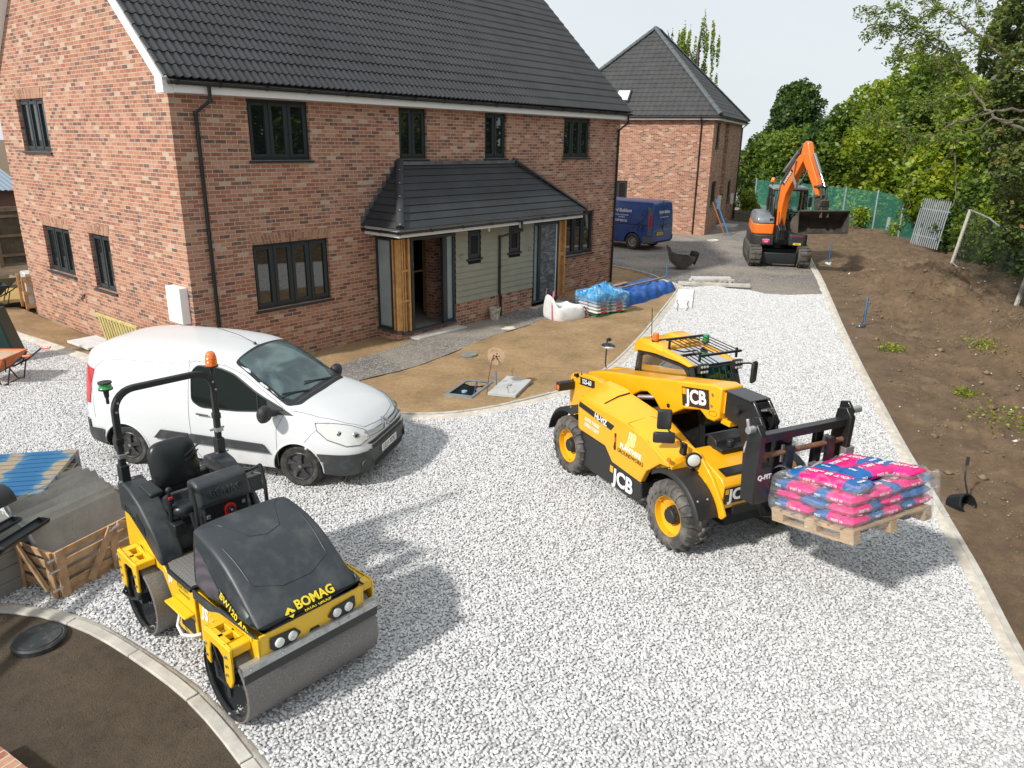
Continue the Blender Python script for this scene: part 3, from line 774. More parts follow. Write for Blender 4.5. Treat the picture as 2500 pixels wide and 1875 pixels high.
mbx=MB();mbx.bb((-.17,.14,.93),(-.004,.66,1.62));mbx.bb((-.182,.16,.95),(-.17,.64,1.60));mbx.build('meter_box',mat('white_grp',(.86,.86,.86),.4),house,bevel=.012,smooth=30)
vt=MB()
for k in range(9):vt.tube([(-.01,4.95,.86),(-.06-.02*math.sin(k),4.97+.03*math.cos(k*2.1),.80-.01*k),(-.09,5.0+.04*math.sin(k*1.7),.72+.02*math.cos(k)),(-.03,5.04,.68)],.005,4)
vt.build('cable_tail',M_BLK,house,smooth=0)
PY=-.72;PX0,PX1=4.45,11.02;PF=Fr((0,PY,0),(1,0,0),(0,-1,0));PS=Fr((PX0,0,0),(0,-1,0),(-1,0,0))
mb=MB()
mb.bb((PX0+.0,PY+.0,ZB-.2),(PX0+.11,-.004,.07));mb.bb((6.36,PY,ZB-.2),(9.44,PY+.11,.455));mb.bb((10.62,PY,ZB-.2),(PX1,PY+.11,.06));mb.bb((PX1-.11,PY+.112,ZB-.2),(PX1,-.004,2.2))
mb.bb((PX0+.112,PY,ZB-.2),(6.357,PY+.11,-.01))
mb.build('porch_plinth',M_BRICK,house,smooth=0)
st_=MB();st_.bb((PX0-.04,PY-.05,.072),(PX0+.10,0-.004,.10));st_.bb((PX0+.102,PY-.05,.0),(6.36,PY+.12,.045));st_.build('threshold',mat('slate_threshold',(.05,.058,.065),.6,bmp=.2),house,bevel=.006,smooth=0);st_=MB();st_.bb((9.42,PY-.05,.0),(10.64,PY+.12,.045));st_.build('threshold',mat('slate_threshold',(1,1,1)),house,bevel=.006,smooth=0)
for a_,b_ in(((4.75,PY-.34,ZB-.1),(6.42,PY-.005,ZB+.07)),((9.3,PY-.30,ZB-.1),(10.7,PY-.005,ZB+.05))):cst=MB();cst.bb(a_,b_);cst.build('concrete_step',M_CONC,house,bevel=.02,smooth=0)
cl_=MB();z=.46;k=0;bh=.1525
while z<2.2:
 z2=min(z+bh,2.21)
 def brd(a,b):
  vs=[PF.p(a,-.0,z2+.01),PF.p(b,-.0,z2+.01),PF.p(b,.022,z),PF.p(a,.022,z),PF.p(a,.004,z-.0),PF.p(b,.004,z-.0)]
  cl_.add(vs,[(0,1,2,3),(3,2,5,4)])
 segs=[(6.36,9.44)]
 for(a,b)in((6.80,7.28),(8.38,8.86)):
  if z2>1.52:
   ns=[]
   for s0,s1 in segs:
    if s0<a<s1:ns+=[(s0,a),(b,s1)]
    else:ns.append((s0,s1))
   segs=ns
 for s in segs:brd(*s)
 z=z2 if z2<2.2 else 9
cl_.build('cladding',M_CLAD,house,smooth=0,fix=False)
bkm=MB();bkm.bb((6.36,PY+.02,.46),(9.44,PY+.08,2.2));bkm.build('cladding_back',M_VOID,house,smooth=0)
window(PF,6.80,7.28,1.52,2.19,1,house,inset=.01,glass=mat('hazy_pane',(.30,.33,.36),.25));window(PF,8.38,8.86,1.52,2.19,1,house,inset=.01,glass=mat('hazy_pane',(.30,.33,.36),.25))
sl_=MB()
for a,b in(((.03,-.06,.10),(.08,-.0,2.22)),((.50,-.06,.10),(.55,-.0,2.22)),((.08,-.06,2.16),(.50,-.0,2.22)),((.08,-.06,.10),(.50,-.0,.17))):PS.bb(sl_,a,b)
sw_=sl_.build('side_light',M_ANTH,house,bevel=.004,smooth=0)
gp_=MB();gp_.add([PS.p(.08,-.03,.17),PS.p(.50,-.03,.17),PS.p(.50,-.03,2.16),PS.p(.08,-.03,2.16)],[(0,1,2,3)]);gp_.build('pane',M_FROST,sw_,smooth=0,fix=False)
tb=MB()
for x in(.56,.66):tb.bb((PX0+.005,-x-.045,.105),(PX0+.10,-x,2.2))
tb.bb((PX0-.002,PY-.0,.105),(PX0+.14,PY+.045,2.2));tb.bb((PX0+.16,PY-.0,.05),(PX0+.205,PY+.14,2.2));tb.bb((PX0+.36,PY-.002,.05),(PX0+.42,PY+.12,2.2));tb.bb((PX0+.25,PY+.02,.05),(PX0+.295,PY+.14,2.2))
for z in(.75,1.45):tb.bb((PX0+.145,PY+.01,z),(PX0+.36,PY+.10,z+.045))
tb.build('timber_studs',M_TIMB,house,bevel=.003,seg=1,smooth=0)
tb=MB();tb.bb((10.66,PY,.065),(10.71,PY+.13,2.2));tb.bb((10.93,PY-.0,.065),(11.0,PY+.1,2.2));tb.bb((10.71,PY+.02,1.2),(10.93,PY+.12,1.3));tb.bb((10.71,PY+.10,.065),(10.93,PY+.13,2.2));tb.build('timber_studs',M_TIMB,house,bevel=.003,seg=1,smooth=0)
df=MB()
for a,b in(((4.90,-.08,.045),(4.97,0,2.2)),((6.28,-.08,.045),(6.345,0,2.2)),((4.97,-.08,2.14),(6.28,0,2.2)),((5.93,-.08,.045),(6.07,.004,2.14)),((6.07,-.08,.045),(6.28,-.01,.12))):PF.bb(df,a,b)
dfo=df.build('door_frame',M_ANTH,house,bevel=.004,smooth=0)
gp_=MB();gp_.add([PF.p(6.07,-.04,.12),PF.p(6.28,-.04,.12),PF.p(6.28,-.04,2.14),PF.p(6.07,-.04,2.14)],[(0,1,2,3)]);gp_.build('pane',M_FROST,dfo,smooth=0,fix=False)
rm=MB();x0,x1,y0,y1,z0,z1=4.6,7.4,PY+.13,3.4,.0,2.35
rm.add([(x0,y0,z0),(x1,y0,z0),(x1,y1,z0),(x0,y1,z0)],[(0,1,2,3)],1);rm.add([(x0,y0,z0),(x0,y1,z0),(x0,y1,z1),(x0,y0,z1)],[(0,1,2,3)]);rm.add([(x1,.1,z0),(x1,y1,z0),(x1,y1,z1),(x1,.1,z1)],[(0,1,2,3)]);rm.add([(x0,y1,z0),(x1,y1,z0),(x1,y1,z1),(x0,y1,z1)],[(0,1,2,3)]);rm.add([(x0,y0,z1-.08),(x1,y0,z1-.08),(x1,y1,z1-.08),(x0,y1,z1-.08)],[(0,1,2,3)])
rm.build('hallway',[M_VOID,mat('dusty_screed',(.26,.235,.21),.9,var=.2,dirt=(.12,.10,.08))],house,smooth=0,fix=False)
ip=MB()
for x,y in((5.72,.9),(5.80,.55),(6.1,.55),(6.55,.55)):ip.bb((x,y,.005),(x+.06,y+.09,2.2))
ip.bb((5.9,.62,1.1),(6.6,.66,1.145));ip.bb((5.62,.5,.005),(5.70,1.5,2.2));ip.build('stud_partition',M_TIMB,house,smooth=0)
pl=MB();pl.bb((5.705,.48,.005),(5.72,1.5,2.2));pl.build('plasterboard',M_INT,house,smooth=0)
sb_=MB();sb_.bb((5.98,.50,1.25),(6.12,.545,1.40));sb_.build('fuse_box',M_PVCW,house,bevel=.008,smooth=0)
df=MB()
for a,b in(((9.46,-.08,.045),(9.52,0,2.2)),((10.58,-.08,.045),(10.64,0,2.2)),((9.52,-.08,2.14),(10.58,0,2.2)),((9.68,-.08,.045),(9.80,.004,2.14))):PF.bb(df,a,b)
dfo=df.build('door_frame',M_ANTH,house,bevel=.004,smooth=0)
gp_=MB();gp_.add([PF.p(9.52,-.04,.05),PF.p(9.68,-.04,.05),PF.p(9.68,-.04,2.14),PF.p(9.52,-.04,2.14)],[(0,1,2,3)]);gp_.build('pane',M_FROST,dfo,smooth=0,fix=False)
def m_film():
 m,nt,b=_new('protective_film');co=objco(nt)
 n1=noise(nt,3,6,mapv(nt,co,(1,1,2.2),rot=(0,.6,0)),.6,1.5)
 wv=N(nt,'ShaderNodeTexWave',i_Scale=5.5,i_Distortion=.3);wv.bands_direction='DIAGONAL';nt.links.new(co,wv.inputs[0])
 c=ramp(nt,n1,[(.3,(.045,.065,.075)),(.5,(.10,.13,.145)),(.72,(.27,.31,.33))])
 nt.links.new(mixc(nt,ramp(nt,wv.outputs['Fac'],[(.93,(0,0,0)),(.98,(.35,.35,.35))]),c,(.14,.05,.07)),b.inputs['Base Color']);b.inputs['Roughness'].default_value=.25
 bump(nt,b,n1,.8,.05);return m
lf=MB();PF.bb(lf,(9.80,-.06,.05),(10.58,-.02,2.14));lf.build('door',m_film(),house,smooth=0)
dt=MB();PF.bb(dt,(10.53,-.02,.05),(10.565,-.012,2.12));dt.build('door_edge_tape',M_PVCW,house,smooth=0)
px0,px1,py,pz,tz=4.10,11.22,-1.27,2.50,3.83
tx0,tx1=5.27,9.35
rise=tz-pz;sf=math.sqrt(rise**2+py**2)
tiled('porch_roof',(px0,py,pz),(1,0,0),(0,-py,rise),px1-px0,sf,M_SLATE,house,.2,flat=True,clipu=lambda v:((tx0-px0)*v/sf,(px1-px0)-(px1-tx1)*v/sf),thick=.02)
ss=math.sqrt((tx0-px0)**2+rise**2)
tiled('porch_roof',(px0,0,pz),(0,-1,0),(tx0-px0,0,rise),-py,ss,M_SLATE,house,.2,flat=True,clipu=lambda v:(0,-py*(1-v/ss)),thick=.02)
tiled('porch_roof',(px1,0,pz),(0,-1,0),(tx1-px1,0,rise),-py,math.sqrt((px1-tx1)**2+rise**2),M_SLATE,house,.2,flat=True,clipu=lambda v:(0,-py*(1-v/math.sqrt((px1-tx1)**2+rise**2))),thick=.02)
ridge('hip_tiles',(px0+.02,py+.02,pz+.03),(tx0,-.02,tz+.04),house,M_SLATE,.09,.42,clips=True)
ridge('hip_tiles',(px1-.02,py+.02,pz+.03),(tx1,-.02,tz+.04),house,M_SLATE,.075,.42)
fl=MB();fl.bb((tx0,-.11,tz-.06),(tx1,-.003,tz+.02));
for i in range(9):
 t=i/9;x=px0+(tx0-px0)*t;z=pz+rise*t
 fl.bb((x-.02,-.012,z),(x+.15,-.003,z+.20))
for i in range(9):
 t=i/9;x=px1+(tx1-px1)*t;z=pz+rise*t
 fl.bb((x-.17,-.012,z),(x+.02,-.003,z+.16))
fl.build('flashing',M_LEAD,house,smooth=0)
fs=MB();fs.bb((px0+.07,py+.10,2.30),(px1-.07,py+.125,2.485));fs.bb((px0+.07,py+.126,2.30),(px0+.095,-.003,2.485));fs.bb((px1-.095,py+.126,2.30),(px1-.07,-.003,2.485));fs.bb((px0+.096,py+.126,2.302),(px1-.096,-.003,2.312));fs.build('porch_fascia',M_PVCW,house,bevel=.003,smooth=0)
rf=MB();rf.bb((PX0,PY+.0,2.2),(PX1,PY+.10,2.30));rf.build('porch_beam',M_VOID,house,smooth=0)
gutter('porch_gutter',(px0-.03,py+.10,2.375),(px1+.03,py+.10,2.375),(0,-1,0),house,.05)
gutter('porch_gutter',(px0+.07,py+.10,2.375),(px0+.07,-.01,2.375),(-1,0,0),house,.05)
downpipe([(8.30,py+.04,2.38),(8.30,py+.04,2.17),(7.98,PY-.05,1.98),(7.98,PY-.05,.55),(8.02,PY-.06,.40),(8.02,PY-.06,ZB)],house,clips=(1.2,))
for x in(7.35,8.58):
 lt=MB();lt.lathe([(.045,0),(.045,-.03),(.03,-.035),(.03,-.10),(.02,-.12)],(x,PY-.22,2.302),n=12);lt.build('soffit_lamp',M_PVCW,house,smooth=40)
for x,z in((6.55,1.62),(9.25,1.55)):wr=MB();wr.tube([(x+.05*math.cos(t*.7),PY-.03-.01*math.sin(t),z+.06*math.sin(t*.7))for t in range(9)],.004,4);wr.build('cable_tail',M_BLK,house,smooth=0)
far=empty('brick_house',(28.77,3.33,0),R(15.5),'smaller brick house in the background with a hipped grey roof','house')
WF,LF,EF=8.6,9.9,5.52;PR=.98
FA=Fr((0,0,0),(0,1,0),(-1,0,0));FB=Fr((0,0,0),(1,0,0),(0,-1,0))
wall('side_wall',FA,lambda u:EF+.1,0,WF,-.3,[(4.15,5.2,1.35,2.5)],M_BRICK2,far)
wall('front_wall',FB,lambda u:EF+.1,0,LF,-.3,[(.9,2.3,1.35,2.55),(.95,1.9,4.2,5.4),(3.6,4.9,.0,5.45),(6.4,7.6,.2,2.4)],M_BRICK2,far)
window(FA,4.15,5.2,1.35,2.5,2,far);window(FB,.9,2.3,1.35,2.55,3,far);window(FB,.95,1.9,4.2,5.4,2,far);window(FB,6.4,7.6,1.35,2.4,2,far)
arch(FA,4.15,5.2,2.5,far)
rc=MB();FB.bb(rc,(3.6,-.30,2.3),(4.9,-.26,5.45));rc.build('cladding',M_CLAD,far,smooth=0)
dr=MB();FB.bb(dr,(3.7,-.30,0.05),(4.8,-.24,2.25));dr.build('door',M_ANTH,far,bevel=.01,smooth=0)
wf_=MB();FB.bb(wf_,(3.9,-.27,3.9),(4.6,-.2,5.2));wf_.build('window',M_WGL,far,smooth=0)
for a_,b_ in(((3.05,.003,1.05),(3.45,.16,1.75)),((7.9,.003,1.0),(8.2,.15,1.6))):bxx=MB();FB.bb(bxx,a_,b_);bxx.build('meter_box',M_PVCW,far,bevel=.01,smooth=0)
stp=MB();FB.bb(stp,(3.5,.003,-.1),(5.1,1.0,.14));stp.build('door_step',M_CONC,far,bevel=.02,smooth=0)
cs,cn=math.cos(R(15.5)),math.sin(R(15.5))
oh=.32;ez=EF+.16;h2=WF/2+oh;Z2=ez+h2*PR;s2=math.sqrt(1+PR*PR)
tiled('roof_tiles',(-oh,-oh,ez),(0,1,0),(1,0,PR),2*h2,h2*s2,M_TILE2,far,.33,.30,.03,clipu=lambda v:(v/s2,2*h2-v/s2))
tiled('roof_tiles',(-oh,-oh,ez),(1,0,0),(0,1,PR),LF+2*oh,h2*s2,M_TILE2,far,.33,.30,.03,clipu=lambda v:(v/s2,LF+2*oh-v/s2))
bk=MB();bk.add([(-oh,WF+oh,ez),(LF+oh,WF+oh,ez),(LF+oh-h2,WF/2,Z2),(-oh+h2,WF/2,Z2)],[(0,1,2,3)]);bk.add([(LF+oh,-oh,ez),(LF+oh,WF+oh,ez),(LF+oh-h2,WF/2,Z2)],[(0,1,2)]);bk.build('roof_back',M_TILE2,far,smooth=0)
mr=mat('grey_ridge_tile',(.085,.10,.11),.6,var=.2)
ridge('hip_tiles',(-oh,-oh,ez+.05),(-oh+h2,WF/2,Z2+.05),far,mr,.13,.45,clips=True);ridge('hip_tiles',(-oh,WF+oh,ez+.05),(-oh+h2,WF/2,Z2+.05),far,mr,.13,.45)
ridge('ridge_tiles',(-oh+h2,WF/2,Z2+.05),(LF+oh-h2,WF/2,Z2+.05),far,mr,.13,.45);ridge('hip_tiles',(LF+oh,-oh,ez+.05),(LF+oh-h2,WF/2,Z2+.05),far,mr,.12,.45)
fs=MB();e=oh-.06
fs.bb((-e,-e,EF-.03),(-e+.025,WF+e,ez-.01));fs.bb((-e+.026,-e,EF-.03),(LF+e,-e+.025,ez-.01));fs.bb((-e+.026,-e+.026,EF-.028),(-.003,WF+e,EF-.015));fs.bb((-.003,-e+.026,EF-.028),(LF+e,-.003,EF-.015));fs.build('fascia',M_PVCW,far,smooth=0)
gutter('gutter',(-e,WF+e,ez-.11),(-e,-e-.1,ez-.11),(-1,0,0),far);gutter('gutter',(-e-.1,-e,ez-.11),(LF+e,-e,ez-.11),(0,-1,0),far)
downpipe([(-.30,.60,EF+.02),(-.045,.60,EF-.2),(-.045,.60,0)],far,clips=(4.,2.));downpipe([(LF-.1,-.30,EF+.02),(LF-.1,-.045,EF-.2),(LF-.1,-.045,0)],far)
v0=(1.45)*s2;rw=MB();P0=Vector((-oh,-oh,ez));Vv=Vector((1,0,PR)).normalized();Nn=Vector((-PR,0,1)).normalized();u0=4.75
def rp(u,v,n):return P0+Vector((0,u,0))+Vv*v+Nn*n
def rbox(mb,a,b):
 mb.add([rp(x,y,z)for z in(a[2],b[2])for y in(a[1],b[1])for x in(a[0],b[0])],[(0,2,3,1),(4,5,7,6),(0,1,5,4),(2,6,7,3),(0,4,6,2),(1,3,7,5)])
rbox(rw,(u0,.9,.03),(u0+.75,1.75,.11));rwo=rw.build('roof_window',M_ANTH,far,bevel=.01,smooth=0)
rg=MB();rbox(rg,(u0+.07,.98,.11),(u0+.68,1.67,.118));rg.build('pane',m_glass('sky_glass',(.55,.60,.65),2.2,.03),rwo,smooth=0)
M_RUB=mat('tyre_rubber',(.030,.029,.028),.85,var=.2,vscale=20,bmp=.3,bscale=120,dirt=(.13,.12,.105),dscale=9,dlo=.45,dhi=.8)
M_BP=mat('grey_bumper_plastic',(.040,.043,.047),.5,dirt=(.12,.12,.115),dscale=6,dlo=.5,dhi=.9)
M_CHR=mat('chrome',(.42,.43,.45),.16,1.)
M_STEEL=mat('worn_steel',(.40,.40,.41),.35,.9,var=.2)
M_ZINC=mat('zinc_plate',(.48,.49,.50),.4,.7,dirt=(.22,.20,.18),dscale=8)
M_VGL=m_glass('dark_car_glass',(.008,.013,.011),1.28,.03)
M_LAMP=mat('clear_lamp',(.62,.64,.62),.08,.0,coat=1.,IOR=1.6)
M_REDL=mat('red_lamp',(.50,.012,.02),.15,coat=1.)
M_AMB=mat('amber_lens',(.85,.16,.01),.18,coat=1.)
M_GRN=mat('green_lens',(.02,.30,.06),.2,coat=1.)
M_SEAM=mat('panel_gap',(.10,.105,.11),.7)
M_SATB=mat('satin_black',(.016,.019,.021),.42,bmp=.08,bscale=250)
M_PLBL=mat('black_plastic',(.020,.022,.024),.55,bmp=.15,bscale=220,dirt=(.07,.068,.062),dscale=7,dlo=.52,dhi=.85)
def loft_body(T,xs,mt,name,parent,n=2.8,nz=9,zlow=(.45,.56),nt=11):
 """vehicle body lofted along x; T holds tables zt, zs, ws, wm, zb"""
 rings=[]
 for x in xs:
  zt,zs,ws,wm,zb=[cr(T[k],x)for k in('zt','zs','ws','wm','zb')]
  half=[(0,zb),(wm*.5,zb),(wm-.10,zb),(wm-.02,zb+.05)]
  for z in zlow:half.append((wm,min(max(z,zb+.07),max(zs-.02,zb+.08))))
  z0=max(half[-1][1]+.01,.0)
  for i in range(1,nz+1):
   t=i/nz;half.append((wm-(wm-ws)*t**T.get('p',1.9),z0+(zs-z0)*t))
  for i in range(1,nt+1):
   a=pi/2*i/nt;half.append((ws*max(0,math.cos(a))**(2/n),zs+(zt-zs)*math.sin(a)**(2/n)))
  rings.append([(x,-y,z)for y,z in half]+[(x,y,z)for y,z in half[-2:0:-1]])
 mb=MB();mb.loft(rings);return mb.build(name,mt,parent,smooth=28)
def shell(body,cond,name,mt,parent,off=.006):
 """panel lifted off the body where cond(centre) holds"""
 bm=bmesh.new();bm.from_mesh(body.data)
 dl=[f for f in bm.faces if not cond(f.calc_center_median())]
 bmesh.ops.delete(bm,geom=dl,context='FACES');bm.normal_update()
 nn={v:v.normal.copy()for v in bm.verts}
 for v,q in nn.items():v.co+=q*off
 bmesh.ops.solidify(bm,geom=bm.faces[:],thickness=-.012)if False else None
 me=bpy.data.meshes.new(name);bm.to_mesh(me);bm.free();me.materials.clear();me.materials.append(mt)
 for p in me.polygons:p.material_index=0
 me.set_sharp_from_angle(angle=R(30))
 o=bpy.data.objects.new(name,me);COL.objects.link(o);o.parent=parent;return o
def drape3(name,bvh,pts,ray,mt,parent,off=.004,res=.05,rnd=0.,thick=0.):
 """3D outline points projected along ray onto the body"""
 d=Vector(ray).normalized();n=-d;u=Vector((0,0,1)).cross(n)
 u=u.normalized()if u.length>.1 else Vector((1,0,0));v=n.cross(u);o=sum((Vector(p)for p in pts),Vector())/len(pts)
 poly=[((Vector(p)-o).dot(u),(Vector(p)-o).dot(v))for p in pts]
 if rnd:poly=rounded(poly,rnd)
 return drape(name,bvh,poly,o+n*1.0,u,v,mt,parent,off,res,thick,reach=1.5)
def trace(bvh,pts,ray,off=.004,step=.05,closed=False):
 d=Vector(ray).normalized();out=[];P=[Vector(p)for p in pts]
 if closed:P.append(P[0])
 for a,b in zip(P[:-1],P[1:]):
  k=max(1,int((b-a).length/step))
  for i in range(k):out.append(a+(b-a)*i/k)
 out.append(P[-1]);res=[]
 for p in out:
  h=bvh.ray_cast(p-d*1.2,d,4)
  res.append((h[0]-d*off)if h[0]else p)
 return res
def ring_pts(c,r,axis='y',n=24,a0=0,a1=2*pi):
 return[(c[0]+r*math.cos(a0+(a1-a0)*i/n),c[1],c[2]+r*math.sin(a0+(a1-a0)*i/n))for i in range(n+1)]
def road_wheel(parent,c,r,w,side,mt_rim,rim_r=.2,style='cap'):
 """side -1: outer face towards -y"""
 s=side;y0,y1=c[1]-s*w/2,c[1]+s*w/2
 tm=MB();prof=[(rim_r,-w/2),(rim_r+.02,-w/2-.004),(r-.045,-w/2-.012),(r-.012,-w/2+.01),(r,-w/2+.03),(r,w/2-.03),(r-.012,w/2-.01),(r-.045,w/2+.012),(rim_r+.02,w/2+.004),(rim_r,w/2)]
 rm=MB()
 if style=='cap':
  rm.lathe([(rim_r+.004,-.03),(rim_r+.004,.0),(rim_r-.012,.012),(rim_r-.025,.0),(rim_r-.03,-.02),(.0,-.02)],(c[0],y1-s*.012,c[2]),(0,s,0),40,caps=False)
  for i in range(5):
   a=2*pi*i/5+.3;pts=[]
   for rr,hw in((.03,.028),(rim_r*.55,.024),(rim_r-.02,.042)):pts.append((rr,hw))
   q=[(rr*math.cos(a)-hw*math.sin(a),rr*math.sin(a)+hw*math.cos(a))for rr,hw in pts]+[(rr*math.cos(a)+hw*math.sin(a),rr*math.sin(a)-hw*math.cos(a))for rr,hw in pts[::-1]]
   yy=sorted((y1-s*.032,y1-s*.002));rm.prism([(c[0]+p[0],c[2]+p[1])for p in q],'y',*yy)
  rm.lathe([(.045,0),(.04,.012),(0,.014)],(c[0],y1-s*.008,c[2]),(0,s,0),20)
 else:
  rm.lathe([(rim_r+.004,-.03),(rim_r+.004,.0),(rim_r-.02,-.012),(rim_r-.035,-.05),(rim_r*.62,-.055),(rim_r*.5,-.03),(.05,-.03),(.045,0),(0,0)],(c[0],y1-s*.012,c[2]),(0,s,0),40,caps=False)
  for i in range(10):
   a=2*pi*i/10;p=(c[0]+rim_r*.72*math.cos(a),y1-s*.064,c[2]+rim_r*.72*math.sin(a));rm.cyl(p,(p[0],y1-s*.058,p[2]),.016,n=8,mi=1)
 wo=rm.build('wheel',[mt_rim,M_SATB],parent,smooth=35)
 if style=='cap':
  b=MB();b.lathe([(.026,0),(.024,.004),(0,.005)],(c[0],y1-s*.008+s*.012,c[2]),(0,s,0),16);b.build('hub_badge',M_STEEL,wo)
 tm.lathe(prof,(c[0],c[1],c[2]),(0,s,0),48,caps=False);tm.build('tyre',M_RUB,wo,smooth=40)
 return wo
def m_vanwhite():
 m,nt,b=_new('white_van_paint');co=objco(nt)
 z=N(nt,'ShaderNodeSeparateXYZ');nt.links.new(co,z.inputs[0])
 n1=noise(nt,2.2,8,mapv(nt,co,(1,3,.8)),.68)
 lo=ramp(nt,z.outputs[2],[(.25,(1,1,1)),(.62,(0,0,0))])
 d=N(nt,'ShaderNodeMath',operation='MULTIPLY');nt.links.new(ramp(nt,n1,[(.42,(0,0,0)),(.7,(.8,.8,.8))]),d.inputs[0]);nt.links.new(lo,d.inputs[1])
 st=ramp(nt,noise(nt,5.0,9,mapv(nt,co,(1.5,1.5,.5)),.75),[(.60,(0,0,0)),(.74,(.35,.35,.35))])
 c=mixc(nt,st,(.66,.68,.70),(.48,.48,.475));c=mixc(nt,d.outputs[0],c,(.42,.39,.34))
 nt.links.new(c,b.inputs['Base Color']);b.inputs['Roughness'].default_value=.38;b.inputs['Coat Weight'].default_value=.5;b.inputs['Coat Roughness'].default_value=.08
 return m
M_VANW=m_vanwhite()
van=empty('panel_van',(-1.0,-5.33,0),math.atan2(-.902,.432),'white panel van with dirty dark grey bumpers parked on the gravel by the gable wall','van')
van.scale=(.94,.94,.94)
TV=dict(zt=[(.93,.60),(.915,.70),(.88,.78),(.82,.835),(.7,.92),(.4,1.05),(.05,1.15),(-.14,1.19),(-.5,1.435),(-.95,1.70),(-1.12,1.755),(-1.4,1.79),(-1.9,1.81),(-2.6,1.805),(-3.05,1.78),(-3.28,1.74),(-3.40,1.62),(-3.45,1.3)],zs=[(.93,.54),(.915,.62),(.88,.68),(.82,.74),(.7,.83),(.4,.95),(.05,1.04),(-.14,1.08),(-.5,1.31),(-.95,1.565),(-1.12,1.62),(-1.4,1.655),(-1.9,1.68),(-2.6,1.675),(-3.05,1.65),(-3.28,1.60),(-3.40,1.48),(-3.45,1.2)],ws=[(.93,.40),(.915,.50),(.88,.58),(.82,.64),(.7,.71),(.4,.765),(.05,.785),(-.14,.785),(-.5,.755),(-.95,.70),(-1.4,.715),(-1.9,.725),(-2.9,.725),(-3.28,.70),(-3.40,.66),(-3.45,.56)],wm=[(.93,.50),(.915,.60),(.88,.68),(.82,.755),(.7,.83),(.5,.88),(.2,.905),(-2.8,.905),(-3.2,.89),(-3.36,.85),(-3.42,.79),(-3.45,.70)],zb=[(.93,.27),(.6,.22),(-2.7,.22),(-3.45,.34)],p=2.1)
xs=[.93,.925,.915,.90,.88,.85,.82,.78,.74,.7,.65,.6,.55,.5,.44,.38,.3,.2,.1,.02,-.06,-.14,-.2,-.3,-.4,-.5,-.6,-.7,-.8,-.9,-.95,-1.02,-1.1,-1.2,-1.3,-1.45,-1.6,-1.8,-2.,-2.2,-2.4,-2.6,-2.8,-2.95,-3.08,-3.18,-3.26,-3.32,-3.37,-3.41,-3.435,-3.45]
body=loft_body(TV,xs,M_VANW,'body',van)
bv=bvh_of(body)
fb=shell(body,lambda c:c.x>.30 and c.z<.565,'bumper',M_BP,van,.012)
rb=shell(body,lambda c:c.x<-3.02 and c.z<.62,'bumper',M_BP,van,.02)
def arch_cutter(cs,r=.365,y0=.58,y1=1.1):
 mb=MB()
 for(x,z)in cs:
  for s in(-1,1):mb.cyl((x,s*y0,z),(x,s*y1,z),r,n=48)
 return mb.build('cutter',M_VOID,None,smooth=0)
body.data.materials.append(M_VOID)
for o in(body,fb,rb):
 k=arch_cutter([(0,.30),(-2.73,.30)]);k.parent=van;bpy.context.view_layer.update()
 if o is body:cut(o,k)
 else:
  bm=bmesh.new();bm.from_mesh(o.data)
  for x in(0,-2.73):
   bmesh.ops.delete(bm,geom=[f for f in bm.faces if math.hypot(f.calc_center_median().x-x,f.calc_center_median().z-.30)<.385],context='FACES')
  bm.to_mesh(o.data);bm.free();bpy.data.objects.remove(k)
body.data.set_sharp_from_angle(angle=R(28))
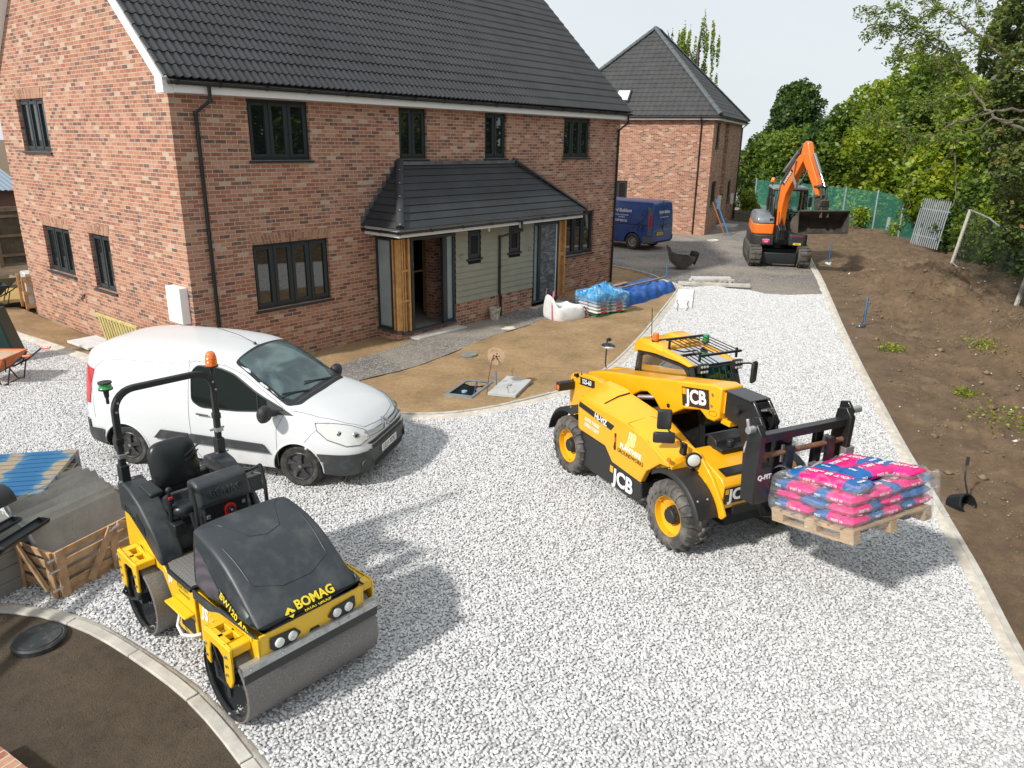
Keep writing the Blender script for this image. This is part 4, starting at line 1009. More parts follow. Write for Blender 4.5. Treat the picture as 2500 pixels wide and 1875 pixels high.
for s in(-1,1):
 for x in(0,-2.73):
  road_wheel(van,(x,s*.76,.315),.315,.19,s,mat('black_hubcap',(.035,.036,.038),.4,dirt=(.12,.11,.10),dscale=10),.205)
 for x in(0,-2.73):
  mb=MB();pts=trace(bv,[(x+.375*math.cos(t),s*.95,.30+.375*math.sin(t))for t in np.linspace(-.02,pi+.02,22)],(0,-s,0),.002);mb.tube(pts,.012,6);mb.build('arch_lip',M_VANW,van)
 ray=(0,-s,0)
 drape('window',bv,rounded([(-.20,1.09),(-.62,1.30),(-.98,1.52),(-1.18,1.585),(-1.52,1.60),(-1.60,1.5),(-1.58,1.12),(-1.45,1.045),(-.9,1.04)],.06)if True else None,(0,s*1.6,0),(1,0,0),(0,0,1),M_VGL,van,.005,.06,reach=2.,ray=ray)
 wf=MB();loop=trace(bv,[(x,s*1.3,z)for x,z in rounded([(-.20,1.09),(-.62,1.30),(-.98,1.52),(-1.18,1.585),(-1.52,1.60),(-1.60,1.5),(-1.58,1.12),(-1.45,1.045),(-.9,1.04)],.06)],ray,.004,closed=True);wf.tube(loop,.012,6);wf.tube(trace(bv,[(-.56,s*1.3,1.05),(-.60,s*1.3,1.29)],ray,.006),.014,6);wf.build('window_seal',M_SATB,van)
 drape('mirror_base',bv,[(-.06,1.03),(-.20,1.10),(-.46,1.22),(-.42,1.04)],(0,s*1.6,0),(1,0,0),(0,0,1),M_SATB,van,.009,.06,reach=2.,ray=ray)
 rs=drape('rub_strip',bv,[(-.40,.50),(-.50,.62),(-1.62,.65),(-1.62,.52)],(0,s*1.6,0),(1,0,0),(0,0,1),M_BP,van,.022,.08,thick=-.02,reach=2.,ray=ray)
 drape('rub_strip',bv,[(-1.66,.52),(-1.66,.65),(-2.10,.66),(-2.22,.53)],(0,s*1.6,0),(1,0,0),(0,0,1),M_BP,van,.022,.08,thick=-.02,reach=2.,ray=ray)
 sm=MB()
 for ln in([(-.30,.30),(-.30,.85),(-.18,1.08),(-.35,1.22),(-.80,1.50),(-1.10,1.62),(-1.55,1.655),(-1.64,1.62),(-1.64,.9),(-1.62,.42),(-1.5,.27)],[(-1.66,1.63),(-1.64,1.66)],[(.33,.92),(.20,.80),(.12,.70)]):
  sm.tube(trace(bv,[(x,s*1.3,z)for x,z in ln],ray,.0005,.06),.0035,4)
 sm.build('door_seam',M_SEAM,van)
 pc=MB();pc.tube(trace(bv,[(x,s*1.3,z)for x,z in((-3.22,.72),(-3.24,1.2),(-3.18,1.45),(-3.05,1.55),(-2.8,1.585),(-2.2,1.60),(-1.72,1.60))],ray,.0,.06),.008,5);pc.tube(trace(bv,[(x,s*1.3,z)for x,z in((-3.1,1.12),(-2.4,1.1),(-1.75,.98))],ray,-.001,.06),.004,5);pc.build('pressing',M_VANW,van)
 h=MB();q=trace(bv,[(-1.32,s*1.3,.94),(-1.50,s*1.3,.95)],ray,.03);h.tube(q,.012,8);h.build('door_handle',M_BP,van)
 mm=MB();mm.loft([[(-.36+dx*sx,s*y,1.10+dz*sz)for sx,sz in[(math.cos(t),math.sin(t))for t in np.linspace(0,2*pi,17)[:-1]]]for y,dx,dz in((.93,.03,.04),(.955,.075,.10),(1.0,.085,.115),(1.06,.085,.115),(1.11,.07,.10),(1.135,.03,.05))])
 mo=mm.build('mirror',M_PLBL,van,smooth=50);a=MB();a.bar([(-.30,s*.84,1.06),(-.34,s*.95,1.07)],.07,.06);a.build('mirror_arm',M_PLBL,mo,bevel=.01)
 hp=[(.26,s*.82,.965),(.48,s*.75,.96),(.66,s*.62,.90),(.80,s*.46,.79),(.865,s*.48,.695),(.80,s*.66,.645),(.66,s*.78,.655),(.45,s*.87,.76),(.32,s*.88,.88)]
 lo=drape3('headlight',bv,hp,(-.62,-s*.70,-.35),M_LAMP,van,.010,.04,rnd=.04)
 sm2=MB();ct=trace(bv,hp,(-.62,-s*.70,-.35),.008,.05,True);sm2.tube(ct,.006,5);sm2.build('lamp_rim',M_SEAM,lo)
 for p,r in(((.72,s*.62,.76),.045),((.56,s*.76,.82),.035)):
  c=trace(bv,[p],(-.62,-s*.70,-.35),.013)[0];b=MB();b.lathe([(r,0),(r*.9,.004),(r*.5,.007),(0,.008)],c,(.62,s*.70,.35),20);b.build('reflector',M_CHR,lo,smooth=60)
 drape3('tail_light',bv,[(-3.30,s*.9,.92),(-3.27,s*.9,1.42),(-3.42,s*.75,1.46),(-3.44,s*.78,.92)],(.5,-s*.85,0),M_REDL,van,.012,.05)
 c=trace(bv,[(.86,s*.60,.385)],(-.8,-s*.5,0),.012)[0];f=MB();f.lathe([(.088,0),(.08,.012),(.066,.0),(.05,-.006),(0,-.004)],c,(.84,s*.54,0),28)
 f.v=[(c[0]+(x-c[0])*1.0,c[1]+(y-c[1])*1.35,c[2]+(z-c[2])*.85)for x,y,z in f.v];f.build('fog_lamp',M_BP,van,smooth=40)
ws_o=[(-.03,-.64),(-.01,0),(-.03,.64),(-.16,.755),(-.55,.735),(-.98,.655),(-1.04,0),(-.98,-.655),(-.55,-.735),(-.16,-.755)]
drape('windscreen_surround',bv,rounded([(y,-x)for x,y in ws_o],.05),(0,0,3),(0,1,0),(-1,0,0),M_SATB,van,.003,.07,reach=3,ray=(0,0,-1))
def m_screen():
 m,nt,b=_new('windscreen_glass');co=objco(nt)
 n1=noise(nt,1.7,4,mapv(nt,co,(1.4,.8,1),rot=(0,0,.5)),.5,1.2)
 c=ramp(nt,n1,[(.32,(.018,.034,.038)),(.5,(.05,.085,.09)),(.68,(.13,.19,.19))])
 nt.links.new(c,b.inputs['Base Color']);b.inputs['Roughness'].default_value=.04;b.inputs['IOR'].default_value=1.55;return m
drape('windscreen',bv,rounded([(y,-x)for x,y in[(-.16,-.60),(-.16,.60),(-.26,.685),(-.60,.675),(-.96,.60),(-.985,.0),(-.96,-.60),(-.60,-.675),(-.26,-.685)]],.05),(0,0,3),(0,1,0),(-1,0,0),m_screen(),van,.006,.07,reach=3,ray=(0,0,-1))
wp=MB()
for y0,y1,x1 in((.42,-.10,-.27),(-.20,-.66,-.30)):
 q=trace(bv,[(-.13,y0,2),(x1,y1,2)],(0,0,-1),.022,.05);wp.tube(q,.008,5)
 q=trace(bv,[(-.16,y0-.02,2),(x1+.02,y1-.06,2)],(0,0,-1),.012,.05);wp.tube(q,.006,4)
wp.build('wiper',M_SATB,van)
sc=MB()
sc.tube(trace(bv,[(.80,-.47,2),(.845,-.2,2),(.86,0,2),(.845,.2,2),(.80,.47,2)],(0,0,-1),.0,.05),.004,4)
for s in(-1,1):sc.tube(trace(bv,[(.80,s*.47,2),(.62,s*.63,2),(.3,s*.75,2),(-.08,s*.78,2)],(0,0,-1),.0,.05),.004,4)
sc.tube(trace(bv,[(-.10,-.6,2),(-.085,0,2),(-.10,.6,2)],(0,0,-1),.002,.05),.006,4)
sc.build('bonnet_seam',M_SEAM,van)
ae=MB();b0=trace(bv,[(-1.08,0,3)],(0,0,-1),.0)[0];ae.lathe([(.028,0),(.02,.02),(.008,.035)],b0,(0,0,1),14);ae.tube([b0+Vector((0,0,.02)),b0+Vector((-.25,0,.12)),b0+Vector((-.60,0,.20))],.004,5);ae.build('aerial',M_SATB,van)
gr=drape('grille',bv,rounded([(-.50,.615),(.50,.615),(.60,.655),(.50,.665),(-.50,.665),(-.60,.655)],.02),(2,0,0),(0,1,0),(0,0,1),M_SATB,van,.008,.05,reach=3,ray=(-1,0,0))
gr2=drape('grille',bv,rounded([(-.40,.545),(.40,.545),(.55,.60),(-.55,.60)],.02),(2,0,0),(0,1,0),(0,0,1),M_SATB,van,.014,.05,reach=3,ray=(-1,0,0))
drape('lower_grille',bv,rounded([(-.46,.275),(.46,.275),(.52,.35),(-.52,.35)],.03),(2,0,0),(0,1,0),(0,0,1),M_SATB,van,.016,.05,reach=3,ray=(-1,0,0))
gb=MB()
for z in(.29,.315,.34):gb.tube(trace(bv,[(2,-.48,z),(2,.48,z)],(-1,0,0),.02,.06),.005,4)
for z in(.56,.585,.635):gb.tube(trace(bv,[(2,-.50,z),(2,.50,z)],(-1,0,0),.018,.06),.005,4)
gb.build('grille_slats',M_PLBL,van)
ch=MB()
for dz in(.0,-.062):
 z=.775+dz;L=[(-.56,z+.02),(-.30,z-.012),(-.085,z-.02),(0,z+.045),(.085,z-.02),(.30,z-.012),(.56,z+.02)]
 q=trace(bv,[(2,y,zz)for y,zz in L],(-1,0,0),.012,.04);ch.bar(q,.034,.020,up=(0,0,1))
ch.build('emblem_bars',M_CHR,van,bevel=.003)
c=trace(bv,[(2,0,.455)],(-1,0,0),.02)[0]
pm=MB();pm.box((c[0]+.004,0,.455),(.006,.52,.112));pm.build('number_plate',mat('white_plate',(.72,.72,.68),.4),van,bevel=.004)
text('plate_lettering','LG11 XOU',M_SATB,van,(c[0]+.0085,0,.453),(0,1,0),(0,0,1),.105,.001,.86,bold=.012)
bd=MB();q=trace(bv,[(.14,-1.3,.62)],(0,1,0),.003)[0];bd.lathe([(.022,0),(.016,.008),(0,.009)],q,(0,-1,0),14);bd.build('side_repeater',M_LAMP,van)
M_YEL=mat('yellow_machine_paint',(.80,.49,.012),.36,coat=.35,var=.05,vscale=3,dirt=(.42,.30,.10),dscale=5,dlo=.60,dhi=.9)
M_YEL2=mat('amber_machine_paint',(.84,.40,.008),.34,coat=.4,var=.04,vscale=3,dirt=(.45,.30,.12),dscale=4,dlo=.62,dhi=.95)
M_HOOD=mat('dark_moulded_hood',(.030,.037,.043),.40,bmp=.10,bscale=300,dirt=(.10,.105,.105),dscale=3.5,dlo=.48,dhi=.85)
M_VINYL=mat('black_vinyl',(.014,.017,.019),.33,bmp=.08,bscale=200)
def m_drum():
 m,nt,b=_new('drum_steel');co=objco(nt)
 n1=noise(nt,90,3,co,.7);n2=noise(nt,2.5,5,co)
 c=ramp(nt,n1,[(.3,(.13,.125,.12)),(.6,(.24,.23,.225)),(.8,(.40,.39,.38))])
 c=mixc(nt,ramp(nt,n2,[(.4,(0,0,0)),(.7,(.5,.5,.5))]),c,(.22,.20,.185))
 nt.links.new(c,b.inputs['Base Color']);b.inputs['Metallic'].default_value=.35;b.inputs['Roughness'].default_value=.55
 bump(nt,b,n1,.4,.004);return m
M_DRUM=m_drum()
M_DRIN=mat('drum_inside',(.05,.053,.056),.4,.4,dirt=(.16,.155,.15),dscale=4)
def m_mesh():
 m,nt,b=_new('vent_mesh');v=N(nt,'ShaderNodeTexVoronoi',i_Scale=110.,i_Randomness=.1);nt.links.new(objco(nt),v.inputs['Vector'])
 nt.links.new(ramp(nt,v.outputs['Distance'],[(.28,(.01,.01,.012)),(.42,(.10,.09,.11))]),b.inputs['Base Color']);b.inputs['Roughness'].default_value=.5;return m
M_VMESH=m_mesh()
M_YTXT=mat('yellow_lettering',(.80,.62,.02),.5)
M_WTXT=mat('white_lettering',(.80,.80,.80),.5)
HX=Vector((-.048,-1,0)).normalized();HL=Vector((1,-.048,0)).normalized()
ro=Vector((-3.83,-8.69,0))-HL*.07
rol=empty('tandem_roller',ro,math.atan2(HX.y,HX.x),'yellow and black twin drum road roller with folding roll bar','roller')
def drum(name,x,parent):
 mb=MB();mb.lathe([(.335,-.60),(.35,-.592),(.35,.592),(.335,.60),(.332,.60),(.332,-.60),(.335,-.60)],(x,0,.35),(0,1,0),72,caps=False)
 d=mb.build(name,M_DRUM,parent,smooth=40)
 for s in(-1,1):
  i=MB();i.lathe([(.332,.60),(.325,.40),(.12,.34),(.10,.37),(.06,.38),(0,.38)],(x,0,.35),(0,s,0),40,caps=False);i.lathe([(.333,.585),(.305,.585),(.305,.57),(.333,.57)],(x,0,.35),(0,s,0),48,caps=False)
  i.build('drum_dish',M_DRIN,d,smooth=30)
  i=MB()
  i.lathe([(.10,.36),(.10,.50),(.06,.51),(0,.51)],(x,0,.35),(0,s,0),16)
  for k in range(8):
   a=2*pi*k/8;i.cyl((x+.08*math.cos(a),s*.50,.35+.08*math.sin(a)),(x+.08*math.cos(a),s*.525,.35+.08*math.sin(a)),.014,n=6,mi=1)
  i.build('hub_motor',[M_SATB,M_STEEL],d,smooth=30)
 return d
drum('drum',0,rol);drum('drum',-1.56,rol)
fx=MB()
fx.prism([(-.62,.34),(-.60,.80),(-.30,.79),(-.22,.80),(.30,.83),(.335,.82),(.335,.60),(.20,.585),(.15,.70),(-.15,.70),(-.30,.56),(-.34,.30),(-.48,.26)],'y',-.475,-.455)
fx.prism([(-.62,.34),(-.60,.80),(-.30,.79),(-.22,.80),(.30,.83),(.335,.82),(.335,.60),(.20,.585),(.15,.70),(-.15,.70),(-.30,.56),(-.34,.30),(-.48,.26)],'y',.455,.475)
fx.bb((.315,-.455,.60),(.335,.455,.835));fx.bb((-.15,-.455,.71),(.315,.455,.76));fx.bb((-.62,-.45,.30),(-.45,.45,.70))
ch_=fx.build('chassis',M_YEL,rol,bevel=.006,smooth=30)
def yoke(x0,parent,flip=1):
 """outrigger bracket: slotted top arm and hanging plate"""
 f=flip
 for s in(-1,1):
  mb=MB();y0,y1=s*.475,s*.625
  def B(a,b):mb.bb((x0+f*a[0],a[1],a[2]),(x0+f*b[0],b[1],b[2]))
  B((-.16,y0,.715),(-.10,y1,.775));B((.00,y0,.715),(.045,y1,.775));B((.15,y0,.70),(.24,y1,.775))
  B((-.10,y1-s*.05,.715),(.15,y1,.775));B((-.10,y0,.715),(.15,y0+s*.04,.775))
  P=[(-.16,.775),(.24,.775),(.24,.50),(.20,.42),(.14,.42),(.12,.52),(.13,.66),(.06,.70),(-.06,.70),(-.09,.62),(-.10,.48),(-.16,.50)]
  mb.prism([(x0+f*a,b)for a,b in P],'y',min(y1,y1+s*.022),max(y1,y1+s*.022))
  o=mb.build('drum_bracket',M_YEL,parent,bevel=.008,smooth=30);h=MB()
  for a,b in((-.13,.66),(-.13,.56),(.19,.70),(.19,.62),(.18,.54)):h.cyl((x0+f*a,s*.645,b),(x0+f*a,s*.66,b),.014,n=6)
  h.tube([(x0-f*.10,s*.55,.66),(x0-f*.12,s*.60,.52),(x0-f*.05,s*.62,.38),(x0+f*.05,s*.58,.34)],.016,8,mi=1)
  h.tube([(x0+f*.15,s*.64,.44),(x0+f*.20,s*.66,.36),(x0+f*.13,s*.62,.30),(x0+.02,s*.56,.33)],.014,8,mi=1)
  h.box((x0,s*.56,.38),(.16,.10,.10),mi=1);h.tube([(x0-f*.08,s*.62,.70),(x0,s*.63,.58),(x0+f*.04,s*.62,.46)],.012,6,mi=1)
  h.build('hoses_and_bolts',[M_STEEL,M_SATB],o,smooth=40)
yoke(0,rol);yoke(-1.56,rol,-1)
def scraper(x,parent,s=1):
 mb=MB();mb.bb((x,-.62,.605),(x+s*.012,.60,.665));mb.bb((x,-.62,.66),(x-s*.05,.60,.668))
 for y in(-.56,-.30,0,.30,.54):mb.cyl((x+s*.012,y,.636),(x+s*.024,y,.636),.013,n=6)
 o=mb.build('scraper_bar',M_ZINC,parent,smooth=30);r=MB();r.add([(x+s*.004,-.61,.61),(x+s*.004,.59,.61),(x-s*.012,.59,.51),(x-s*.012,-.61,.51)],[(0,1,2,3)]);r.build('rubber_blade',M_SATB,o);return o
scraper(.36,rol);scraper(-1.92,rol,-1)
TH=dict(zt=[(-.70,1.30),(-.66,1.345),(-.40,1.315),(-.15,1.23),(.05,1.10),(.18,1.0),(.27,.925),(.315,.875),(.33,.85)],zs=[(-.70,1.23),(-.66,1.27),(-.40,1.235),(-.15,1.15),(.05,1.025),(.18,.935),(.27,.865),(.315,.85),(.33,.843)],ws=[(-.70,.395),(-.66,.42),(-.3,.435),(.1,.44),(.27,.44),(.33,.42)],wm=[(-.70,.42),(-.66,.455),(-.3,.47),(.25,.475),(.33,.455)],zb=[(-.70,.78),(-.37,.78),(-.34,.80),(.33,.835)],p=1.6)
xs=[-.70,-.69,-.675,-.66,-.6,-.5,-.4,-.37,-.34,-.25,-.15,-.05,.05,.12,.18,.23,.27,.295,.315,.325,.33]
hood=loft_body(TH,xs,M_HOOD,'hood',rol,n=3.6,nz=7,zlow=(.80,.84),nt=12)
hb=bvh_of(hood);up_=(0,0,-1)
cr_=MB()
for ln in([(-.66,-.40),(-.56,-.26),(-.30,-.13),(-.26,0),(-.30,.13),(-.56,.24),(-.63,.30),(-.60,.42)],[(-.36,.36),(.06,.33),(.14,.12),(.14,-.12),(.06,-.33),(-.30,-.36)]):
 cr_.tube(trace(hb,[(x,y,3)for x,y in ln],up_,-.001,.03),.006,6)
cr_.build('pressing',M_HOOD,hood,smooth=60)
for s in(-1,1):
 drape('vent',hb,rounded([(-.63,.86),(-.63,1.20),(-.50,1.17),(-.20,.98),(-.23,.85)],.02),(0,s*2,0),(1,0,0),(0,0,1),M_VMESH,hood,.004,.05,reach=3,ray=(0,-s,0))
 e=MB();e.tube(trace(hb,[(x,s*2,z)for x,z in rounded([(-.63,.86),(-.63,1.20),(-.50,1.17),(-.20,.98),(-.23,.85)],.02)],(0,-s,0),.002,.05,True),.009,6)
 e.tube(trace(hb,[(-.20,s*2,1.0),(.10,s*2,.90),(.30,s*2,.85)],(0,-s,0),.002,.05),.007,6);e.build('vent_rim',M_HOOD,hood,smooth=60)
k=MB();k.prism([(-.66,.72),(-.66,.80),(-.30,.80),(-.22,.845),(.33,.845),(.33,.832),(-.20,.80),(-.30,.765),(-.40,.72)],'y',-.492,-.47);k.prism([(-.66,.72),(-.66,.80),(-.30,.80),(-.22,.845),(.33,.845),(.33,.832),(-.20,.80),(-.30,.765),(-.40,.72)],'y',.47,.492);k.build('hood_lip',M_HOOD,rol,bevel=.006)
sg=Vector((.30,0,-.165)).normalized()
text('side_lettering','BW120 AD',M_YTXT,hood,(.02,-.486,.905),(1,0,-.42),(.42,0,1),.10,.002,.85,bold=.02,shear=.15)
stp_=MB()
for i in range(4):
 q=Vector((.205+.02*i,-.487,.832-.0085*i));stp_.box(q,(.010,.003,.055),rot=(0,.2,0))
stp_.build('side_stripes',M_YTXT,hood,smooth=0)
c=trace(hb,[(2,.02,.905)],(-1,0,0),.004)[0]
nrm=Vector((.62,0,.78));uu=Vector((-.78,0,.62))
text('front_lettering','BOMAG',M_YTXT,hood,c+Vector((0,.03,.012)),(0,1,0),uu,.105,.003,.92,bold=.028)
text('front_lettering','FAYAT GROUP',M_YTXT,hood,c+Vector((.043,.03,-.032)),(0,1,0),uu,.036,.003,1.,bold=.01)
lg=MB()
for s1,s2 in((1,1),(-1,-1)):
 pts=[(-.045,0),(0,.045),(.016,.029),(-.013,0),(.0,-.013),(-.016,-.029)]if s1>0 else[(.045,0),(0,-.045),(-.016,-.029),(.013,0),(0,.013),(.016,.029)]
 b0=c+Vector((.02,-.20,-.008));vs=[b0+Vector((0,1,0))*a+uu*b+nrm*.002 for a,b in pts];lg.add(vs,[tuple(range(6))])
lg.build('emblem',M_YTXT,hood,smooth=0,fix=False)
for s in(-1,1):
 l_=MB();P=[(s*.12,.715),(s*.17,.775),(s*.38,.790),(s*.385,.70),(s*.34,.66),(s*.18,.665)]
 l_.prism(P,'x',.336,.350);lp=l_.build('headlight',M_SATB,rol,bevel=.006)
 for y,mm in((.20,M_LAMP),(.31,M_PVCW)):
  b=MB();b.lathe([(.038,0),(.038,.014),(.03,.020),(0,.022)],(.348,s*y,.725),(1,0,0),20);b.build('lens',mm if s<0 else(M_LAMP if mm==M_PVCW else M_LAMP),lp,smooth=50)
sl=MB();sl.prism([(-.05,.665),(-.035,.69),(.035,.69),(.05,.665)],'x',.336,.340);sl.build('front_slot',M_SATB,rol,smooth=0)
ds=MB();ds.box((-.10,-.477,.72),(.04,.004,.09),rot=(0,.3,0));ds.build('warning_sticker',M_SATB,rol,smooth=0)
rr=MB()
rr.prism([(-2.0,.62),(-1.98,1.12),(-1.90,1.20),(-1.40,.86),(-1.20,.72),(-1.02,.76),(-.70,.76),(-.70,.30),(-.80,.24),(-1.06,.24),(-1.16,.50),(-1.28,.68),(-1.84,.70),(-1.90,.55)],'y',-.47,-.45)
rr.prism([(-2.0,.62),(-1.98,1.12),(-1.90,1.20),(-1.40,.86),(-1.20,.72),(-1.02,.76),(-.70,.76),(-.70,.30),(-.80,.24),(-1.06,.24),(-1.16,.50),(-1.28,.68),(-1.84,.70),(-1.90,.55)],'y',.45,.47)
rr.bb((-1.14,-.45,.26),(-.72,.45,.745));rr.bb((-1.98,-.45,.60),(-1.90,.45,1.0));rr.bb((-1.90,-.45,.705),(-1.14,.45,.745));rr.bb((-.70,-.18,.30),(-.60,.18,.62))
rr.prism([(-1.10,.53),(-.72,.53),(-.72,.51),(-1.10,.51)],'y',-.56,-.47)
rr.build('rear_frame',M_YEL,rol,bevel=.008,smooth=30)
rh=MB();rh.prism([(-1.0,.30),(-.74,.30),(-.74,.45),(-1.0,.45)],'y',-.474,-.470);rh.build('service_opening',M_SATB,rol,smooth=0)
hs=MB();hs.tube([(-.98,-.49,.42),(-.96,-.53,.33),(-.86,-.54,.29),(-.74,-.50,.32),(-.66,-.46,.36)],.014,8);hs.build('hose',M_PVCW,rol)
def m_checker():
 m,nt,b=_new('chequer_plate');v=N(nt,'ShaderNodeTexBrick',i_Scale=1.)
 for kk,vv in(('Color1',(0,0,0,1)),('Color2',(0,0,0,1)),('Mortar',(1,1,1,1)),('Mortar Size',.006),('Brick Width',.05),('Row Height',.025)):v.inputs[kk].default_value=vv
 nt.links.new(mapv(nt,uvco(nt),rot=(0,0,.78)),v.inputs[0]);b.inputs['Metallic'].default_value=.5;b.inputs['Roughness'].default_value=.5
 nt.links.new(mixc(nt,v.outputs['Fac'],(.27,.26,.25),(.36,.345,.33)),b.inputs['Base Color']);bump(nt,b,v.outputs['Fac'],.6,.004);return m
fp=MB();fp.prism([(-1.26,-.30),(-1.20,-.47),(-1.10,-.50),(-.68,-.50),(-.68,.50),(-1.20,.50),(-1.26,.3)],'z',.762,.80);fp.build('floor_plate',M_SATB,rol,bevel=.006)
fq=MB();fq.prism([(-1.24,-.29),(-1.19,-.45),(-1.10,-.475),(-.70,-.475),(-.70,.475),(-1.19,.475)],'z',.801,.806);fq.build('chequer_plate',m_checker(),rol,smooth=0)
pf=MB()
for s in(-1,1):
 y0,y1=s*.30,s*.50
 P=[(-1.97,1.06),(-1.97,1.34),(-1.90,1.37),(-1.72,1.34),(-1.52,1.24),(-1.30,1.05),(-1.22,.90),(-1.20,.78),(-1.30,.80),(-1.52,.93),(-1.80,1.06)]
 pf.prism(P,'y',min(y0,y1),max(y0,y1))
pf.bb((-1.95,-.30,.80),(-1.30,.30,1.05));pf.bb((-1.97,-.30,1.05),(-1.86,.30,1.25))
pfo=pf.build('platform_moulding',M_HOOD,rol,bevel=.02,seg=3,smooth=35)
rc_=MB();rc_.prism([(-1.60,1.06),(-1.46,.98),(-1.46,1.06),(-1.60,1.15)],'y',-.505,-.498);rc_.build('grip_recess',M_SATB,pfo,smooth=0)
text('moulded_lettering','BOMAG',M_HOOD,pfo,(-1.76,-.503,1.10),(1,0,-.3),(.3,0,1),.07,.006,.9,bold=.02)
se=MB()
def pad(mb,c,w,h,t,tilt,r=.10,bulge=.04):
 rings=[];n=28
 for k,(sc_,o)in enumerate(((.80,-t/2),(.96,-t*.3),(1.,0),(.97,t*.28),(.85,t*.46),(.45,t*.5+bulge*.5),(.02,t*.5+bulge*.6))):
  g=[]
  for i in range(n):
   a=2*pi*i/n;ca,sa=math.cos(a),math.sin(a);e=.5
   px_=w/2*sc_*math.copysign(abs(ca)**e,ca)*(1-.10*(sa*.5+.5));pz_=h/2*sc_*math.copysign(abs(sa)**e,sa)
   g.append(Vector((o,px_,pz_)))
  rings.append(g)
 Q=Matrix.Rotation(tilt,3,'Y');mb.loft([[Q@p+Vector(c)for p in g]for g in rings])
pad(se,(-1.66,-.10,1.50),.46,.44,.13,-.22);s0=se.build('seat_back',M_VINYL,rol,smooth=60,sub=1)
se=MB();pad(se,(-1.40,-.10,1.20),.48,.46,.13,-pi/2-.06);se.build('seat_cushion',M_VINYL,rol,smooth=60,sub=1)
sb=MB()
for dz,wd in((.10,.11),(.05,.09),(0.,.06)):sb.tube([(-1.575+.0*dz,.0-.03,1.46+dz),(-1.578,.04,1.50+dz),(-1.60,.06+wd*.5,1.53+dz)],.008,6)
sb.build('seat_piping',M_VINYL,s0)
am=MB();am.box((-1.46,-.40,1.40),(.24,.12,.05),rot=(.1,.12,0));am.box((-1.48,.22,1.38),(.30,.12,.05));am.build('armrest',M_VINYL,rol,bevel=.02,seg=3)
bs=MB();bs.box((-1.42,-.10,1.09),(.30,.30,.09));bs.box((-1.30,-.30,1.06),(.20,.10,.12));bs.build('seat_base',M_SATB,rol,bevel=.01)
lv_=MB()
for y in(-.33,.24):
 lv_.tube([(-1.30,y,1.10),(-1.28,y,1.30)],.020,8);lv_.cyl((-1.28,y,1.30),(-1.28,y,1.34),.035,n=12);lv_.tube([(-1.28,y,1.34),(-1.27,y,1.42)],.016,8);lv_.ball((-1.27,y,1.43),.028,10)
lo_=lv_.build('drive_lever',M_SATB,rol)
b=MB();b.box((-1.25,-.33,1.36),(.02,.03,.015));b.box((-1.25,.25,1.36),(.02,.03,.015));b.build('red_button',mat('red_plastic',(.55,.02,.02),.4),lo_)
db=MB();db.prism([(-1.10,1.34),(-1.12,1.54),(-1.02,1.575),(-.93,1.54),(-.88,1.36),(-.92,1.32)],'y',-.24,.22);dbo=db.build('dashboard',M_HOOD,rol,bevel=.03,seg=3,smooth=40)
text('moulded_lettering','BOMAG',M_HOOD,dbo,(-.895,0,1.45),(0,1,0),(-.25,0,1),.085,.012,.95,bold=.02)
dc=MB();dc.bb((-1.06,-.20,.80),(-.92,.20,1.335));dc.build('console',M_SATB,rol,bevel=.01)
rd=MB();rd.cyl((-.92,.02,1.26),(-.895,.02,1.26),.052,n=24);rd.bb((-.915,-.03,1.10),(-.897,.07,1.26));rdo=rd.build('isolator_bracket',mat('red_plastic',(.55,.02,.02),.4),rol,bevel=.004)
kn=MB();kn.cyl((-.895,.02,1.26),(-.865,.02,1.26),.030,.026,n=14);kn.cyl((-.865,.02,1.26),(-.858,.02,1.26),.012,n=10,mi=1);kn.build('isolator_knob',[M_SATB,M_ZINC],rdo)
gb_=MB()
for s in(-1,1):
 y=s*.31-.01;gb_.tube([(-.86,y,1.05),(-.78,y,1.25),(-.79,y,1.45),(-.84,y,1.60)],.018,8);gb_.tube([(-.84,y,1.60),(-.90,y-s*.02,1.56),(-1.0,y-s*.06,1.50)],.014,8);gb_.bar([(-.98,y-s*.04,1.30),(-.92,y-s*.04,1.1),(-.88,y,1.02)],.02,.05)
gb_.build('grab_bar',M_SATB,rol,smooth=50)
bx=MB()
for y,z in((-.17,1.24),(.15,1.28),(.16,1.16),(-.08,1.18)):bx.box((-.912,y,z),(.012,.03,.03))
bx.build('socket',M_ZINC,rol)
sw=MB();sw.prism([(-1.42,1.14),(-1.42,1.30),(-1.15,1.36),(-1.12,1.22)],'y',.28,.46);sw.tube([(-1.3,.30,1.42),(-1.15,.36,1.45),(-1.05,.33,1.44)],.012,6);sw.build('side_console',M_HOOD,rol,bevel=.02,seg=3)
rx=-1.93;ty=.45
def post(t):return rx+.10*t
P=[(rx+.02,-ty,1.18),(rx+.03,-ty,1.62),(rx+.05,-ty,2.02)]
arc=[(rx+.055,-ty+.18*(1-math.cos(a)),2.02+.18*math.sin(a))for a in np.linspace(.15,pi/2,7)]
L=P+arc;L=L+[(x,-y,z)for x,y,z in L[::-1]]
rb_=MB();rb_.bar(L,.055,.055,up=(1,0,0));rbo=rb_.build('roll_bar',M_PLBL,rol,bevel=.008,smooth=35)
hg=MB();hz=MB()
for s in(-1,1):
 hg.box((rx+.03,s*ty,1.34),(.10,.075,.34));hg.box((rx+.035,s*ty,1.74),(.07,.068,.06))
 hz.cyl((rx+.02,s*ty-.07,1.60),(rx+.02,s*ty+.07,1.60),.012,n=8);hz.box((rx+.055,s*ty,1.60),(.05,.07,.035));hz.cyl((rx+.06,s*ty-.06,1.36),(rx+.06,s*ty+.07,1.36),.010,n=8)
 hz.cyl((rx+.09,s*(ty-.02),2.10),(rx+.093,s*(ty-.02),2.10),.01,n=8);hz.cyl((rx+.088,s*(ty),2.02),(rx+.093,s*(ty),2.02),.01,n=8)
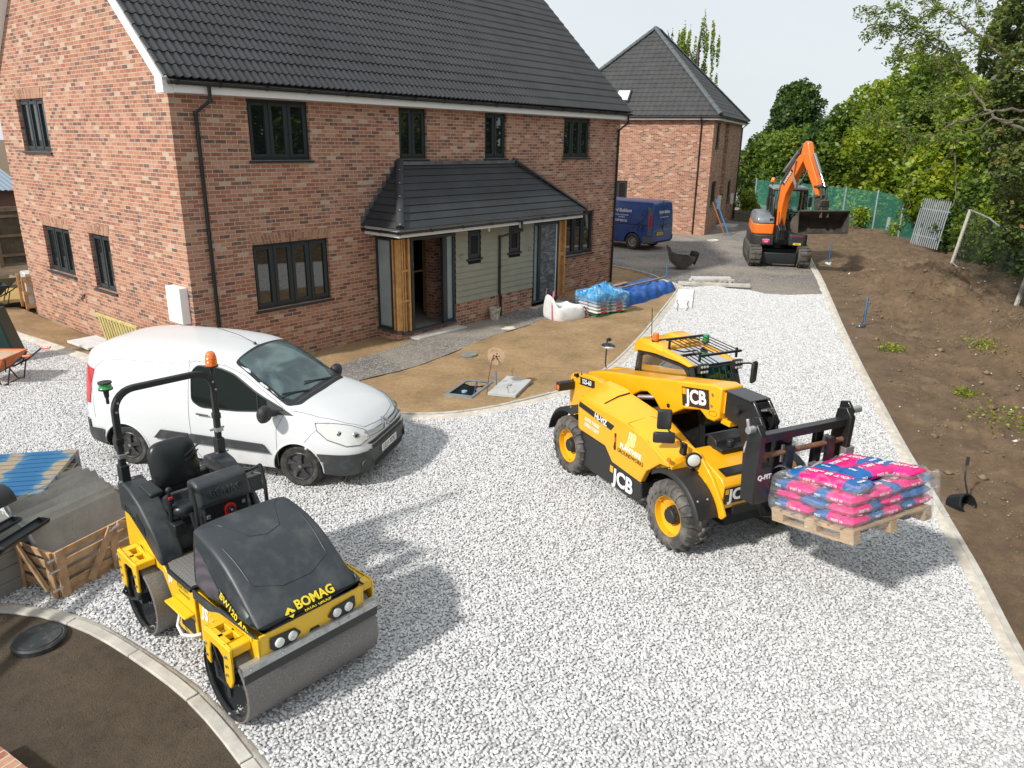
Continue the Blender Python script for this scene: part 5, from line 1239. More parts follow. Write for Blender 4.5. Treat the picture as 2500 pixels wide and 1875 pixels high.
hg.build('bar_hinge',M_SATB,rol,bevel=.006);hz.build('hinge_pin',M_ZINC,rol,smooth=40)
def beacon(parent,p,mt,r=.045,h=.085,stalk=.16,dome=True,nm='beacon'):
 p=Vector(p);b=MB();b.tube([p,p+Vector((0,0,stalk*.5))],.014,8);b.cyl(p+Vector((0,0,stalk*.45)),p+Vector((0,0,stalk)),.018,.026,n=12);b.cyl(p+Vector((0,0,stalk)),p+Vector((0,0,stalk+.015)),r*1.12,n=24)
 o=b.build(nm,M_SATB,parent,smooth=40)
 l=MB()
 if dome:l.lathe([(r,0),(r*1.0,h*.35),(r*.80,h*.85),(r*.45,h*1.02),(0,h*1.06)],p+Vector((0,0,stalk+.015)),(0,0,1),28)
 else:
  l.lathe([(r*1.12,0),(r*1.0,h*.1),(r*.95,h*.5),(r*1.05,h*.6)],p+Vector((0,0,stalk+.015)),(0,0,1),28)
  t=MB();t.lathe([(r*1.08,0),(r*1.08,.012),(0,.016)],p+Vector((0,0,stalk+.015+h*.6)),(0,0,1),28);t.build('cap',M_PLBL,o)
 l.build('lens',mt,o,smooth=60)
 if dome:
  g=MB()
  for k in(.3,.55):g.lathe([(r*(1.02-.12*k),0),(r*(1.02-.12*k)+.002,.004),(r*(1.01-.12*k),.008)],p+Vector((0,0,stalk+.015+h*k)),(0,0,1),28,caps=False)
  g.build('lens_ring',mt,o)
 return o
beacon(rol,(rx+.06,ty+.0,2.12),M_AMB,.055,.13,.12);beacon(rol,(rx+.04,-ty-.04,2.10),M_GRN,.052,.07,.13,dome=False)
text('side_lettering','JS',M_WTXT,rol,(-.50,-.478,.64),(1,0,-.12),(.12,0,1),.16,.002,.9,bold=.03,shear=.1)
text('side_lettering','Plant Hire',M_YTXT,rol,(-.30,-.478,.665),(1,0,-.12),(.12,0,1),.065,.002,.85,bold=.02)
text('side_lettering','Groundworks',mat('green_lettering',(.20,.30,.03),.5),rol,(-.27,-.478,.61),(1,0,-.12),(.12,0,1),.045,.002,.85,bold=.02)
text('side_lettering','JS',M_WTXT,rol,(-1.13,-.472,.70),(1,0,0),(0,0,1),.12,.002,.9,bold=.03,shear=.1)
text('side_lettering','Plant Hire',mat('olive_lettering',(.30,.27,.02),.5),rol,(-.90,-.472,.70),(1,0,0),(0,0,1),.058,.002,.85,bold=.02)
text('side_lettering','Groundworks',mat('olive_lettering',(.30,.27,.02),.5),rol,(-.88,-.472,.645),(1,0,0),(0,0,1),.04,.002,.85,bold=.02)
text('side_lettering','01953 718633',mat('ochre_lettering',(.55,.32,.03),.5),rol,(-.36,-.478,.545),(1,0,-.12),(.12,0,1),.045,.002,.85,bold=.01)
def m_clear(name,tint=(.55,.68,.64),f=.18):
 m=bpy.data.materials.new(name);m.use_nodes=True;nt=m.node_tree;nt.nodes.clear()
 o=nt.nodes.new('ShaderNodeOutputMaterial');t=nt.nodes.new('ShaderNodeBsdfTransparent');g=nt.nodes.new('ShaderNodeBsdfGlossy');x=nt.nodes.new('ShaderNodeMixShader')
 t.inputs[0].default_value=(*tint,1);g.inputs['Roughness'].default_value=.02;fr=N(nt,'ShaderNodeFresnel',i_IOR=1.5)
 a=N(nt,'ShaderNodeMath',operation='ADD');a.inputs[1].default_value=f*.3;nt.links.new(fr.outputs[0],a.inputs[0])
 nt.links.new(a.outputs[0],x.inputs[0]);nt.links.new(t.outputs[0],x.inputs[1]);nt.links.new(g.outputs[0],x.inputs[2]);nt.links.new(x.outputs[0],o.inputs[0]);return m
M_CLR=m_clear('tinted_cab_glass')
M_LUG=mat('lug_tyre_rubber',(.05,.048,.045),.9,var=.3,vscale=9,bmp=.4,bscale=70,dirt=(.20,.185,.165),dscale=5,dlo=.38,dhi=.7)
M_BLKP=mat('black_machine_paint',(.014,.015,.016),.34,coat=.2,dirt=(.05,.048,.044),dscale=8,dlo=.58,dhi=.95)
M_FEN=mat('black_fender',(.016,.017,.019),.5,bmp=.1,bscale=150,dirt=(.06,.058,.052),dscale=4,dlo=.55,dhi=.9)
M_RUST=mat('rusty_bar',(.20,.10,.055),.8,.2,var=.4,vscale=14,bmp=.3)
M_BROWNT=mat('dark_brown_decal',(.028,.018,.012),.4)
th_h=Vector((-.90,-1.98,0)).normalized()
tel=empty('telehandler',(.787,-10.35,0),math.atan2(th_h.y,th_h.x),'yellow telescopic handler with black fork carriage carrying a pallet of cement bags','telehandler')
tel.scale=(.93,.93,.93)
def P_(o,nm,pts,y0,y1,mt,par,bev=.01,sm=30):
 mb=MB();mb.prism(pts,'y',y0,y1);return mb.build(nm,mt,par,bevel=bev,smooth=sm)
def lug_wheel(parent,cx,s,r=.435,w=.30,yc=.77,rim=M_YEL2):
 c=Vector((cx,s*yc,r-.005));rm=MB();R0=.245
 rm.lathe([(R0+.015,w*.50),(R0+.02,w*.47),(R0-.005,w*.44),(R0-.012,w*.20),(R0-.03,w*.16),(R0-.10,w*.12),(R0-.13,w*.05),(0,w*.05)],c,(0,s,0),44,caps=False)
 for k in range(3):
  a=2*pi*k/3+.5;rm.box(c+Vector((math.cos(a)*(R0-.012),s*w*.33,math.sin(a)*(R0-.012))),(.02,.02,.03))
 wo=rm.build('wheel',rim,parent,smooth=35)
 hm=MB();hm.lathe([(.115,w*.05),(.11,w*.20),(.095,w*.22),(.09,w*.38),(.08,w*.41),(0,w*.41)],c,(0,s,0),28)
 for k in range(10):a=2*pi*k/10;q=c+Vector((math.cos(a)*.10,s*w*.21,math.sin(a)*.10));hm.cyl(q,q+Vector((0,s*.02,0)),.010,n=6)
 hm.build('hub',M_PLBL,wo,smooth=35)
 tm=MB();rr=r-.035
 tm.lathe([(R0,-w*.46),(R0+.03,-w*.52),(rr-.07,-w*.56),(rr-.02,-w*.50),(rr,-w*.36),(rr+.006,0),(rr,w*.36),(rr-.02,w*.50),(rr-.07,w*.56),(R0+.03,w*.52),(R0,w*.46)],c,(0,1,0),64,caps=False)
 nl=20
 for k in range(nl):
  for side in(-1,1):
   a0=2*pi*(k+.5*(side>0))/nl;pts=[]
   for t,aa,rad in((.02,.0,rr+.034),(.45,.09,rr+.036),(.82,.14,rr+.030),(1.08,.145,rr-.012),(1.18,.145,rr-.055)):
    a=a0+aa*1.25;yy=side*w*.5*t;pts.append((a,yy,rad))
   rg=[]
   for i,(a,yy,rad)in enumerate(pts):
    hw=(.045,.05,.055,.06,.06)[i]*1.05;n_=Vector((math.cos(a),0,math.sin(a)));tg=Vector((-math.sin(a),0,math.cos(a)));b=c+Vector((0,yy,0))
    low=rad-.045
    rg.append([b+n_*low-tg*hw*rr*1.0,b+n_*rad-tg*hw*.72*rr,b+n_*rad+tg*hw*.72*rr,b+n_*low+tg*hw*rr*1.0])
   tm.loft(rg)
 tm.build('tyre',M_LUG,wo,smooth=30);return wo
for cx in(0,-2.36):
 for s in(-1,1):lug_wheel(tel,cx,s)
def fender(cx,a0,a1,s,r=.56,tw=.30,yc=.77):
 mb=MB();n=14;rg=[]
 for i in range(n+1):
  a=R(a0+(a1-a0)*i/n);p=Vector((cx+r*math.cos(a),0,.43+r*math.sin(a)));nn=Vector((math.cos(a),0,math.sin(a)))
  y0,y1=s*(yc-tw*.48),s*(yc+tw*.55)
  rg.append([p+Vector((0,y0,0)),p+nn*.012+Vector((0,y0,0)),p+nn*.016+Vector((0,y1-s*.03,0)),p-nn*.02+Vector((0,y1,0)),p-nn*.035+Vector((0,y1,0)),p+Vector((0,y1-s*.03,0))])
 mb.loft(rg);o=mb.build('fender',M_FEN,tel,smooth=40);b=MB()
 for a in(a0+(a1-a0)*.25,a0+(a1-a0)*.8):
  for y in(yc-.06,yc+.08):q=Vector((cx+(r+.014)*math.cos(R(a)),s*y,.43+(r+.014)*math.sin(R(a))));b.ball(q,.014,8)
 b.build('rivet',M_ZINC,o);return o
for s in(-1,1):fender(0,128,20,s);fender(-2.36,172,75,s)
M_UND=mat('underbody',(.012,.012,.012),.8)
cb=MB();cb.bb((-2.9,-.40,.38),(.40,.40,.82));cb.bb((-.12,-.62,.36),(.12,.62,.52));cb.bb((-2.48,-.62,.36),(-2.24,.62,.52));cb.build('underframe',M_UND,tel,bevel=.01)
SH=[(-2.12,.80),(-2.16,1.24),(-2.10,1.27),(-.95,1.27),(-.62,1.22),(-.10,1.08),(-.08,1.02),(-.24,1.0),(-.50,.80),(-.60,.60),(-1.24,.62),(-1.42,.78),(-2.05,.78)]
pod=MB();pod.prism(SH,'y',-.89,-.80)
top=[(-2.16,1.24,1.36),(-2.05,1.27,1.46),(-1.60,1.27,1.47),(-1.52,1.27,1.43),(-.95,1.27,1.38),(-.62,1.22,1.32),(-.10,1.08,1.13),(-.06,1.02,1.05)]
rg=[[(x,-.87,zo-.002),(x,-.80,zo+.03),(x,-.62,zo+.07+(zi-zo)*.3),(x,-.44,zi),(x,-.40,zi-.03),(x,-.40,.85),(x,-.80,.85)]for x,zo,zi in top]
pod.loft(rg);podo=pod.build('engine_cover',M_YEL2,tel,bevel=.018,seg=3,smooth=32)
lb=MB();lb.prism([(-2.05,.37),(-2.07,.775),(-1.42,.775),(-1.24,.615),(-.60,.595),(-.56,.40),(-.66,.30),(-1.95,.27)],'y',-.875,-.55)
lbo=lb.build('side_panel',M_BLKP,tel,bevel=.015,seg=2)
def decal_box(parent,c,xd,ud,w,h,col=M_BROWNT,nm='decal'):
 x=Vector(xd).normalized();u=Vector(ud);u=(u-x*u.dot(x)).normalized();n=x.cross(u);mb=MB()
 c=Vector(c)
 mb.add([c-x*w/2-u*h/2,c+x*w/2-u*h/2,c+x*w/2+u*h/2,c-x*w/2+u*h/2],[(0,1,2,3)]);o=mb.build(nm,col,parent,smooth=0,fix=False)
 return o
def jcb(parent,c,xd,ud,h,badge=True,dec=True):
 x=Vector(xd).normalized();u=Vector(ud);u=(u-x*u.dot(x)).normalized();n=x.cross(u);c=Vector(c)
 if dec:decal_box(parent,c,xd,ud,h*2.75,h*1.32)
 text('lettering','JCB',M_WTXT,parent,c+n*.003+x*h*.1,x,u,h*1.28,.002,1.02,bold=.035)
 if badge:decal_box(parent,c+n*.003-x*h*1.12+u*h*.36,xd,ud,h*.34,h*.42,M_YEL2,'badge')
jcb(tel,(-1.0,-.878,.44),(1,0,0),(0,0,1),.22,dec=False)
df_=MB();df_.add([(-2.10,-.893,1.20),(-2.12,-.893,1.12),(-1.30,-.893,1.05),(-1.22,-.893,1.14)],[(0,1,2,3)]);df_.build('decal',M_BLKP,podo,smooth=0,fix=False)
text('lettering','Hi-ViZ',M_WTXT,podo,(-1.55,-.896,1.115),(1,0,-.07),(.07,0,1),.11,.002,1.,bold=.03)
text('lettering','01953 718633',M_WTXT,podo,(-1.76,-.893,.99),(1,0,-.02),(0,0,1),.075,.002,.85,bold=.02)
text('lettering','07850 912847',M_WTXT,podo,(-1.76,-.893,.91),(1,0,-.02),(0,0,1),.075,.002,.85,bold=.02)
text('lettering','JS',mat('pale_yellow_lettering',(.85,.62,.10),.5),podo,(-.84,-.893,1.08),(1,0,0),(0,0,1),.22,.002,.95,bold=.03,shear=.2)
text('lettering_outline','JS',M_WTXT,podo,(-.843,-.8915,1.08),(1,0,0),(0,0,1),.22,.0015,.95,bold=.075,shear=.2)
text('lettering','PLANTHIRE',M_WTXT,podo,(-.84,-.893,.93),(1,0,0),(0,0,1),.095,.002,.95,bold=.035)
text('lettering','GROUNDWORKS',M_BLKP,podo,(-.84,-.893,.85),(1,0,0),(0,0,1),.075,.002,.95,bold=.01)
hd=MB();hd.bb((-1.20,-.899,.82),(-1.17,-.889,1.05));hd.bb((-1.205,-.902,.84),(-1.165,-.889,.88));hd.build('cover_latch',M_SATB,podo,smooth=0)
hd=MB();hd.bb((-1.198,-.903,.93),(-1.172,-.899,1.0));hd.build('reflector',M_AMB,podo,smooth=0)
vs_=MB();vs_.tube([(-1.62,-.80,1.305),(-1.56,-.62,1.405),(-1.53,-.46,1.44)],.010,6);vs_.build('cover_joint',M_SATB,podo)
sm_=MB();sm_.tube([(-.95,-.868,1.275),(-.85,-.60,1.36),(-.60,-.45,1.33)],.004,4);sm_.tube([(-.95,-.88,1.27),(-.50,-.88,1.185),(-.15,-.88,1.06)],.004,4);sm_.build('cover_joint',mat('dark_yellow_gap',(.35,.15,.005),.6),podo)
rt_=MB();rt_.prism([(-3.02,.62),(-3.10,.80),(-3.10,1.24),(-3.02,1.30),(-2.50,1.40),(-2.10,1.38),(-2.05,.90),(-2.2,.62)],'y',-.46,-.36)
rt_.prism([(-3.02,.62),(-3.10,.80),(-3.10,1.24),(-3.02,1.30),(-2.50,1.40),(-2.10,1.38),(-2.05,.90),(-2.2,.62)],'y',.24,.36);rt_.bb((-3.09,-.36,.66),(-3.02,.24,1.22));rt_.prism([(-2.9,.36),(-2.2,.36),(-2.1,.9),(-2.1,1.2),(-2.9,1.2)],'z',.9,1.0)if False else None
rt_.bb((-2.75,.36,1.08),(-2.22,.80,1.24));rto=rt_.build('rear_tower',M_YEL2,tel,bevel=.015,seg=2)
bt=MB();bt.bb((-2.72,.40,1.242),(-2.30,.72,1.262));bt.build('top_cover',M_LEAD,rto,bevel=.006)
text('lettering','525-60',M_WTXT,rto,(-2.62,-.463,1.26),(1,0,.12),(0,0,1),.10,.002,.9,bold=.02)
decal_box(rto,(-2.62,-.4615,1.26),(1,0,.12),(0,0,1),.44,.12,M_BLKP)
decal_box(rto,(-2.84,-.463,1.235),(1,0,.12),(0,0,1),.07,.09,M_YEL2,'badge')
tw=MB();tw.add([(-2.80,-.4615,1.33),(-2.76,-.4615,1.33),(-2.78,-.4615,1.39)],[(0,1,2)]);tw.build('warning_mark',M_BLKP,rto,fix=False)
rl=MB();rl.box((-3.0,-.60,1.12),(.10,.28,.13));rl.tube([(-3.0,-.50,1.12),(-3.02,-.44,1.2)],.03,8);rlo=rl.build('rear_light',M_SATB,tel,bevel=.02,seg=3)
al=MB();al.bb((-3.02,-.745,1.08),(-2.95,-.738,1.15));al.build('indicator',M_AMB,rlo,bevel=.01)
rg_=MB();rg_.cyl((-2.88,-.47,1.30),(-2.88,-.455,1.30),.035,n=16);rg_.box((-2.90,-.49,1.30),(.05,.03,.04));rg_.build('pivot_cap',M_SATB,rto)
bp_=[(-2.98,1.02),(-2.98,1.30),(-2.5,1.44),(-1.5,1.64),(-.18,1.925),(-.06,1.915),(-.06,1.54),(-.14,1.475),(-.26,1.465),(-.40,1.535),(-.70,1.45),(-1.02,1.24),(-1.14,1.26),(-1.32,1.40),(-1.48,1.44),(-1.62,1.40),(-2.0,1.16)]
bm_=P_(None,'boom',bp_,-.22,.12,M_YEL2,tel,.02,32)
e_=MB();e_.bb((-.059,-.17,1.60),(.08,.07,1.86));e_.bb((-.10,-.15,1.46),(.06,.05,1.53));e_.build('inner_boom',M_YEL2,bm_,bevel=.01)
for z in(1.66,1.80):
 b=MB();b.cyl((-.195,-.232,z),(-.195,-.22,z),.018,n=12);b.build('bolt',M_STEEL,bm_)
b=MB();b.cyl((-1.0,-.232,1.40),(-1.0,-.22,1.40),.028,n=14);b.bb((-.98,-.03,1.66),(-.97,-.02,1.67));b.build('pin',M_SATB,bm_)
b=MB();b.tube([(x,-.222,z)for x,z in rounded([(-.23,1.53),(-.10,1.555),(-.10,1.61),(-.23,1.59)],.03)],.004,4,closed=True);b.build('slot',mat('dark_yellow_gap',(.35,.15,.005),.6),bm_)
jcb(bm_,(-.50,-.223,1.665),(1,0,.20),(-.20,0,1),.185)
hy=MB();hy.cyl((-1.55,-.30,1.35),(-1.18,-.10,1.44),.035,n=12);hy.cyl((-1.9,-.15,.95),(-1.15,-.05,1.30),.05,n=12);hy.build('lift_ram',M_STEEL,tel,smooth=40)
hp=MB();HP=[(-.02,1.58),(-.02,1.88),(.42,1.90),(.56,1.74),(.62,1.45),(.80,1.25),(.90,.95),(.90,.70),(.74,.62),(.58,.80),(.50,1.10),(.32,1.32),(.22,1.55)]
hp.prism(HP,'y',-.18,-.14);hp.prism(HP,'y',.04,.08);hp.prism([(.12,1.60),(.12,1.86),(.40,1.87),(.48,1.50),(.72,1.1),(.72,.80),(.62,.85),(.45,1.25),(.30,1.5)],'y',-.14,.04);hp.bb((-.03,-.20,1.885),(.40,.10,1.905))
ho=hp.build('boom_head',M_BLKP,tel,bevel=.01)
ph=MB()
for x,z in((.22,1.74),(.80,.75),(.70,1.15)):ph.cyl((x,-.235,z),(x,.12,z),.045,n=16)
for i in range(4):ph.tube([(.44,-.06+.03*i,1.80),(.52,-.05+.03*i,1.84-.01*i),(.60,-.03+.03*i,1.78-.03*i),(.58,-.02+.03*i,1.66),(.52,.0+.02*i,1.56)],.012,8)
ph.build('hoses',M_SATB,ho,smooth=50)
sf_=MB()
for i in range(3):sf_.cyl((.44,-.06+.04*i,1.79),(.52,-.05+.04*i,1.82),.016,n=8)
sf_.build('hose_fitting',M_ZINC,ho);yf=MB();yf.cyl((.50,-.0,1.80),(.57,.01,1.77),.014,n=8);yf.build('yellow_collar',M_YEL,ho)
car=MB();CX=.92
car.bb((CX-.01,-.56,1.69),(CX+.09,.64,1.78))
for y in(-.64,.66):
 car.prism([(CX-.06,1.02 if y<0 else 1.10),(CX-.10,1.55),(CX-.06,1.86),(CX+.06,1.90),(CX+.14,1.80),(CX+.12,1.02 if y<0 else 1.10)],'y',y-.02,y+.05)
 car.prism([(CX-.12,1.60),(CX-.10,1.92),(CX+.0,1.95),(CX+.08,1.85),(CX+.04,1.60)],'y',y+.06,y+.10)
car.bb((CX-.05,-.58,1.02),(CX+.02,.72,1.12));car.bb((CX-.06,-.30,1.12),(CX+.0,-.05,1.68));car.bb((CX-.06,.30,1.12),(CX+.0,.42,1.68))
car.bb((CX-.01,-.64,1.02),(CX+.13,-.44,1.42))
co_=car.build('fork_carriage',M_BLKP,tel,bevel=.008)
text('lettering','Q-FIT',M_WTXT,co_,(CX+.133,-.54,1.32),(0,1,0),(0,0,1),.075,.002,1.,bold=.04)
pn=MB()
for y in(-.70,.80):pn.cyl((CX+.02,y-.04,1.84),(CX+.02,y+.10,1.84),.04,n=16)
pn.tube([(CX-.02,-.70,1.70),(CX+.02,-.75,1.66),(CX+.02,-.76,1.60),(CX-.02,-.72,1.58),(CX-.04,-.70,1.63),(CX-.02,-.70,1.70)],.008,6);pn.tube([(CX+.0,-.70,1.80),(CX+.0,-.72,1.9),(CX-.02,-.72,1.95)],.02,6)
pn.box((CX+.10,.70,1.38),(.08,.14,.14));pn.cyl((CX-.02,.05,1.10),(CX+.06,.52,1.36),.022,n=10)
pn.build('locking_pin',M_ZINC,co_,smooth=40,bevel=.004)
rd_=MB();rd_.cyl((CX+.06,-.60,1.53),(CX+.06,.76,1.53),.030,n=14);rd_.build('fork_rod',M_RUST,co_,smooth=40)
tlt=math.atan2(.2,1.)
for y in(-.18,.43):
 f=MB();f.bb((CX+.06,y-.05,.98),(CX+.115,y+.05,1.60));f.box((CX+.03,y,1.53),(.10,.12,.12))
 L0=Vector((CX+.09,y,.90));d=Vector((1,0,.2)).normalized();f.bar([(CX+.09,y,1.00),(CX+.10,y,.90),L0+d*.25+Vector((0,0,.01)),L0+d*1.05+Vector((0,0,.015))],.11,.04,up=(0,0,1));f.build('fork',M_BLKP,co_,bevel=.005)
 c_=MB();c_.bb((CX+.055,y-.09,1.42),(CX+.075,y-.06,1.62));c_.build('fork_clip',M_STEEL,co_)
ns=MB()
ns.prism([(.50,.68),(.52,.98),(.46,1.05),(.06,1.20),(-.10,1.20),(-.10,.72)],'y',-.57,.57)
nso=ns.build('nose',M_YEL2,tel,bevel=.012)
for s in(-1,1):
 fp_=MB();fp_.prism([(-.34,1.24),(-.12,1.27),(.10,1.23),(.36,1.02),(.54,.80),(.62,.66),(.57,.60),(.50,.60),(.34,.76),(.12,1.0),(-.20,1.06)],'y',min(s*.575,s*.612),max(s*.575,s*.612));fo_=fp_.build('frame_plate',M_YEL2,tel,bevel=.008)
 if s<0:
  q=MB();q.lathe([(.04,0),(.04,.012),(.022,.014),(.02,.002),(0,.002)],(.24,-.613,.92),(0,-1,0),18);q.lathe([(.022,0),(.022,.01),(0,.012)],(.565,-.613,.655),(0,-1,0),14);q.build('pivot_boss',M_YEL2,fo_)
bs_=MB();bs_.prism([(.46,1.078),(.34,1.112),(.34,1.116),(.46,1.082)],'y',-.52,.52);bs_.build('grip_strip',M_BLKP,nso,smooth=0)
q=MB();q.bb((-.02,-.32,1.20),(.16,.20,1.24));q.prism([(-.14,1.2),(-.12,1.34),(.02,1.30),(.06,1.2)],'y',-.30,.28);q.cyl((.10,-.15,1.24),(.10,-.15,1.32),.045,n=14);q.build('hydraulic_cover',M_SATB,nso,bevel=.01)
jcb(nso,(.522,-.35,.85),(0,1,0),(.0,0,1),.15)
un=MB();un.bb((.30,-.40,.58),(.52,.40,.70));un.build('bumper',M_UND,tel,bevel=.01)
mr=MB();mr.tube([(-.08,-.74,1.20),(.0,-.78,1.32),(-.02,-.80,1.38),(-.14,-.80,1.40),(-.24,-.80,1.42),(-.28,-.80,1.60)],.012,6);mr.box((-.02,-.74,1.26),(.07,.05,.14));mro=mr.build('mirror_bracket',M_SATB,tel,smooth=40)
def mirror(parent,c,w,h,face,par_nm='mirror',rot=None):
 f=Vector(face).normalized();u=Vector((0,0,1));x=u.cross(f).normalized();mb=MB();c=Vector(c)
 P=rounded([(-w/2,-h/2),(w/2,-h/2),(w/2,h/2),(-w/2,h/2)],.03,3);rg=[]
 for sc_,o in((.85,-.035),(1,-.02),(1,.0),(.93,.006)):rg.append([c+x*(a*sc_)+u*(b*sc_)+f*o for a,b in P])
 mb.loft(rg);o=mb.build(par_nm,M_PLBL,parent,smooth=40)
 g=MB();g.add([c+x*(a*.86)+u*(b*.90)+f*.007 for a,b in P],[tuple(range(len(P)))]);g.build('mirror_glass',M_CHR,o,fix=False);return o
mirror(mro,(-.30,-.83,1.55),.17,.25,(-.8,.5,0));mirror(mro,(-.27,-.84,1.33),.26,.14,(-.8,.5,-.1))
hl=MB();hl.lathe([(.02,-.09),(.07,-.06),(.095,.0),(.098,.02)],(.10,-.68,1.16),(.9,-.42,.0),24);hlo=hl.build('headlight',M_SATB,tel,smooth=50)
g=MB();g.lathe([(.088,.012),(.06,.028),(0,.034)],(.10,-.68,1.16),(.9,-.42,.0),24);g.build('lens',M_LAMP,hlo,smooth=60)
hb_=MB();hb_.bar([(.08,-.66,1.08),(.0,-.60,.98),(-.02,-.48,.98)],.03,.04);hb_.build('lamp_bracket',M_SATB,hlo)
g=MB();g.lathe([(.03,0),(.028,.02),(0,.03)],(-.07,-.895,1.13),(.3,-1,0),14);g.build('indicator',M_AMB,tel,smooth=50)
mr=MB();mr.tube([(-3.0,.12,1.32),(-3.06,.14,1.36),(-3.06,.15,1.76),(-2.96,.12,1.80),(-2.80,.05,1.82)],.011,6);mr.box((-2.93,.10,1.78),(.03,.03,.04));mro2=mr.build('mirror_bracket',M_SATB,tel,smooth=40)
g=MB();g.ball((-2.90,.07,1.70),(.12,.10,.035),16);g.build('mirror',M_SATB,mro2,smooth=60)
g=MB();g.ball((-2.89,.065,1.693),(.115,.095,.036),16);g.build('mirror_glass',mat('pale_mirror',(.55,.58,.6),.2,.3),mro2,smooth=60)
Y0,Y1=.17,.88
cp=MB()
sidep=[(-2.28,.60),(-2.32,1.30),(-2.26,1.82),(-2.12,1.88),(-1.15,1.88),(-1.02,1.80),(-.78,1.15),(-.72,.60)]
inner=[(-2.20,1.36),(-2.20,1.74),(-2.12,1.80),(-1.24,1.82),(-1.14,1.77),(-1.00,1.42),(-1.02,1.36)]
def bars(loop,y,r=.028,par=None):cp.tube([(x,y,z)for x,z in loop],r,6,closed=True)
for y in(Y0,Y1):bars(rounded(inner,.06),y)
cp.tube([(-1.08,Y0,1.86),(-.92,Y0,1.50),(-.76,Y0,1.12),(-.72,Y0,.66)],.038,8);cp.tube([(-1.08,Y1,1.86),(-.92,Y1,1.50),(-.76,Y1,1.12),(-.72,Y1,.66)],.038,8)
cp.tube([(-2.26,Y0,.7),(-2.30,Y0,1.35),(-2.22,Y0,1.84)],.03,6);cp.tube([(-2.26,Y1,.7),(-2.30,Y1,1.35),(-2.22,Y1,1.84)],.03,6)
cp.tube([(-1.08,Y0,1.84),(-1.08,Y1,1.84)],.025,6);cp.tube([(-.78,Y0,1.14),(-.78,Y1,1.14)],.03,6);cp.tube([(-2.28,Y0,1.36),(-2.28,Y1,1.36)],.03,6)
cpo=cp.build('cab_frame',M_BLKP,tel,smooth=40)
bd_=MB();bd_.bb((-2.28,Y0+.01,.60),(-.76,Y0+.04,1.35));bd_.bb((-2.28,Y1-.03,.60),(-.76,Y1,1.05));bd_.bb((-2.30,Y0,.60),(-2.26,Y1,1.34));bd_.bb((-2.26,Y0+.041,.56),(-.74,Y1-.031,.62));bd_.bb((-.80,Y0,.60),(-.74,Y1,1.0));bd_.build('cab_body',M_BLKP,tel,bevel=.01)
gl=MB()
gl.add([(x,Y0,z)for x,z in inner],[tuple(range(len(inner)))]);gl.add([(x,Y1,z)for x,z in inner],[tuple(range(len(inner)))])
gl.add([(-1.07,Y0,1.84),(-1.07,Y1,1.84),(-.78,Y1,1.14),(-.78,Y0,1.14)],[(0,1,2,3)]);gl.add([(-2.29,Y0,1.38),(-2.29,Y1,1.38),(-2.23,Y1,1.80),(-2.23,Y0,1.80)],[(0,1,2,3)])
gl.add([(-1.66,Y0+.06,1.935),(-1.66,Y1-.06,1.935),(-1.06,Y1-.06,1.87),(-1.06,Y0+.06,1.87)],[(0,1,2,3)])
gl.build('cab_glass',M_CLR,tel,smooth=0,fix=False)
lw=MB();lw.add([(-.78,Y0,1.12),(-.70,Y0,.98),(-.70,-.22,.98),(-1.2,-.22,1.15)],[(0,1,2,3)]);
rf_=MB()
def roofring(x,z0,z1,y0,y1,r=.05):return[(x,y0,z0),(x,y0,z1-r),(x,y0+r,z1),(x,y1-r,z1),(x,y1,z1-r),(x,y1,z0)]
rf_.loft([roofring(*a)for a in((-2.37,1.80,1.86,.20,.85,.03),(-2.35,1.74,1.92,.15,.90,.05),(-2.22,1.80,1.985,.13,.92,.05),(-1.90,1.84,1.99,.13,.92,.05),(-1.68,1.86,1.96,.13,.92,.04))])
for y0,y1 in((.13,.24),(.81,.92)):rf_.loft([roofring(*a)for a in((-1.679,1.86,1.96,y0,y1,.03),(-1.30,1.86,1.93,y0,y1,.03),(-1.06,1.84,1.88,y0+.01,y1-.01,.02))])
rfo=rf_.build('cab_roof',M_YEL2,tel,bevel=.012,smooth=40)
hp_=MB();hp_.loft([roofring(*a)for a in((-2.2,1.98,2.0,.58,.82,.01),(-2.1,1.98,2.05,.56,.84,.03),(-1.80,1.96,2.03,.56,.84,.03),(-1.72,1.95,1.98,.58,.82,.01))]);hp_.build('roof_hump',M_YEL2,rfo,bevel=.01,smooth=40)
gd=MB();G=lambda x,y:(x,y,2.075-.045*((x+1.68)/.64))
for x in(-1.68,-.98):gd.bar([G(x,.20),G(x,.90)],.03,.03)
for i in range(9):y=.22+.66*i/8;gd.tube([G(-1.68,y),G(-.98,y)],.0075,6)
for x in(-1.66,-1.02):
 for y in(.24,.86):gd.bar([(x,y,1.93),(x,y,2.06)],.025,.025,up=(1,0,0))
gd.build('roof_guard',M_BLKP,tel,smooth=0)
sg_=MB()
for i in range(7):y=.26+.10*i;sg_.tube([(-1.00,y,1.83),(-.86,y,1.52),(-.72,y,1.16)],.006,6)
for z,x in((1.84,-1.01),(1.50,-.86),(1.30,-.78)):sg_.tube([(x,.22,z),(x,.88,z)],.010,6)
sg_.build('screen_guard',M_BLKP,tel,smooth=0)
for y in(.26,.84):
 w_=MB();w_.box((-.96,y,1.85),(.06,.15,.13));wo_=w_.build('work_light',M_SATB,tel,bevel=.01)
 for a in(-.045,0,.045):
  for b in(-.035,.035):q=MB();q.cyl((-.929,y+a,1.85+b),(-.922,y+a,1.85+b),.017,n=10);q.build('led',M_LAMP,wo_)
mirror(tel,(-.84,1.02,1.75),.12,.30,(-.9,-.3,0));q=MB();q.tube([(-1.0,.90,1.84),(-.90,1.0,1.86),(-.84,1.07,1.84),(-.84,1.07,1.68)],.012,6);q.build('mirror_bracket',M_SATB,tel)
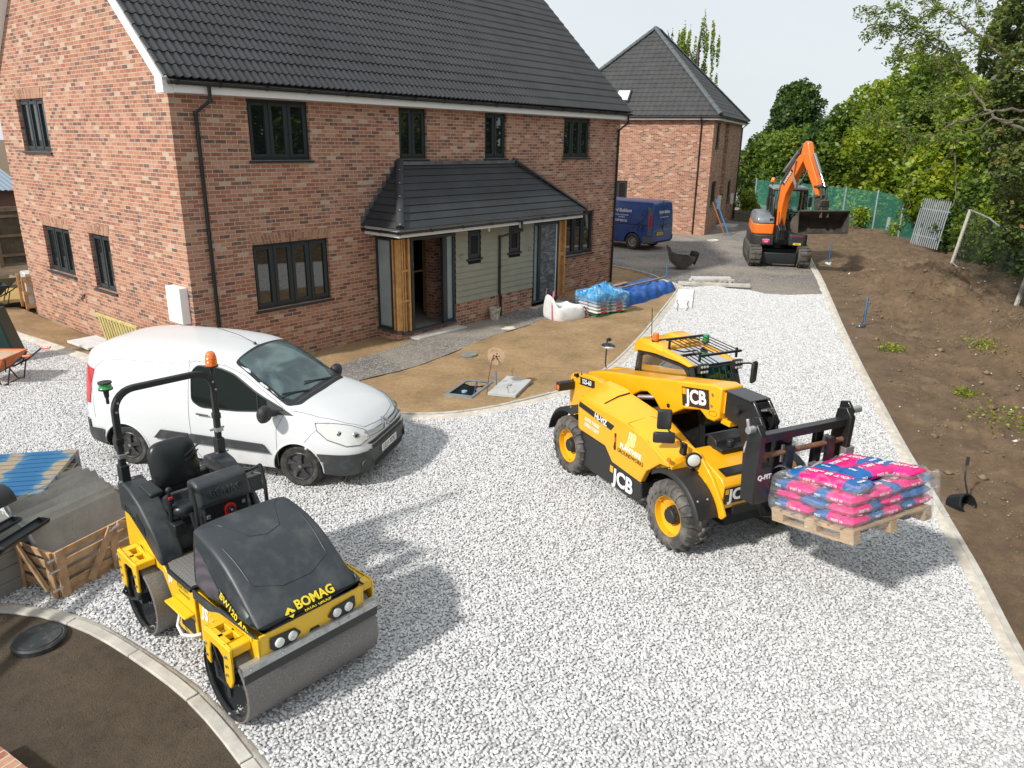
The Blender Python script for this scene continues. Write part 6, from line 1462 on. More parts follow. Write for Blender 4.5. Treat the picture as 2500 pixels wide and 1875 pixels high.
q=MB();q.lathe([(.085,0),(.085,.008),(.03,.012)],(-1.02,.62,1.62),(-1,0,0),20);q.tube([(-.98,.62,1.62),(-.96,.62,1.5)],.01,5);q.build('fan',M_SATB,tel)
se=MB();se.box((-1.85,.52,1.25),(.12,.44,.60));se.box((-1.62,.52,1.02),(.46,.44,.12));se.build('seat',M_SATB,tel,bevel=.05,seg=3)
q=MB();q.tube([(-1.05+.17*0,.52+.17*math.cos(a),1.28+.10*math.sin(a))for a in np.linspace(0,2*pi,17)[:-1]],.014,6,closed=True);q.tube([(-1.05,.52,1.28),(-.90,.52,1.10)],.03,8);q.build('steering_wheel',M_SATB,tel)
q=MB();q.box((-1.80,.50,1.47),(.16,.42,.22),rot=(0,.2,0));q.box((-1.55,.42,1.42),(.25,.2,.16));q.build('teal_seat_shape',mat('teal_seat_reflection',(.0,.22,.24),.8,bmp=.3),tel,bevel=.06,seg=3)  # added teal shape: seat colour plus green glass reflection put into its colour
for(x,y,mm)in((-1.95,.22,M_AMB),(-1.62,.84,M_GRN)):
 b=MB();b.lathe([(.055,0),(.055,.02)],(x,y,1.985),(0,0,1),20);bo=b.build('beacon',M_SATB,tel);l=MB();l.lathe([(.048,.02),(.045,.10),(.040,.12),(0,.122)],(x,y,1.985),(0,0,1),24);l.build('lens',mm,bo,smooth=50)
q=MB();q.tube([(-2.15,.30,1.98),(-2.20,.31,2.40)],.006,5);q.build('aerial',M_SATB,tel)
q=MB();q.tube([(-1.98,.26,1.99),(-1.85,.40,2.03),(-1.75,.6,2.06),(-1.68,.78,2.02)],.012,6);q.build('beacon_cable',M_SATB,tel)
tel_m=Matrix.LocRotScale(tel.location,tel.rotation_euler,tel.scale)
M_PINE=mat('pallet_wood',(.46,.31,.17),.8,var=.25,vscale=5,bmp=.3,bscale=40,dirt=(.25,.17,.10),dscale=6)
M_PINK=mat('pink_print',(.72,.015,.20),.38,var=.06,vscale=5,bmp=.35,bscale=16)
M_BLUE=mat('blue_print',(.01,.115,.36),.38,var=.1,vscale=5,bmp=.35,bscale=16)
pal_l=Vector((1.06,-.36,.815));px=(tel_m.to_3x3()@Vector((1,.04,.20))).normalized();py_=(tel_m.to_3x3()@Vector((-.04,1,0))).normalized();pz_=px.cross(py_)
def pal_frame(p):return tel_m@Vector(p)
Mp=Matrix((px,py_,pz_)).transposed().to_4x4();Mp.translation=pal_frame((1.10,-.40,.81))
def pallet(name,W,D,H,mt,nb=7,label=None,cat='pallet',group=None,nstr=3):
 """pallet with origin at a lower corner; boards along y (W), depth x (D)"""
 e=empty(name,label=label,cat=cat,group=group)
 bw=.10
 for i in range(nb):
  x=(D-bw)*i/(nb-1);mb=MB();mb.bb((x,0,H-.022),(x+bw,W,H));mb.build('deck_board',mt,e,bevel=.003,seg=1,smooth=0)
 for j in range(3):
  y=(W-.10)*j/2;mb=MB();mb.bb((0,y,H-.044),(D,y+.10,H-.0225));mb.build('stringer_board',mt,e,bevel=.003,seg=1,smooth=0)
  mb=MB();mb.bb((0,y,0),(D,y+.10,.022));mb.build('base_board',mt,e,bevel=.003,seg=1,smooth=0)
  for i in range(3):
   x=(D-.14)*i/2;mb=MB();mb.bb((x,y+.001,.0225),(x+.14,y+.099,H-.0445));mb.build('block',mt,e,bevel=.004,seg=1,smooth=0)
 return e
plt=pallet('pallet',1.12,.93,.135,M_PINE,7,'pale wooden pallet raised on the forks of the yellow handler')
plt.matrix_world=Mp
def bag(name,w,d,h,m1,m2,split=.42,seed=0,txt=None,flip=False):
 """plump paper sack: w along x, d along y, two colour bands, printed"""
 rg=np.random.default_rng(seed);e=MB();nx,ny=16,10
 ph=rg.random(4)*6
 def f(u,v,s):
  x,y=(u-.5),(v-.5);ex=(1-abs(2*x)**5)*(1-abs(2*y)**4);b=max(ex,0)**.42
  z=h/2+s*(h/2)*b+.006*math.sin(9*x+ph[0])*math.cos(7*y+ph[1])*b+.004*math.sin(23*x+ph[2])*b
  return(x*w*(1-.03*(2*y)**2),y*d*(1-.03*(2*x)**2),z)
 for s in(1,-1):
  vs=[f(i/nx,j/ny,s)for j in range(ny+1)for i in range(nx+1)];o=len(e.v)
  for p in vs:e.v.append(p)
  for j in range(ny):
   for i in range(nx):
    q=[j*(nx+1)+i,j*(nx+1)+i+1,(j+1)*(nx+1)+i+1,(j+1)*(nx+1)+i];q=q if s>0 else q[::-1]
    e.f.append([k+o for k in q]);e.m.append(1 if((i/nx<split)!=flip)else 0)
 ob=e.build(name,[m1,m2],None,smooth=60);return ob
bags=[]
def text_on(o,body,loc,xd,ud,size,**k):return text('print',body,M_WTXT,o,loc,xd,ud,size,.0015,**k)
BW,BD,BH=.44,.285,.102
def place_bag(loc,rz,seed,prt='POST 10',flip=False,tilt=(0,0),lab=None,side=None):
 o=bag('cement_bag',BW,BD,BH,M_PINK,M_BLUE,.36,seed,flip=flip)
 f=-1 if flip else 1
 text_on(o,prt,(f*.07,0,BH+.004),(f,0,0),(0,f,0),.075,bold=.03);text_on(o,'PRO',(-f*.15,0,BH+.002),(0,f,0),(-f,0,0),.05,bold=.03)
 text_on(o,prt,(f*.06,-BD/2-.0,BH*.5),(1,0,0),(0,0,1),.034,bold=.02);text_on(o,prt,(f*.06,BD/2+.0,BH*.5),(-1,0,0),(0,0,1),.034,bold=.02)
 text_on(o,'PRO',(-.15*f,-BD/2-.0,BH*.5),(1,0,0),(0,0,1),.034,bold=.02)
 M=Matrix.Translation(Vector(loc))@Matrix.Rotation(rz,4,'Z')@Matrix.Rotation(tilt[0],4,'X')@Matrix.Rotation(tilt[1],4,'Y')
 o.matrix_world=Mp@M;tag(o,lab,'cement bag','pink and blue bags of post mix stacked on the raised pallet');bags.append(o);return o
def layer(z,odd,nm):
 k=0
 W,D=1.12,.93;xs_=[.0+BD/2+.01,BD*1.5+.03,BD*2.5+.05]
 rows=[]
 if odd:
  for i,x in enumerate(xs_):
   for j,y in enumerate((.235,.69)):rows.append((x,y,pi/2,'h'))
  for i in range(2):rows.append((.235+.46*i,1.0,0,'v'))
 else:
  for i in range(2):rows.append((.235+.46*i,.15,0,'v'))
  for i,x in enumerate(xs_):
   for j,y in enumerate((.53,.98-.0)):rows.append((x,y-.0,pi/2,'h'))
 return rows
wx=('nearest the fork carriage','in the middle row','at the outer end')
for li in range(3):
 z=.137+li*(BH-.006)
 for n,(x,y,rz,kd)in enumerate(layer(z,li%2,li)):
  lv=('bottom','second','third')[li];far_='near side' if y<.4 else('middle' if y<.8 else 'far side')
  where=('by the fork carriage','mid-pallet','at the outer end')[0 if x<.25 else(1 if x<.6 else 2)]
  place_bag((x+random.uniform(-.008,.008),y+random.uniform(-.008,.008),z),rz+(pi if random.random()<.5 else 0)+random.uniform(-.03,.03),40+li*10+n,flip=False,lab='cement bag in the %s layer, %s, %s'%(lv,far_,where))
z=.137+3*(BH-.006)
tops=[((.30,.24,z),.1,'half under loose film, at the corner by the forks'),((.68,.24,z),pi+.05,'half under loose film, at the outer near corner'),((.27,.60,z),pi/2+.1,'bare top bag in the middle by the fork carriage'),((.60,.62,z+.02),pi/2-.15,'bare bulging top bag at the centre of the load'),((.30,.92,z),.05+pi,'bare top bag at the far side by the carriage'),((.70,.94,z),.0,'bare top bag at the far outer corner')]
for i,(p,rz,lb_)in enumerate(tops):place_bag(p,rz,90+i,'POST 10',lab='cement bag, '+lb_,tilt=(random.uniform(-.04,.04),random.uniform(-.03,.03)))
def m_film2():
 m=bpy.data.materials.new('clear_stretch_film');m.use_nodes=True;nt=m.node_tree;nt.nodes.clear()
 o=nt.nodes.new('ShaderNodeOutputMaterial');t=nt.nodes.new('ShaderNodeBsdfTransparent');b=nt.nodes.new('ShaderNodeBsdfPrincipled');x=nt.nodes.new('ShaderNodeMixShader')
 b.inputs['Base Color'].default_value=(.72,.74,.77,1);b.inputs['Roughness'].default_value=.18
 co=objco(nt);w=noise(nt,3.5,6,mapv(nt,co,(1,1,5)),.65,1.5);w2=noise(nt,22,4,mapv(nt,co,(1,1,2.5)),.6,.8)
 a=ramp(nt,w,[(.40,(.09,.09,.09)),(.60,(.24,.24,.24)),(.74,(.62,.62,.62))]);nt.links.new(a,x.inputs[0])
 bump(nt,b,w2,.9,.03)
 nt.links.new(t.outputs[0],x.inputs[1]);nt.links.new(b.outputs[0],x.inputs[2]);nt.links.new(x.outputs[0],o.inputs[0]);return m
M_FILM=m_film2()
wr_=MB();n=72;lo_,hi_=.02,z+.03
def peri(t,e=0.):
 W,D=1.12+2*e,.93+2*e;P=2*(W+D);s=(t%1)*P
 if s<W:return(D-e,-e+s)
 s-=W
 if s<D:return(D-e-s,W-e)
 s-=D
 if s<W:return(-e,W-e-s)
 return(-e+s-W,-e)
rings=[]
for k,(zz,e,am_)in enumerate(((.0,.012,.003),(.10,.016,.004),(.16,.024,.006),(.26,.028,.008),(.34,.022,.008),(hi_,.016,.010),(hi_+.045,-.05,.02),(hi_+.05,-.16,.03))):
 g=[]
 for i in range(n):
  t=i/n;x,y=peri(t,e);w1=am_*math.sin(i*1.9+k*2.1)+am_*math.sin(i*.7+k);zz2=zz
  if k==0:zz2=zz+.03*max(0,math.sin(i*.37))
  if k==7:zz2=zz-.03-.03*math.sin(i*.9)
  g.append((x+w1*.6,y+w1,zz2+w1*.7))
 rings.append(g)
wr_.loft(rings,caps=False);film=wr_.build('stretch_film',M_FILM,None,smooth=50);film.matrix_world=Mp
tag(film,'crumpled clear plastic film wrapped round the raised load of cement bags','plastic film')
fl_=MB()
def flap(u,v):
 a=.70+.30*u;x=.93+.02+.07*math.sin(v*3)*v+.02*math.sin(u*14+v*5);y=.86+.30*u+.02*math.sin(v*9)
 return(x+.04*v,y+.03*v*math.sin(u*7),z+.06-v*(.46-.20*abs(u-.55))+.01*math.sin(u*21))
fl_.grid(flap,18,14);f2=fl_.build('film_flap',M_FILM,film,smooth=60,fix=False)
fl2=MB()
def flap2(u,v):return(.50+.46*u,.05+.13*v+.03*math.sin(u*9),z+.10+.025*math.sin(u*12+v*4)+.02*math.sin(v*6)-.02*v)
fl2.grid(flap2,20,8);fl2.build('film_flap',M_FILM,film,smooth=60,fix=False)
fl3=MB()
def flap3(u,v):return(.02+.5*u,.02+.30*v+.04*math.sin(u*8),z+.105+.03*math.sin(u*10+v*5)-.03*v)
fl3.grid(flap3,20,10);fl3.build('film_flap',M_FILM,film,smooth=60,fix=False)
M_ORG=mat('orange_machine_paint',(.80,.17,.012),.36,coat=.35,var=.06,vscale=2,dirt=(.35,.13,.05),dscale=4,dlo=.6,dhi=.9)
M_GREYH=mat('grey_hood_paint',(.14,.16,.18),.38,coat=.2,dirt=(.25,.25,.24),dscale=4)
M_TRK=mat('muddy_track_rubber',(.10,.092,.08),.9,var=.35,vscale=6,bmp=.5,bscale=30,dirt=(.035,.033,.03),dscale=4,dlo=.45,dhi=.65)
M_BKT=mat('worn_bucket_steel',(.10,.092,.08),.6,.4,var=.35,vscale=3,bmp=.2,bscale=40,dirt=(.16,.105,.065),dscale=3,dlo=.45,dhi=.7)
M_BKI=mat('bucket_inside',(.045,.036,.03),.75,.2,var=.4,vscale=3,dirt=(.12,.085,.055),dscale=4)
eh=Vector((-.89,-.45,0)).normalized()
exc=empty('excavator',(22.5,-2.72,-.02),math.atan2(eh.y,eh.x),'orange tracked excavator with raised arm and wide grading bucket on the access road','excavator')
for s,yc in((-1,-.93),(1,.82)):
 mb=MB();prof=[];L=1.35;r=.36
 for i in range(15):a=-pi/2+pi*i/14;prof.append((L+r*math.cos(a),r+.03+r*math.sin(a)))
 for i in range(15):a=pi/2+pi*i/14;prof.append((-L+r*math.cos(a),r+.03+r*math.sin(a)))
 mb.prism(prof,'y',yc-.22,yc+.22);t=mb.build('track',M_TRK,exc,bevel=.02,smooth=40)
 lg=MB();per=[]
 n=len(prof);d=[0]
 for i in range(n):a,b=prof[i],prof[(i+1)%n];d.append(d[-1]+math.hypot(b[0]-a[0],b[1]-a[1]))
 k=44
 for j in range(k):
  q=d[-1]*j/k;i=max(m for m in range(n)if d[m]<=q);f=(q-d[i])/(d[i+1]-d[i]);a,b=prof[i],prof[(i+1)%n]
  x,z=a[0]+(b[0]-a[0])*f,a[1]+(b[1]-a[1])*f;ang=math.atan2(b[1]-a[1],b[0]-a[0])
  for y0 in(-.17,.0+.01):
   lg.box((x+.012*math.sin(ang),yc+y0+.08,z-.012*math.cos(ang)),(.07,.15,.045),rot=(0,-ang,0))
 lg.build('track_lugs',M_TRK,t,smooth=0)
 wm=MB()
 for x,rr in((L,.24),(-L,.24),(-.8,.10),(-.4,.10),(0,.10),(.4,.10),(.8,.10)):wm.cyl((x,yc-.235,r+.03 if rr>.2 else .16),(x,yc+.235,r+.03 if rr>.2 else .16),rr,n=20)
 wm.build('track_roller',M_SATB,t,smooth=40)
uc=MB();uc.bb((-.7,-.72,.30),(.7,.62,.60));uc.cyl((0,0,.58),(0,0,.78),.55,n=32);uc.bb((1.2,-.70,.34),(1.36,.58,.50));uc.prism([(1.36,.10),(1.42,.30),(1.40,.52),(1.30,.52),(1.34,.30),(1.30,.10)],'y',-.66,.56);uc.build('undercarriage',M_SATB,exc,bevel=.02)
up=MB();up.bb((-1.6,-1.05,.78),(1.0,.92,1.02));up.build('deck',M_SATB,exc,bevel=.04,seg=3)
sk=MB();sk.prism([(1.18,-1.02),(1.24,-.9),(1.24,-.30),(1.0,-.25),(-1.2,-.25),(-1.6,-.5),(-1.6,-.9),(-1.3,-1.10),(.9,-1.12)],'z',.76,1.16);sk.prism([(1.05,.22),(1.14,.30),(1.14,.84),(1.0,.92),(.2,.92),(.2,.22)],'z',.76,1.20);sko=sk.build('skirt',M_PLBL,exc,bevel=.05,seg=3,smooth=35)
ov=MB();ov.lathe([(.14,0),(.14,.004),(0,.006)],(1.247,-.58,.93),(1,0,0),24);ov.v=[(x,-.58+(y+.58)*1.,.93+(z-.93)*.62)for x,y,z in ov.v];ovo=ov.build('oval_badge',mat('magenta_badge',(.60,.01,.12),.5),sko)
text('lettering','DIGGER\nHIRE',M_WTXT,ovo,(1.256,-.58,.945),(0,1,0),(0,0,1),.07,.002)
yp_=MB();yp_.bb((1.142,.42,.80),(1.150,.70,.88));yp_.build('number_plate',mat('yellow_plate',(.75,.60,.02),.5),sko)
text('lettering','BB 62',M_SATB,sko,(1.152,.56,.838),(0,1,0),(0,0,1),.06,.002)
mg=mat('magenta_badge',(.60,.01,.12),.5);text('lettering','DIGGER HIRE',mg,sko,(1.146,.53,1.12),(0,1,0),(0,0,1),.07,.002)
hd=MB();hd.prism([(1.16,-1.0),(1.20,-.90),(1.20,-.34),(1.0,-.30),(-1.4,-.30),(-1.6,-.6),(-1.4,-1.04),(.95,-1.10)],'z',1.165,1.56);hd.build('side_cover',M_ORG,exc,bevel=.05,seg=3,smooth=35)
h2=MB();rg=[]
for z,sc_ in((1.562,1.),(1.66,.995),(1.80,.95),(1.90,.84),(1.93,.68)):rg.append([(.0+(x-.0)*sc_,-.68+(y+.68)*sc_,z)for x,y in[(1.17,-.98),(1.21,-.88),(1.21,-.36),(1.0,-.31),(-1.3,-.31),(-1.5,-.6),(-1.3,-1.02),(.95,-1.08)]])
h2.loft(rg);h2o=h2.build('engine_hood',M_GREYH,exc,bevel=.03,seg=2,smooth=50)
vn=MB();vn.bb((1.175,-.52,1.66),(1.20,-.40,1.76));vn.build('vent',M_SATB,h2o)
cw=MB();cw.prism([(-1.62,-.9),(-1.75,-.4),(-1.75,.4),(-1.62,.85),(-1.2,.90),(-1.2,-.95)],'z',.9,1.75);cw.build('counterweight',M_ORG,exc,bevel=.08,seg=3)
cx0,cx1,cy0,cy1=-.75,.85,.02,.90
cf=MB()
for y in(-.45,.80):
 pass
CY0,CY1=-.46,.72
for y in(CY0,CY1):
 cf.tube([(.98,y,1.18),(1.00,y,2.1),(.86,y,2.80),(-.60,y,2.82),(-.68,y,1.18)],.045,8)
 cf.tube([(.30,y,1.2),(.28,y,2.8)],.04,8)
cf.tube([(.98,CY0,1.95),(.98,CY1,1.95)],.03,8)
cf.tube([(.86,CY0,2.80),(.86,CY1,2.80)],.05,8);cf.bb((-.7,CY0,1.15),(-.6,CY1,1.9));cf.bb((-.6,CY0,1.02),(.98,CY0+.04,1.45));cf.bb((-.6,CY1-.04,1.02),(.98,CY1,1.45));cf.bb((.94,CY0,1.02),(1.0,CY1,1.32))
cf.build('cab_frame',M_SATB,exc,smooth=40)
cr_=MB();cr_.prism([(-.72,2.80),(-.66,2.90),(.80,2.89),(.94,2.80)],'y',CY0-.05,CY1+.05);cr_.build('cab_roof',mat('weathered_grey_roof',(.22,.22,.22),.5,dirt=(.35,.34,.32)),exc,bevel=.03,seg=2)
gl=MB();gl.add([(.995,CY0,1.33),(.995,CY1,1.33),(.995,CY1,2.1),(.995,CY0,2.1)],[(0,1,2,3)]);gl.add([(.995,CY0,2.1),(.995,CY1,2.1),(.87,CY1,2.78),(.87,CY0,2.78)],[(0,1,2,3)])
for y in(CY0,CY1):gl.add([(-.64,y,1.46),(.96,y,1.46),(.96,y,2.1),(.85,y,2.77),(-.58,y,2.78)],[(0,1,2,3,4)])
gl.build('cab_glass',M_CLR,exc,smooth=0,fix=False)
st_=MB();st_.box((-.25,.16,1.75),(.14,.46,.75));st_.box((0,.16,1.45),(.48,.46,.14));st_.build('seat',M_SATB,exc,bevel=.05)
beacon(exc,(.55,-.50,2.90),M_AMB,.085,.16,.14);beacon(exc,(.55,.48,2.90),M_GRN,.07,.12,.14)
mirror(exc,(.98,-.62,2.35),.16,.34,(.8,-.6,0));mirror(exc,(.98,.86,2.38),.18,.36,(.8,.6,0))
q=MB();q.tube([(.95,-.46,2.6),(1.0,-.64,2.62),(1.0,-.64,2.2)],.014,6);q.tube([(.95,.72,2.62),(1.0,.90,2.62),(1.0,.90,2.2)],.014,6);q.tube([(1.1,-.42,1.2),(1.1,-.42,2.1),(.95,-.42,2.5)],.035,8);q.build('handrail',M_SATB,exc)
wl=MB();wl.box((1.0,-.02,2.84),(.08,.10,.09));wl.box((.97,.66,2.74),(.08,.10,.09));wlo=wl.build('work_light',M_SATB,exc,bevel=.01)
B0=Vector((1.15,-.10,1.30));sw=Vector((.86,.52,0)).normalized();sd_=Vector((-sw.y,sw.x,0));Z=Vector((0,0,1))
def bp(u,z,o=0):return B0+sw*u+sd_*o+Z*(z-1.30)
def slab(name,prof,o0,o1,mt,parent,bev=.015):
 mb=MB();n=len(prof);vs=[bp(u,z,o0)for u,z in prof]+[bp(u,z,o1)for u,z in prof]
 mb.add(vs,[tuple(range(n))[::-1],tuple(range(n,2*n))]+[(i,(i+1)%n,(i+1)%n+n,i+n)for i in range(n)]);return mb.build(name,mt,parent,bevel=bev,smooth=30)
slab('swing_post',[(-.25,.85),(-.25,1.45),(.05,1.55),(.18,1.35),(.12,.90)],-.16,.16,M_SATB,exc)
boom=slab('boom',[(-.10,1.25),(-.12,1.50),(-.16,2.3),(-.10,2.95),(.10,3.25),(.65,4.00),(.86,4.16),(.98,4.06),(.92,3.85),(.40,3.0),(.20,2.65),(.10,2.2),(.06,1.35)],-.13,.13,M_ORG,exc)
def nm_(o,sgn,body,u,z,du,dz,size,mt):
 x=sw*du+Z*dz;return text('lettering',body,mt,o,bp(u,z,sgn*.134),x,Vector((0,0,1))*du-sw*dz,size,.002,bold=.02)
dk=MB();uA=Vector((.60,0,.78));P4=[]
for a,b in((-.34,-.07),(.34,-.07),(.34,.07),(-.34,.07)):P4.append(bp(.22+a*.60-b*.78,3.34+a*.78+b*.60-.08,-.133))
dk.add(P4,[(0,1,2,3)]);dk.build('decal',M_SATB,boom,smooth=0,fix=False)
text('lettering','DOOSAN',M_WTXT,boom,bp(.22,3.26,-.136),sw*.60+Z*.78,-sw*.78+Z*.60,.12,.002,bold=.03)
arm=slab('arm',[(.74,4.05),(.80,4.42),(.92,4.52),(1.04,4.48),(1.22,4.02),(1.70,3.30),(1.92,2.72),(1.82,2.66),(1.58,2.98),(1.16,3.52)],-.11,.11,M_ORG,exc)
def ram(a,b,r0,r1,nm,f=.55):
 mb=MB();m=a.lerp(b,f);mb.cyl(a,m,r0,n=14);mb.cyl(m,b,r1,n=12,mi=1);mb.build(nm,[M_GREYH,M_CHR],exc,smooth=40)
ram(bp(-.34,1.1),bp(-.02,2.9,0)+sw*.25,.07,.045,'boom_ram');ram(bp(.02,3.45,0)-sw*.2,bp(.74,4.44),.065,.04,'arm_ram',.7);ram(bp(1.26,4.10)+sw*.06,bp(1.90,3.02)+sw*.16,.06,.035,'bucket_ram',.6)
hs=MB()
for i in range(4):o=-.10+.05*i;hs.tube([bp(.62,3.85,-.14-.02*i),bp(.60,3.35-.05*i,-.20),bp(.85,3.05-.05*i,-.22),bp(1.10,3.25,-.18),bp(1.22,3.55,-.13)],.018,6)
for i in range(4):hs.tube([bp(-.22,2.4,-.14+.05*i),bp(-.14,3.0,-.14+.05*i),bp(.05,3.32,-.12+.05*i),bp(.45,3.9,-.1+.05*i)],.016,6)
hs.build('hoses',mat('grey_hose',(.16,.155,.15),.6),exc,smooth=60)
hs=MB()
for i in range(5):hs.tube([bp(.0+.04*i,1.2,-.15+.04*i),bp(.12+.03*i,1.0,-.2+.06*i),bp(.05,1.5+.1*i,-.14+.02*i),bp(.0,2.0,-.13)],.018,6)
hs.build('hoses',M_SATB,exc,smooth=60)
lk=MB();lk.bar([bp(1.66,3.02,0),bp(1.98,3.02,0)],.28,.08);lk.bar([bp(1.96,3.05,.12),bp(2.10,2.62,.12)],.05,.09);lk.bar([bp(1.96,3.05,-.12),bp(2.10,2.62,-.12)],.05,.09);lk.cyl(bp(1.97,3.04,-.2),bp(1.97,3.04,.2),.06,n=12);lk.cyl(bp(1.86,2.70,-.2),bp(1.86,2.70,.2),.06,n=12)
lk.box(bp(2.0,2.52,0),(.42,.32,.22),rot=(0,.2,.41));lk.box(bp(2.02,2.36,0),(.30,.40,.20),rot=(0,0,.41));lk.build('quick_hitch',mat('greased_steel',(.09,.08,.07),.55,.5,var=.3),exc,bevel=.02)
def grading(parent,c,sd2,fwd,W,H,mt,mi,nm='bucket',teeth=False):
 c=Vector(c);prof=[(.16,.0),(.10,-.08),(-.05,-.18),(-.22,-.30),(-.30,-.46),(-.26,-.62),(-.12,-.74),(.10,-.77),(.26,-.76)]
 prof=[(a,b*H/.77)for a,b in prof];o=[(a,b)for a,b in prof];inn=[(a+.025 if i<5 else a,b-.02 if i<2 else b+.0 if i<5 else b+.022)for i,(a,b)in enumerate(prof)]
 mb=MB();P=lambda a,b,y:c+fwd*a+sd2*y+Z*b
 n=len(o)
 mb.add([P(a,b,-W/2)for a,b in o]+[P(a,b,W/2)for a,b in o],[(i,i+1,i+1+n,i+n)for i in range(n-1)],0)
 mb.add([P(a,b,-W/2)for a,b in inn]+[P(a,b,W/2)for a,b in inn],[(i,i+n,i+1+n,i+1)for i in range(n-1)],1)
 for i in(0,n-1):mb.add([P(*o[i],-W/2),P(*o[i],W/2),P(*inn[i],W/2),P(*inn[i],-W/2)],[(0,1,2,3)],0)
 ob=mb.build(nm,[mt,mi],parent,smooth=40,fix=False)
 sp=MB()
 for y in(-W/2,W/2):
  y0,y1=(y-.025,y)if y<0 else(y,y+.025)
  sp.add([P(a,b,y0)for a,b in o]+[P(a,b,y1)for a,b in o],[tuple(range(n))[::-1],tuple(range(n,2*n))]+[(i,(i+1)%n,(i+1)%n+n,i+n)for i in range(n)])
 sp.build('side_plate',mt,ob if parent is None else parent,smooth=30,bevel=.004)
 rb=MB()
 for y in(-W/6,W/6):rb.add([P(a,b,y-.01)for a,b in inn[1:]]+[P(a+.06,b+.02,y-.01)for a,b in inn[1:]][::-1],[tuple(range(2*(n-1)))])
 rb.tube([P(.18,-.01,-W/2),P(.18,-.01,W/2)],.035,8);rb.bar([P(.27,-.765*H/.77,-W/2),P(.27,-.765*H/.77,W/2)],.06,.03)
 for i in range(8):rb.cyl(P(.29,-.72*H/.77,-W/2+W*(i+.5)/8),P(.305,-.72*H/.77,-W/2+W*(i+.5)/8),.022,n=8)
 rb.build('edge_bar',mt,ob if parent is None else parent,smooth=30,fix=False);return ob
by=Vector((-.36,.93,0)).normalized();grading(exc,bp(2.05,2.24,.0)+by*.02,by,Vector((.93,.36,0)),1.86,.77,M_BKT,M_BKI)
bh=MB()
for o in(-.12,.16):bh.bar([bp(2.05,2.48,o),bp(2.16,2.20,o),bp(2.20,2.0,o)],.035,.12,up=sw)
bh.build('bucket_ear',M_BKT,exc,bevel=.01)
def person(name,joints,radii,edges,mt,parent=None,label=None):
 me=bpy.data.meshes.new(name);me.from_pydata([tuple(j)for j in joints],edges,[]);me.update()
 o=bpy.data.objects.new(name,me);COL.objects.link(o)
 sk=o.modifiers.new('skin','SKIN');sk.use_smooth_shade=True;sk.branch_smoothing=.6
 for i,v in enumerate(me.skin_vertices[0].data):v.radius=radii[i];v.use_root=(i==0)
 ss=o.modifiers.new('sub','SUBSURF');ss.levels=2;ss.render_levels=2
 bpy.context.view_layer.update();baked(o);o.data.materials.clear();o.data.materials.append(mt)
 o.data.polygons.foreach_set('use_smooth',[True]*len(o.data.polygons))
 if label:tag(o,label,'person')
 return o
M_SKIN=mat('skin',(.50,.27,.18),.55)
def body_mat(name,zsplit,low,high,skin=(.50,.27,.18),zneck=9):
 m,nt,b=_new(name);s=N(nt,'ShaderNodeSeparateXYZ');nt.links.new(objco(nt),s.inputs[0])
 c=ramp(nt,s.outputs[2],[(0,low),(zsplit/3,high),(zneck/3,skin)],'CONSTANT')
 mm=N(nt,'ShaderNodeMath',operation='DIVIDE');mm.inputs[1].default_value=3.;nt.links.new(s.outputs[2],mm.inputs[0])
 r=[n for n in nt.nodes if n.type=='VALTORGB'][0];nt.links.new(mm.outputs[0],r.inputs[0]);nt.links.new(r.outputs[0],b.inputs['Base Color']);b.inputs['Roughness'].default_value=.8
 return m
def hand_edges(J,E,Rr,wrist,d,side,curl=.3):
 """palm and five short fingers at a wrist joint index"""
 w=Vector(J[wrist]);d=Vector(d).normalized();s=Vector(side).normalized();u=d.cross(s)
 J.append(w+d*.05);Rr.append((.030,.018));p=len(J)-1;E.append((wrist,p))
 for k,(o,l)in enumerate(((-.030,.070),(-.010,.080),(.010,.076),(.030,.062))):
  J.append(w+d*.09+s*o);Rr.append((.010,.010));a=len(J)-1;E.append((p,a));J.append(w+d*(.09+l*.55)+s*o*1.1-u*.012*curl*3);Rr.append((.009,.009));E.append((a,a+1));J.append(w+d*(.09+l*.9)+s*o*1.1-u*.035*curl*3);Rr.append((.007,.007));E.append((a+1,a+2))
 J.append(w+d*.03-s*.045);Rr.append((.012,.012));a=len(J)-1;E.append((p,a));J.append(w+d*.07-s*.065-u*.01);Rr.append((.009,.009));E.append((a,a+1))
def head_parts(parent,c,fw_,r=.10,hair=(.05,.03,.02),cap=None):
 """skull with nose, ears, eyes and mouth; hair or cap as a child"""
 f=Vector(fw_).normalized();s=Vector((0,0,1)).cross(f);c=Vector(c);h=MB();h.ball((0,0,0),(r*.82,r*.78,r*1.12),20);h.ball((r*.80,0,-.01),(.016,.012,.022),8)
 for y in(-1,1):h.ball((0,y*r*.78,-.005),(.014,.008,.026),8)
 h.ball((r*.55,0,-r*.62),(r*.32,r*.36,r*.30),10);h.cyl((0,0,-r*1.5),(0,0,-r*.5),.05,n=12)
 M=Matrix((f,s,Vector((0,0,1)))).transposed();tr=lambda mb:setattr(mb,'v',[tuple(M@Vector(p)+c)for p in mb.v]);tr(h);ho=h.build('head',M_SKIN,parent,smooth=60)
 e=MB()
 for y in(-1,1):e.ball((r*.72,y*.030,.008),(.009,.014,.008),8)
 e.ball((r*.76,0,-.052),(.006,.024,.005),8);tr(e);e.build('face_features',M_SATB,ho)
 k=MB();k.ball((-r*.08,0,r*.25),(r*.92,r*.88,r*.98),18)
 if cap:k.box((r*.75,0,r*.35),(.10,.13,.012))
 tr(k);k.build('cap' if cap else 'hair',mat('cap_cloth' if cap else 'dark_hair',cap or hair,.85),ho,smooth=60)
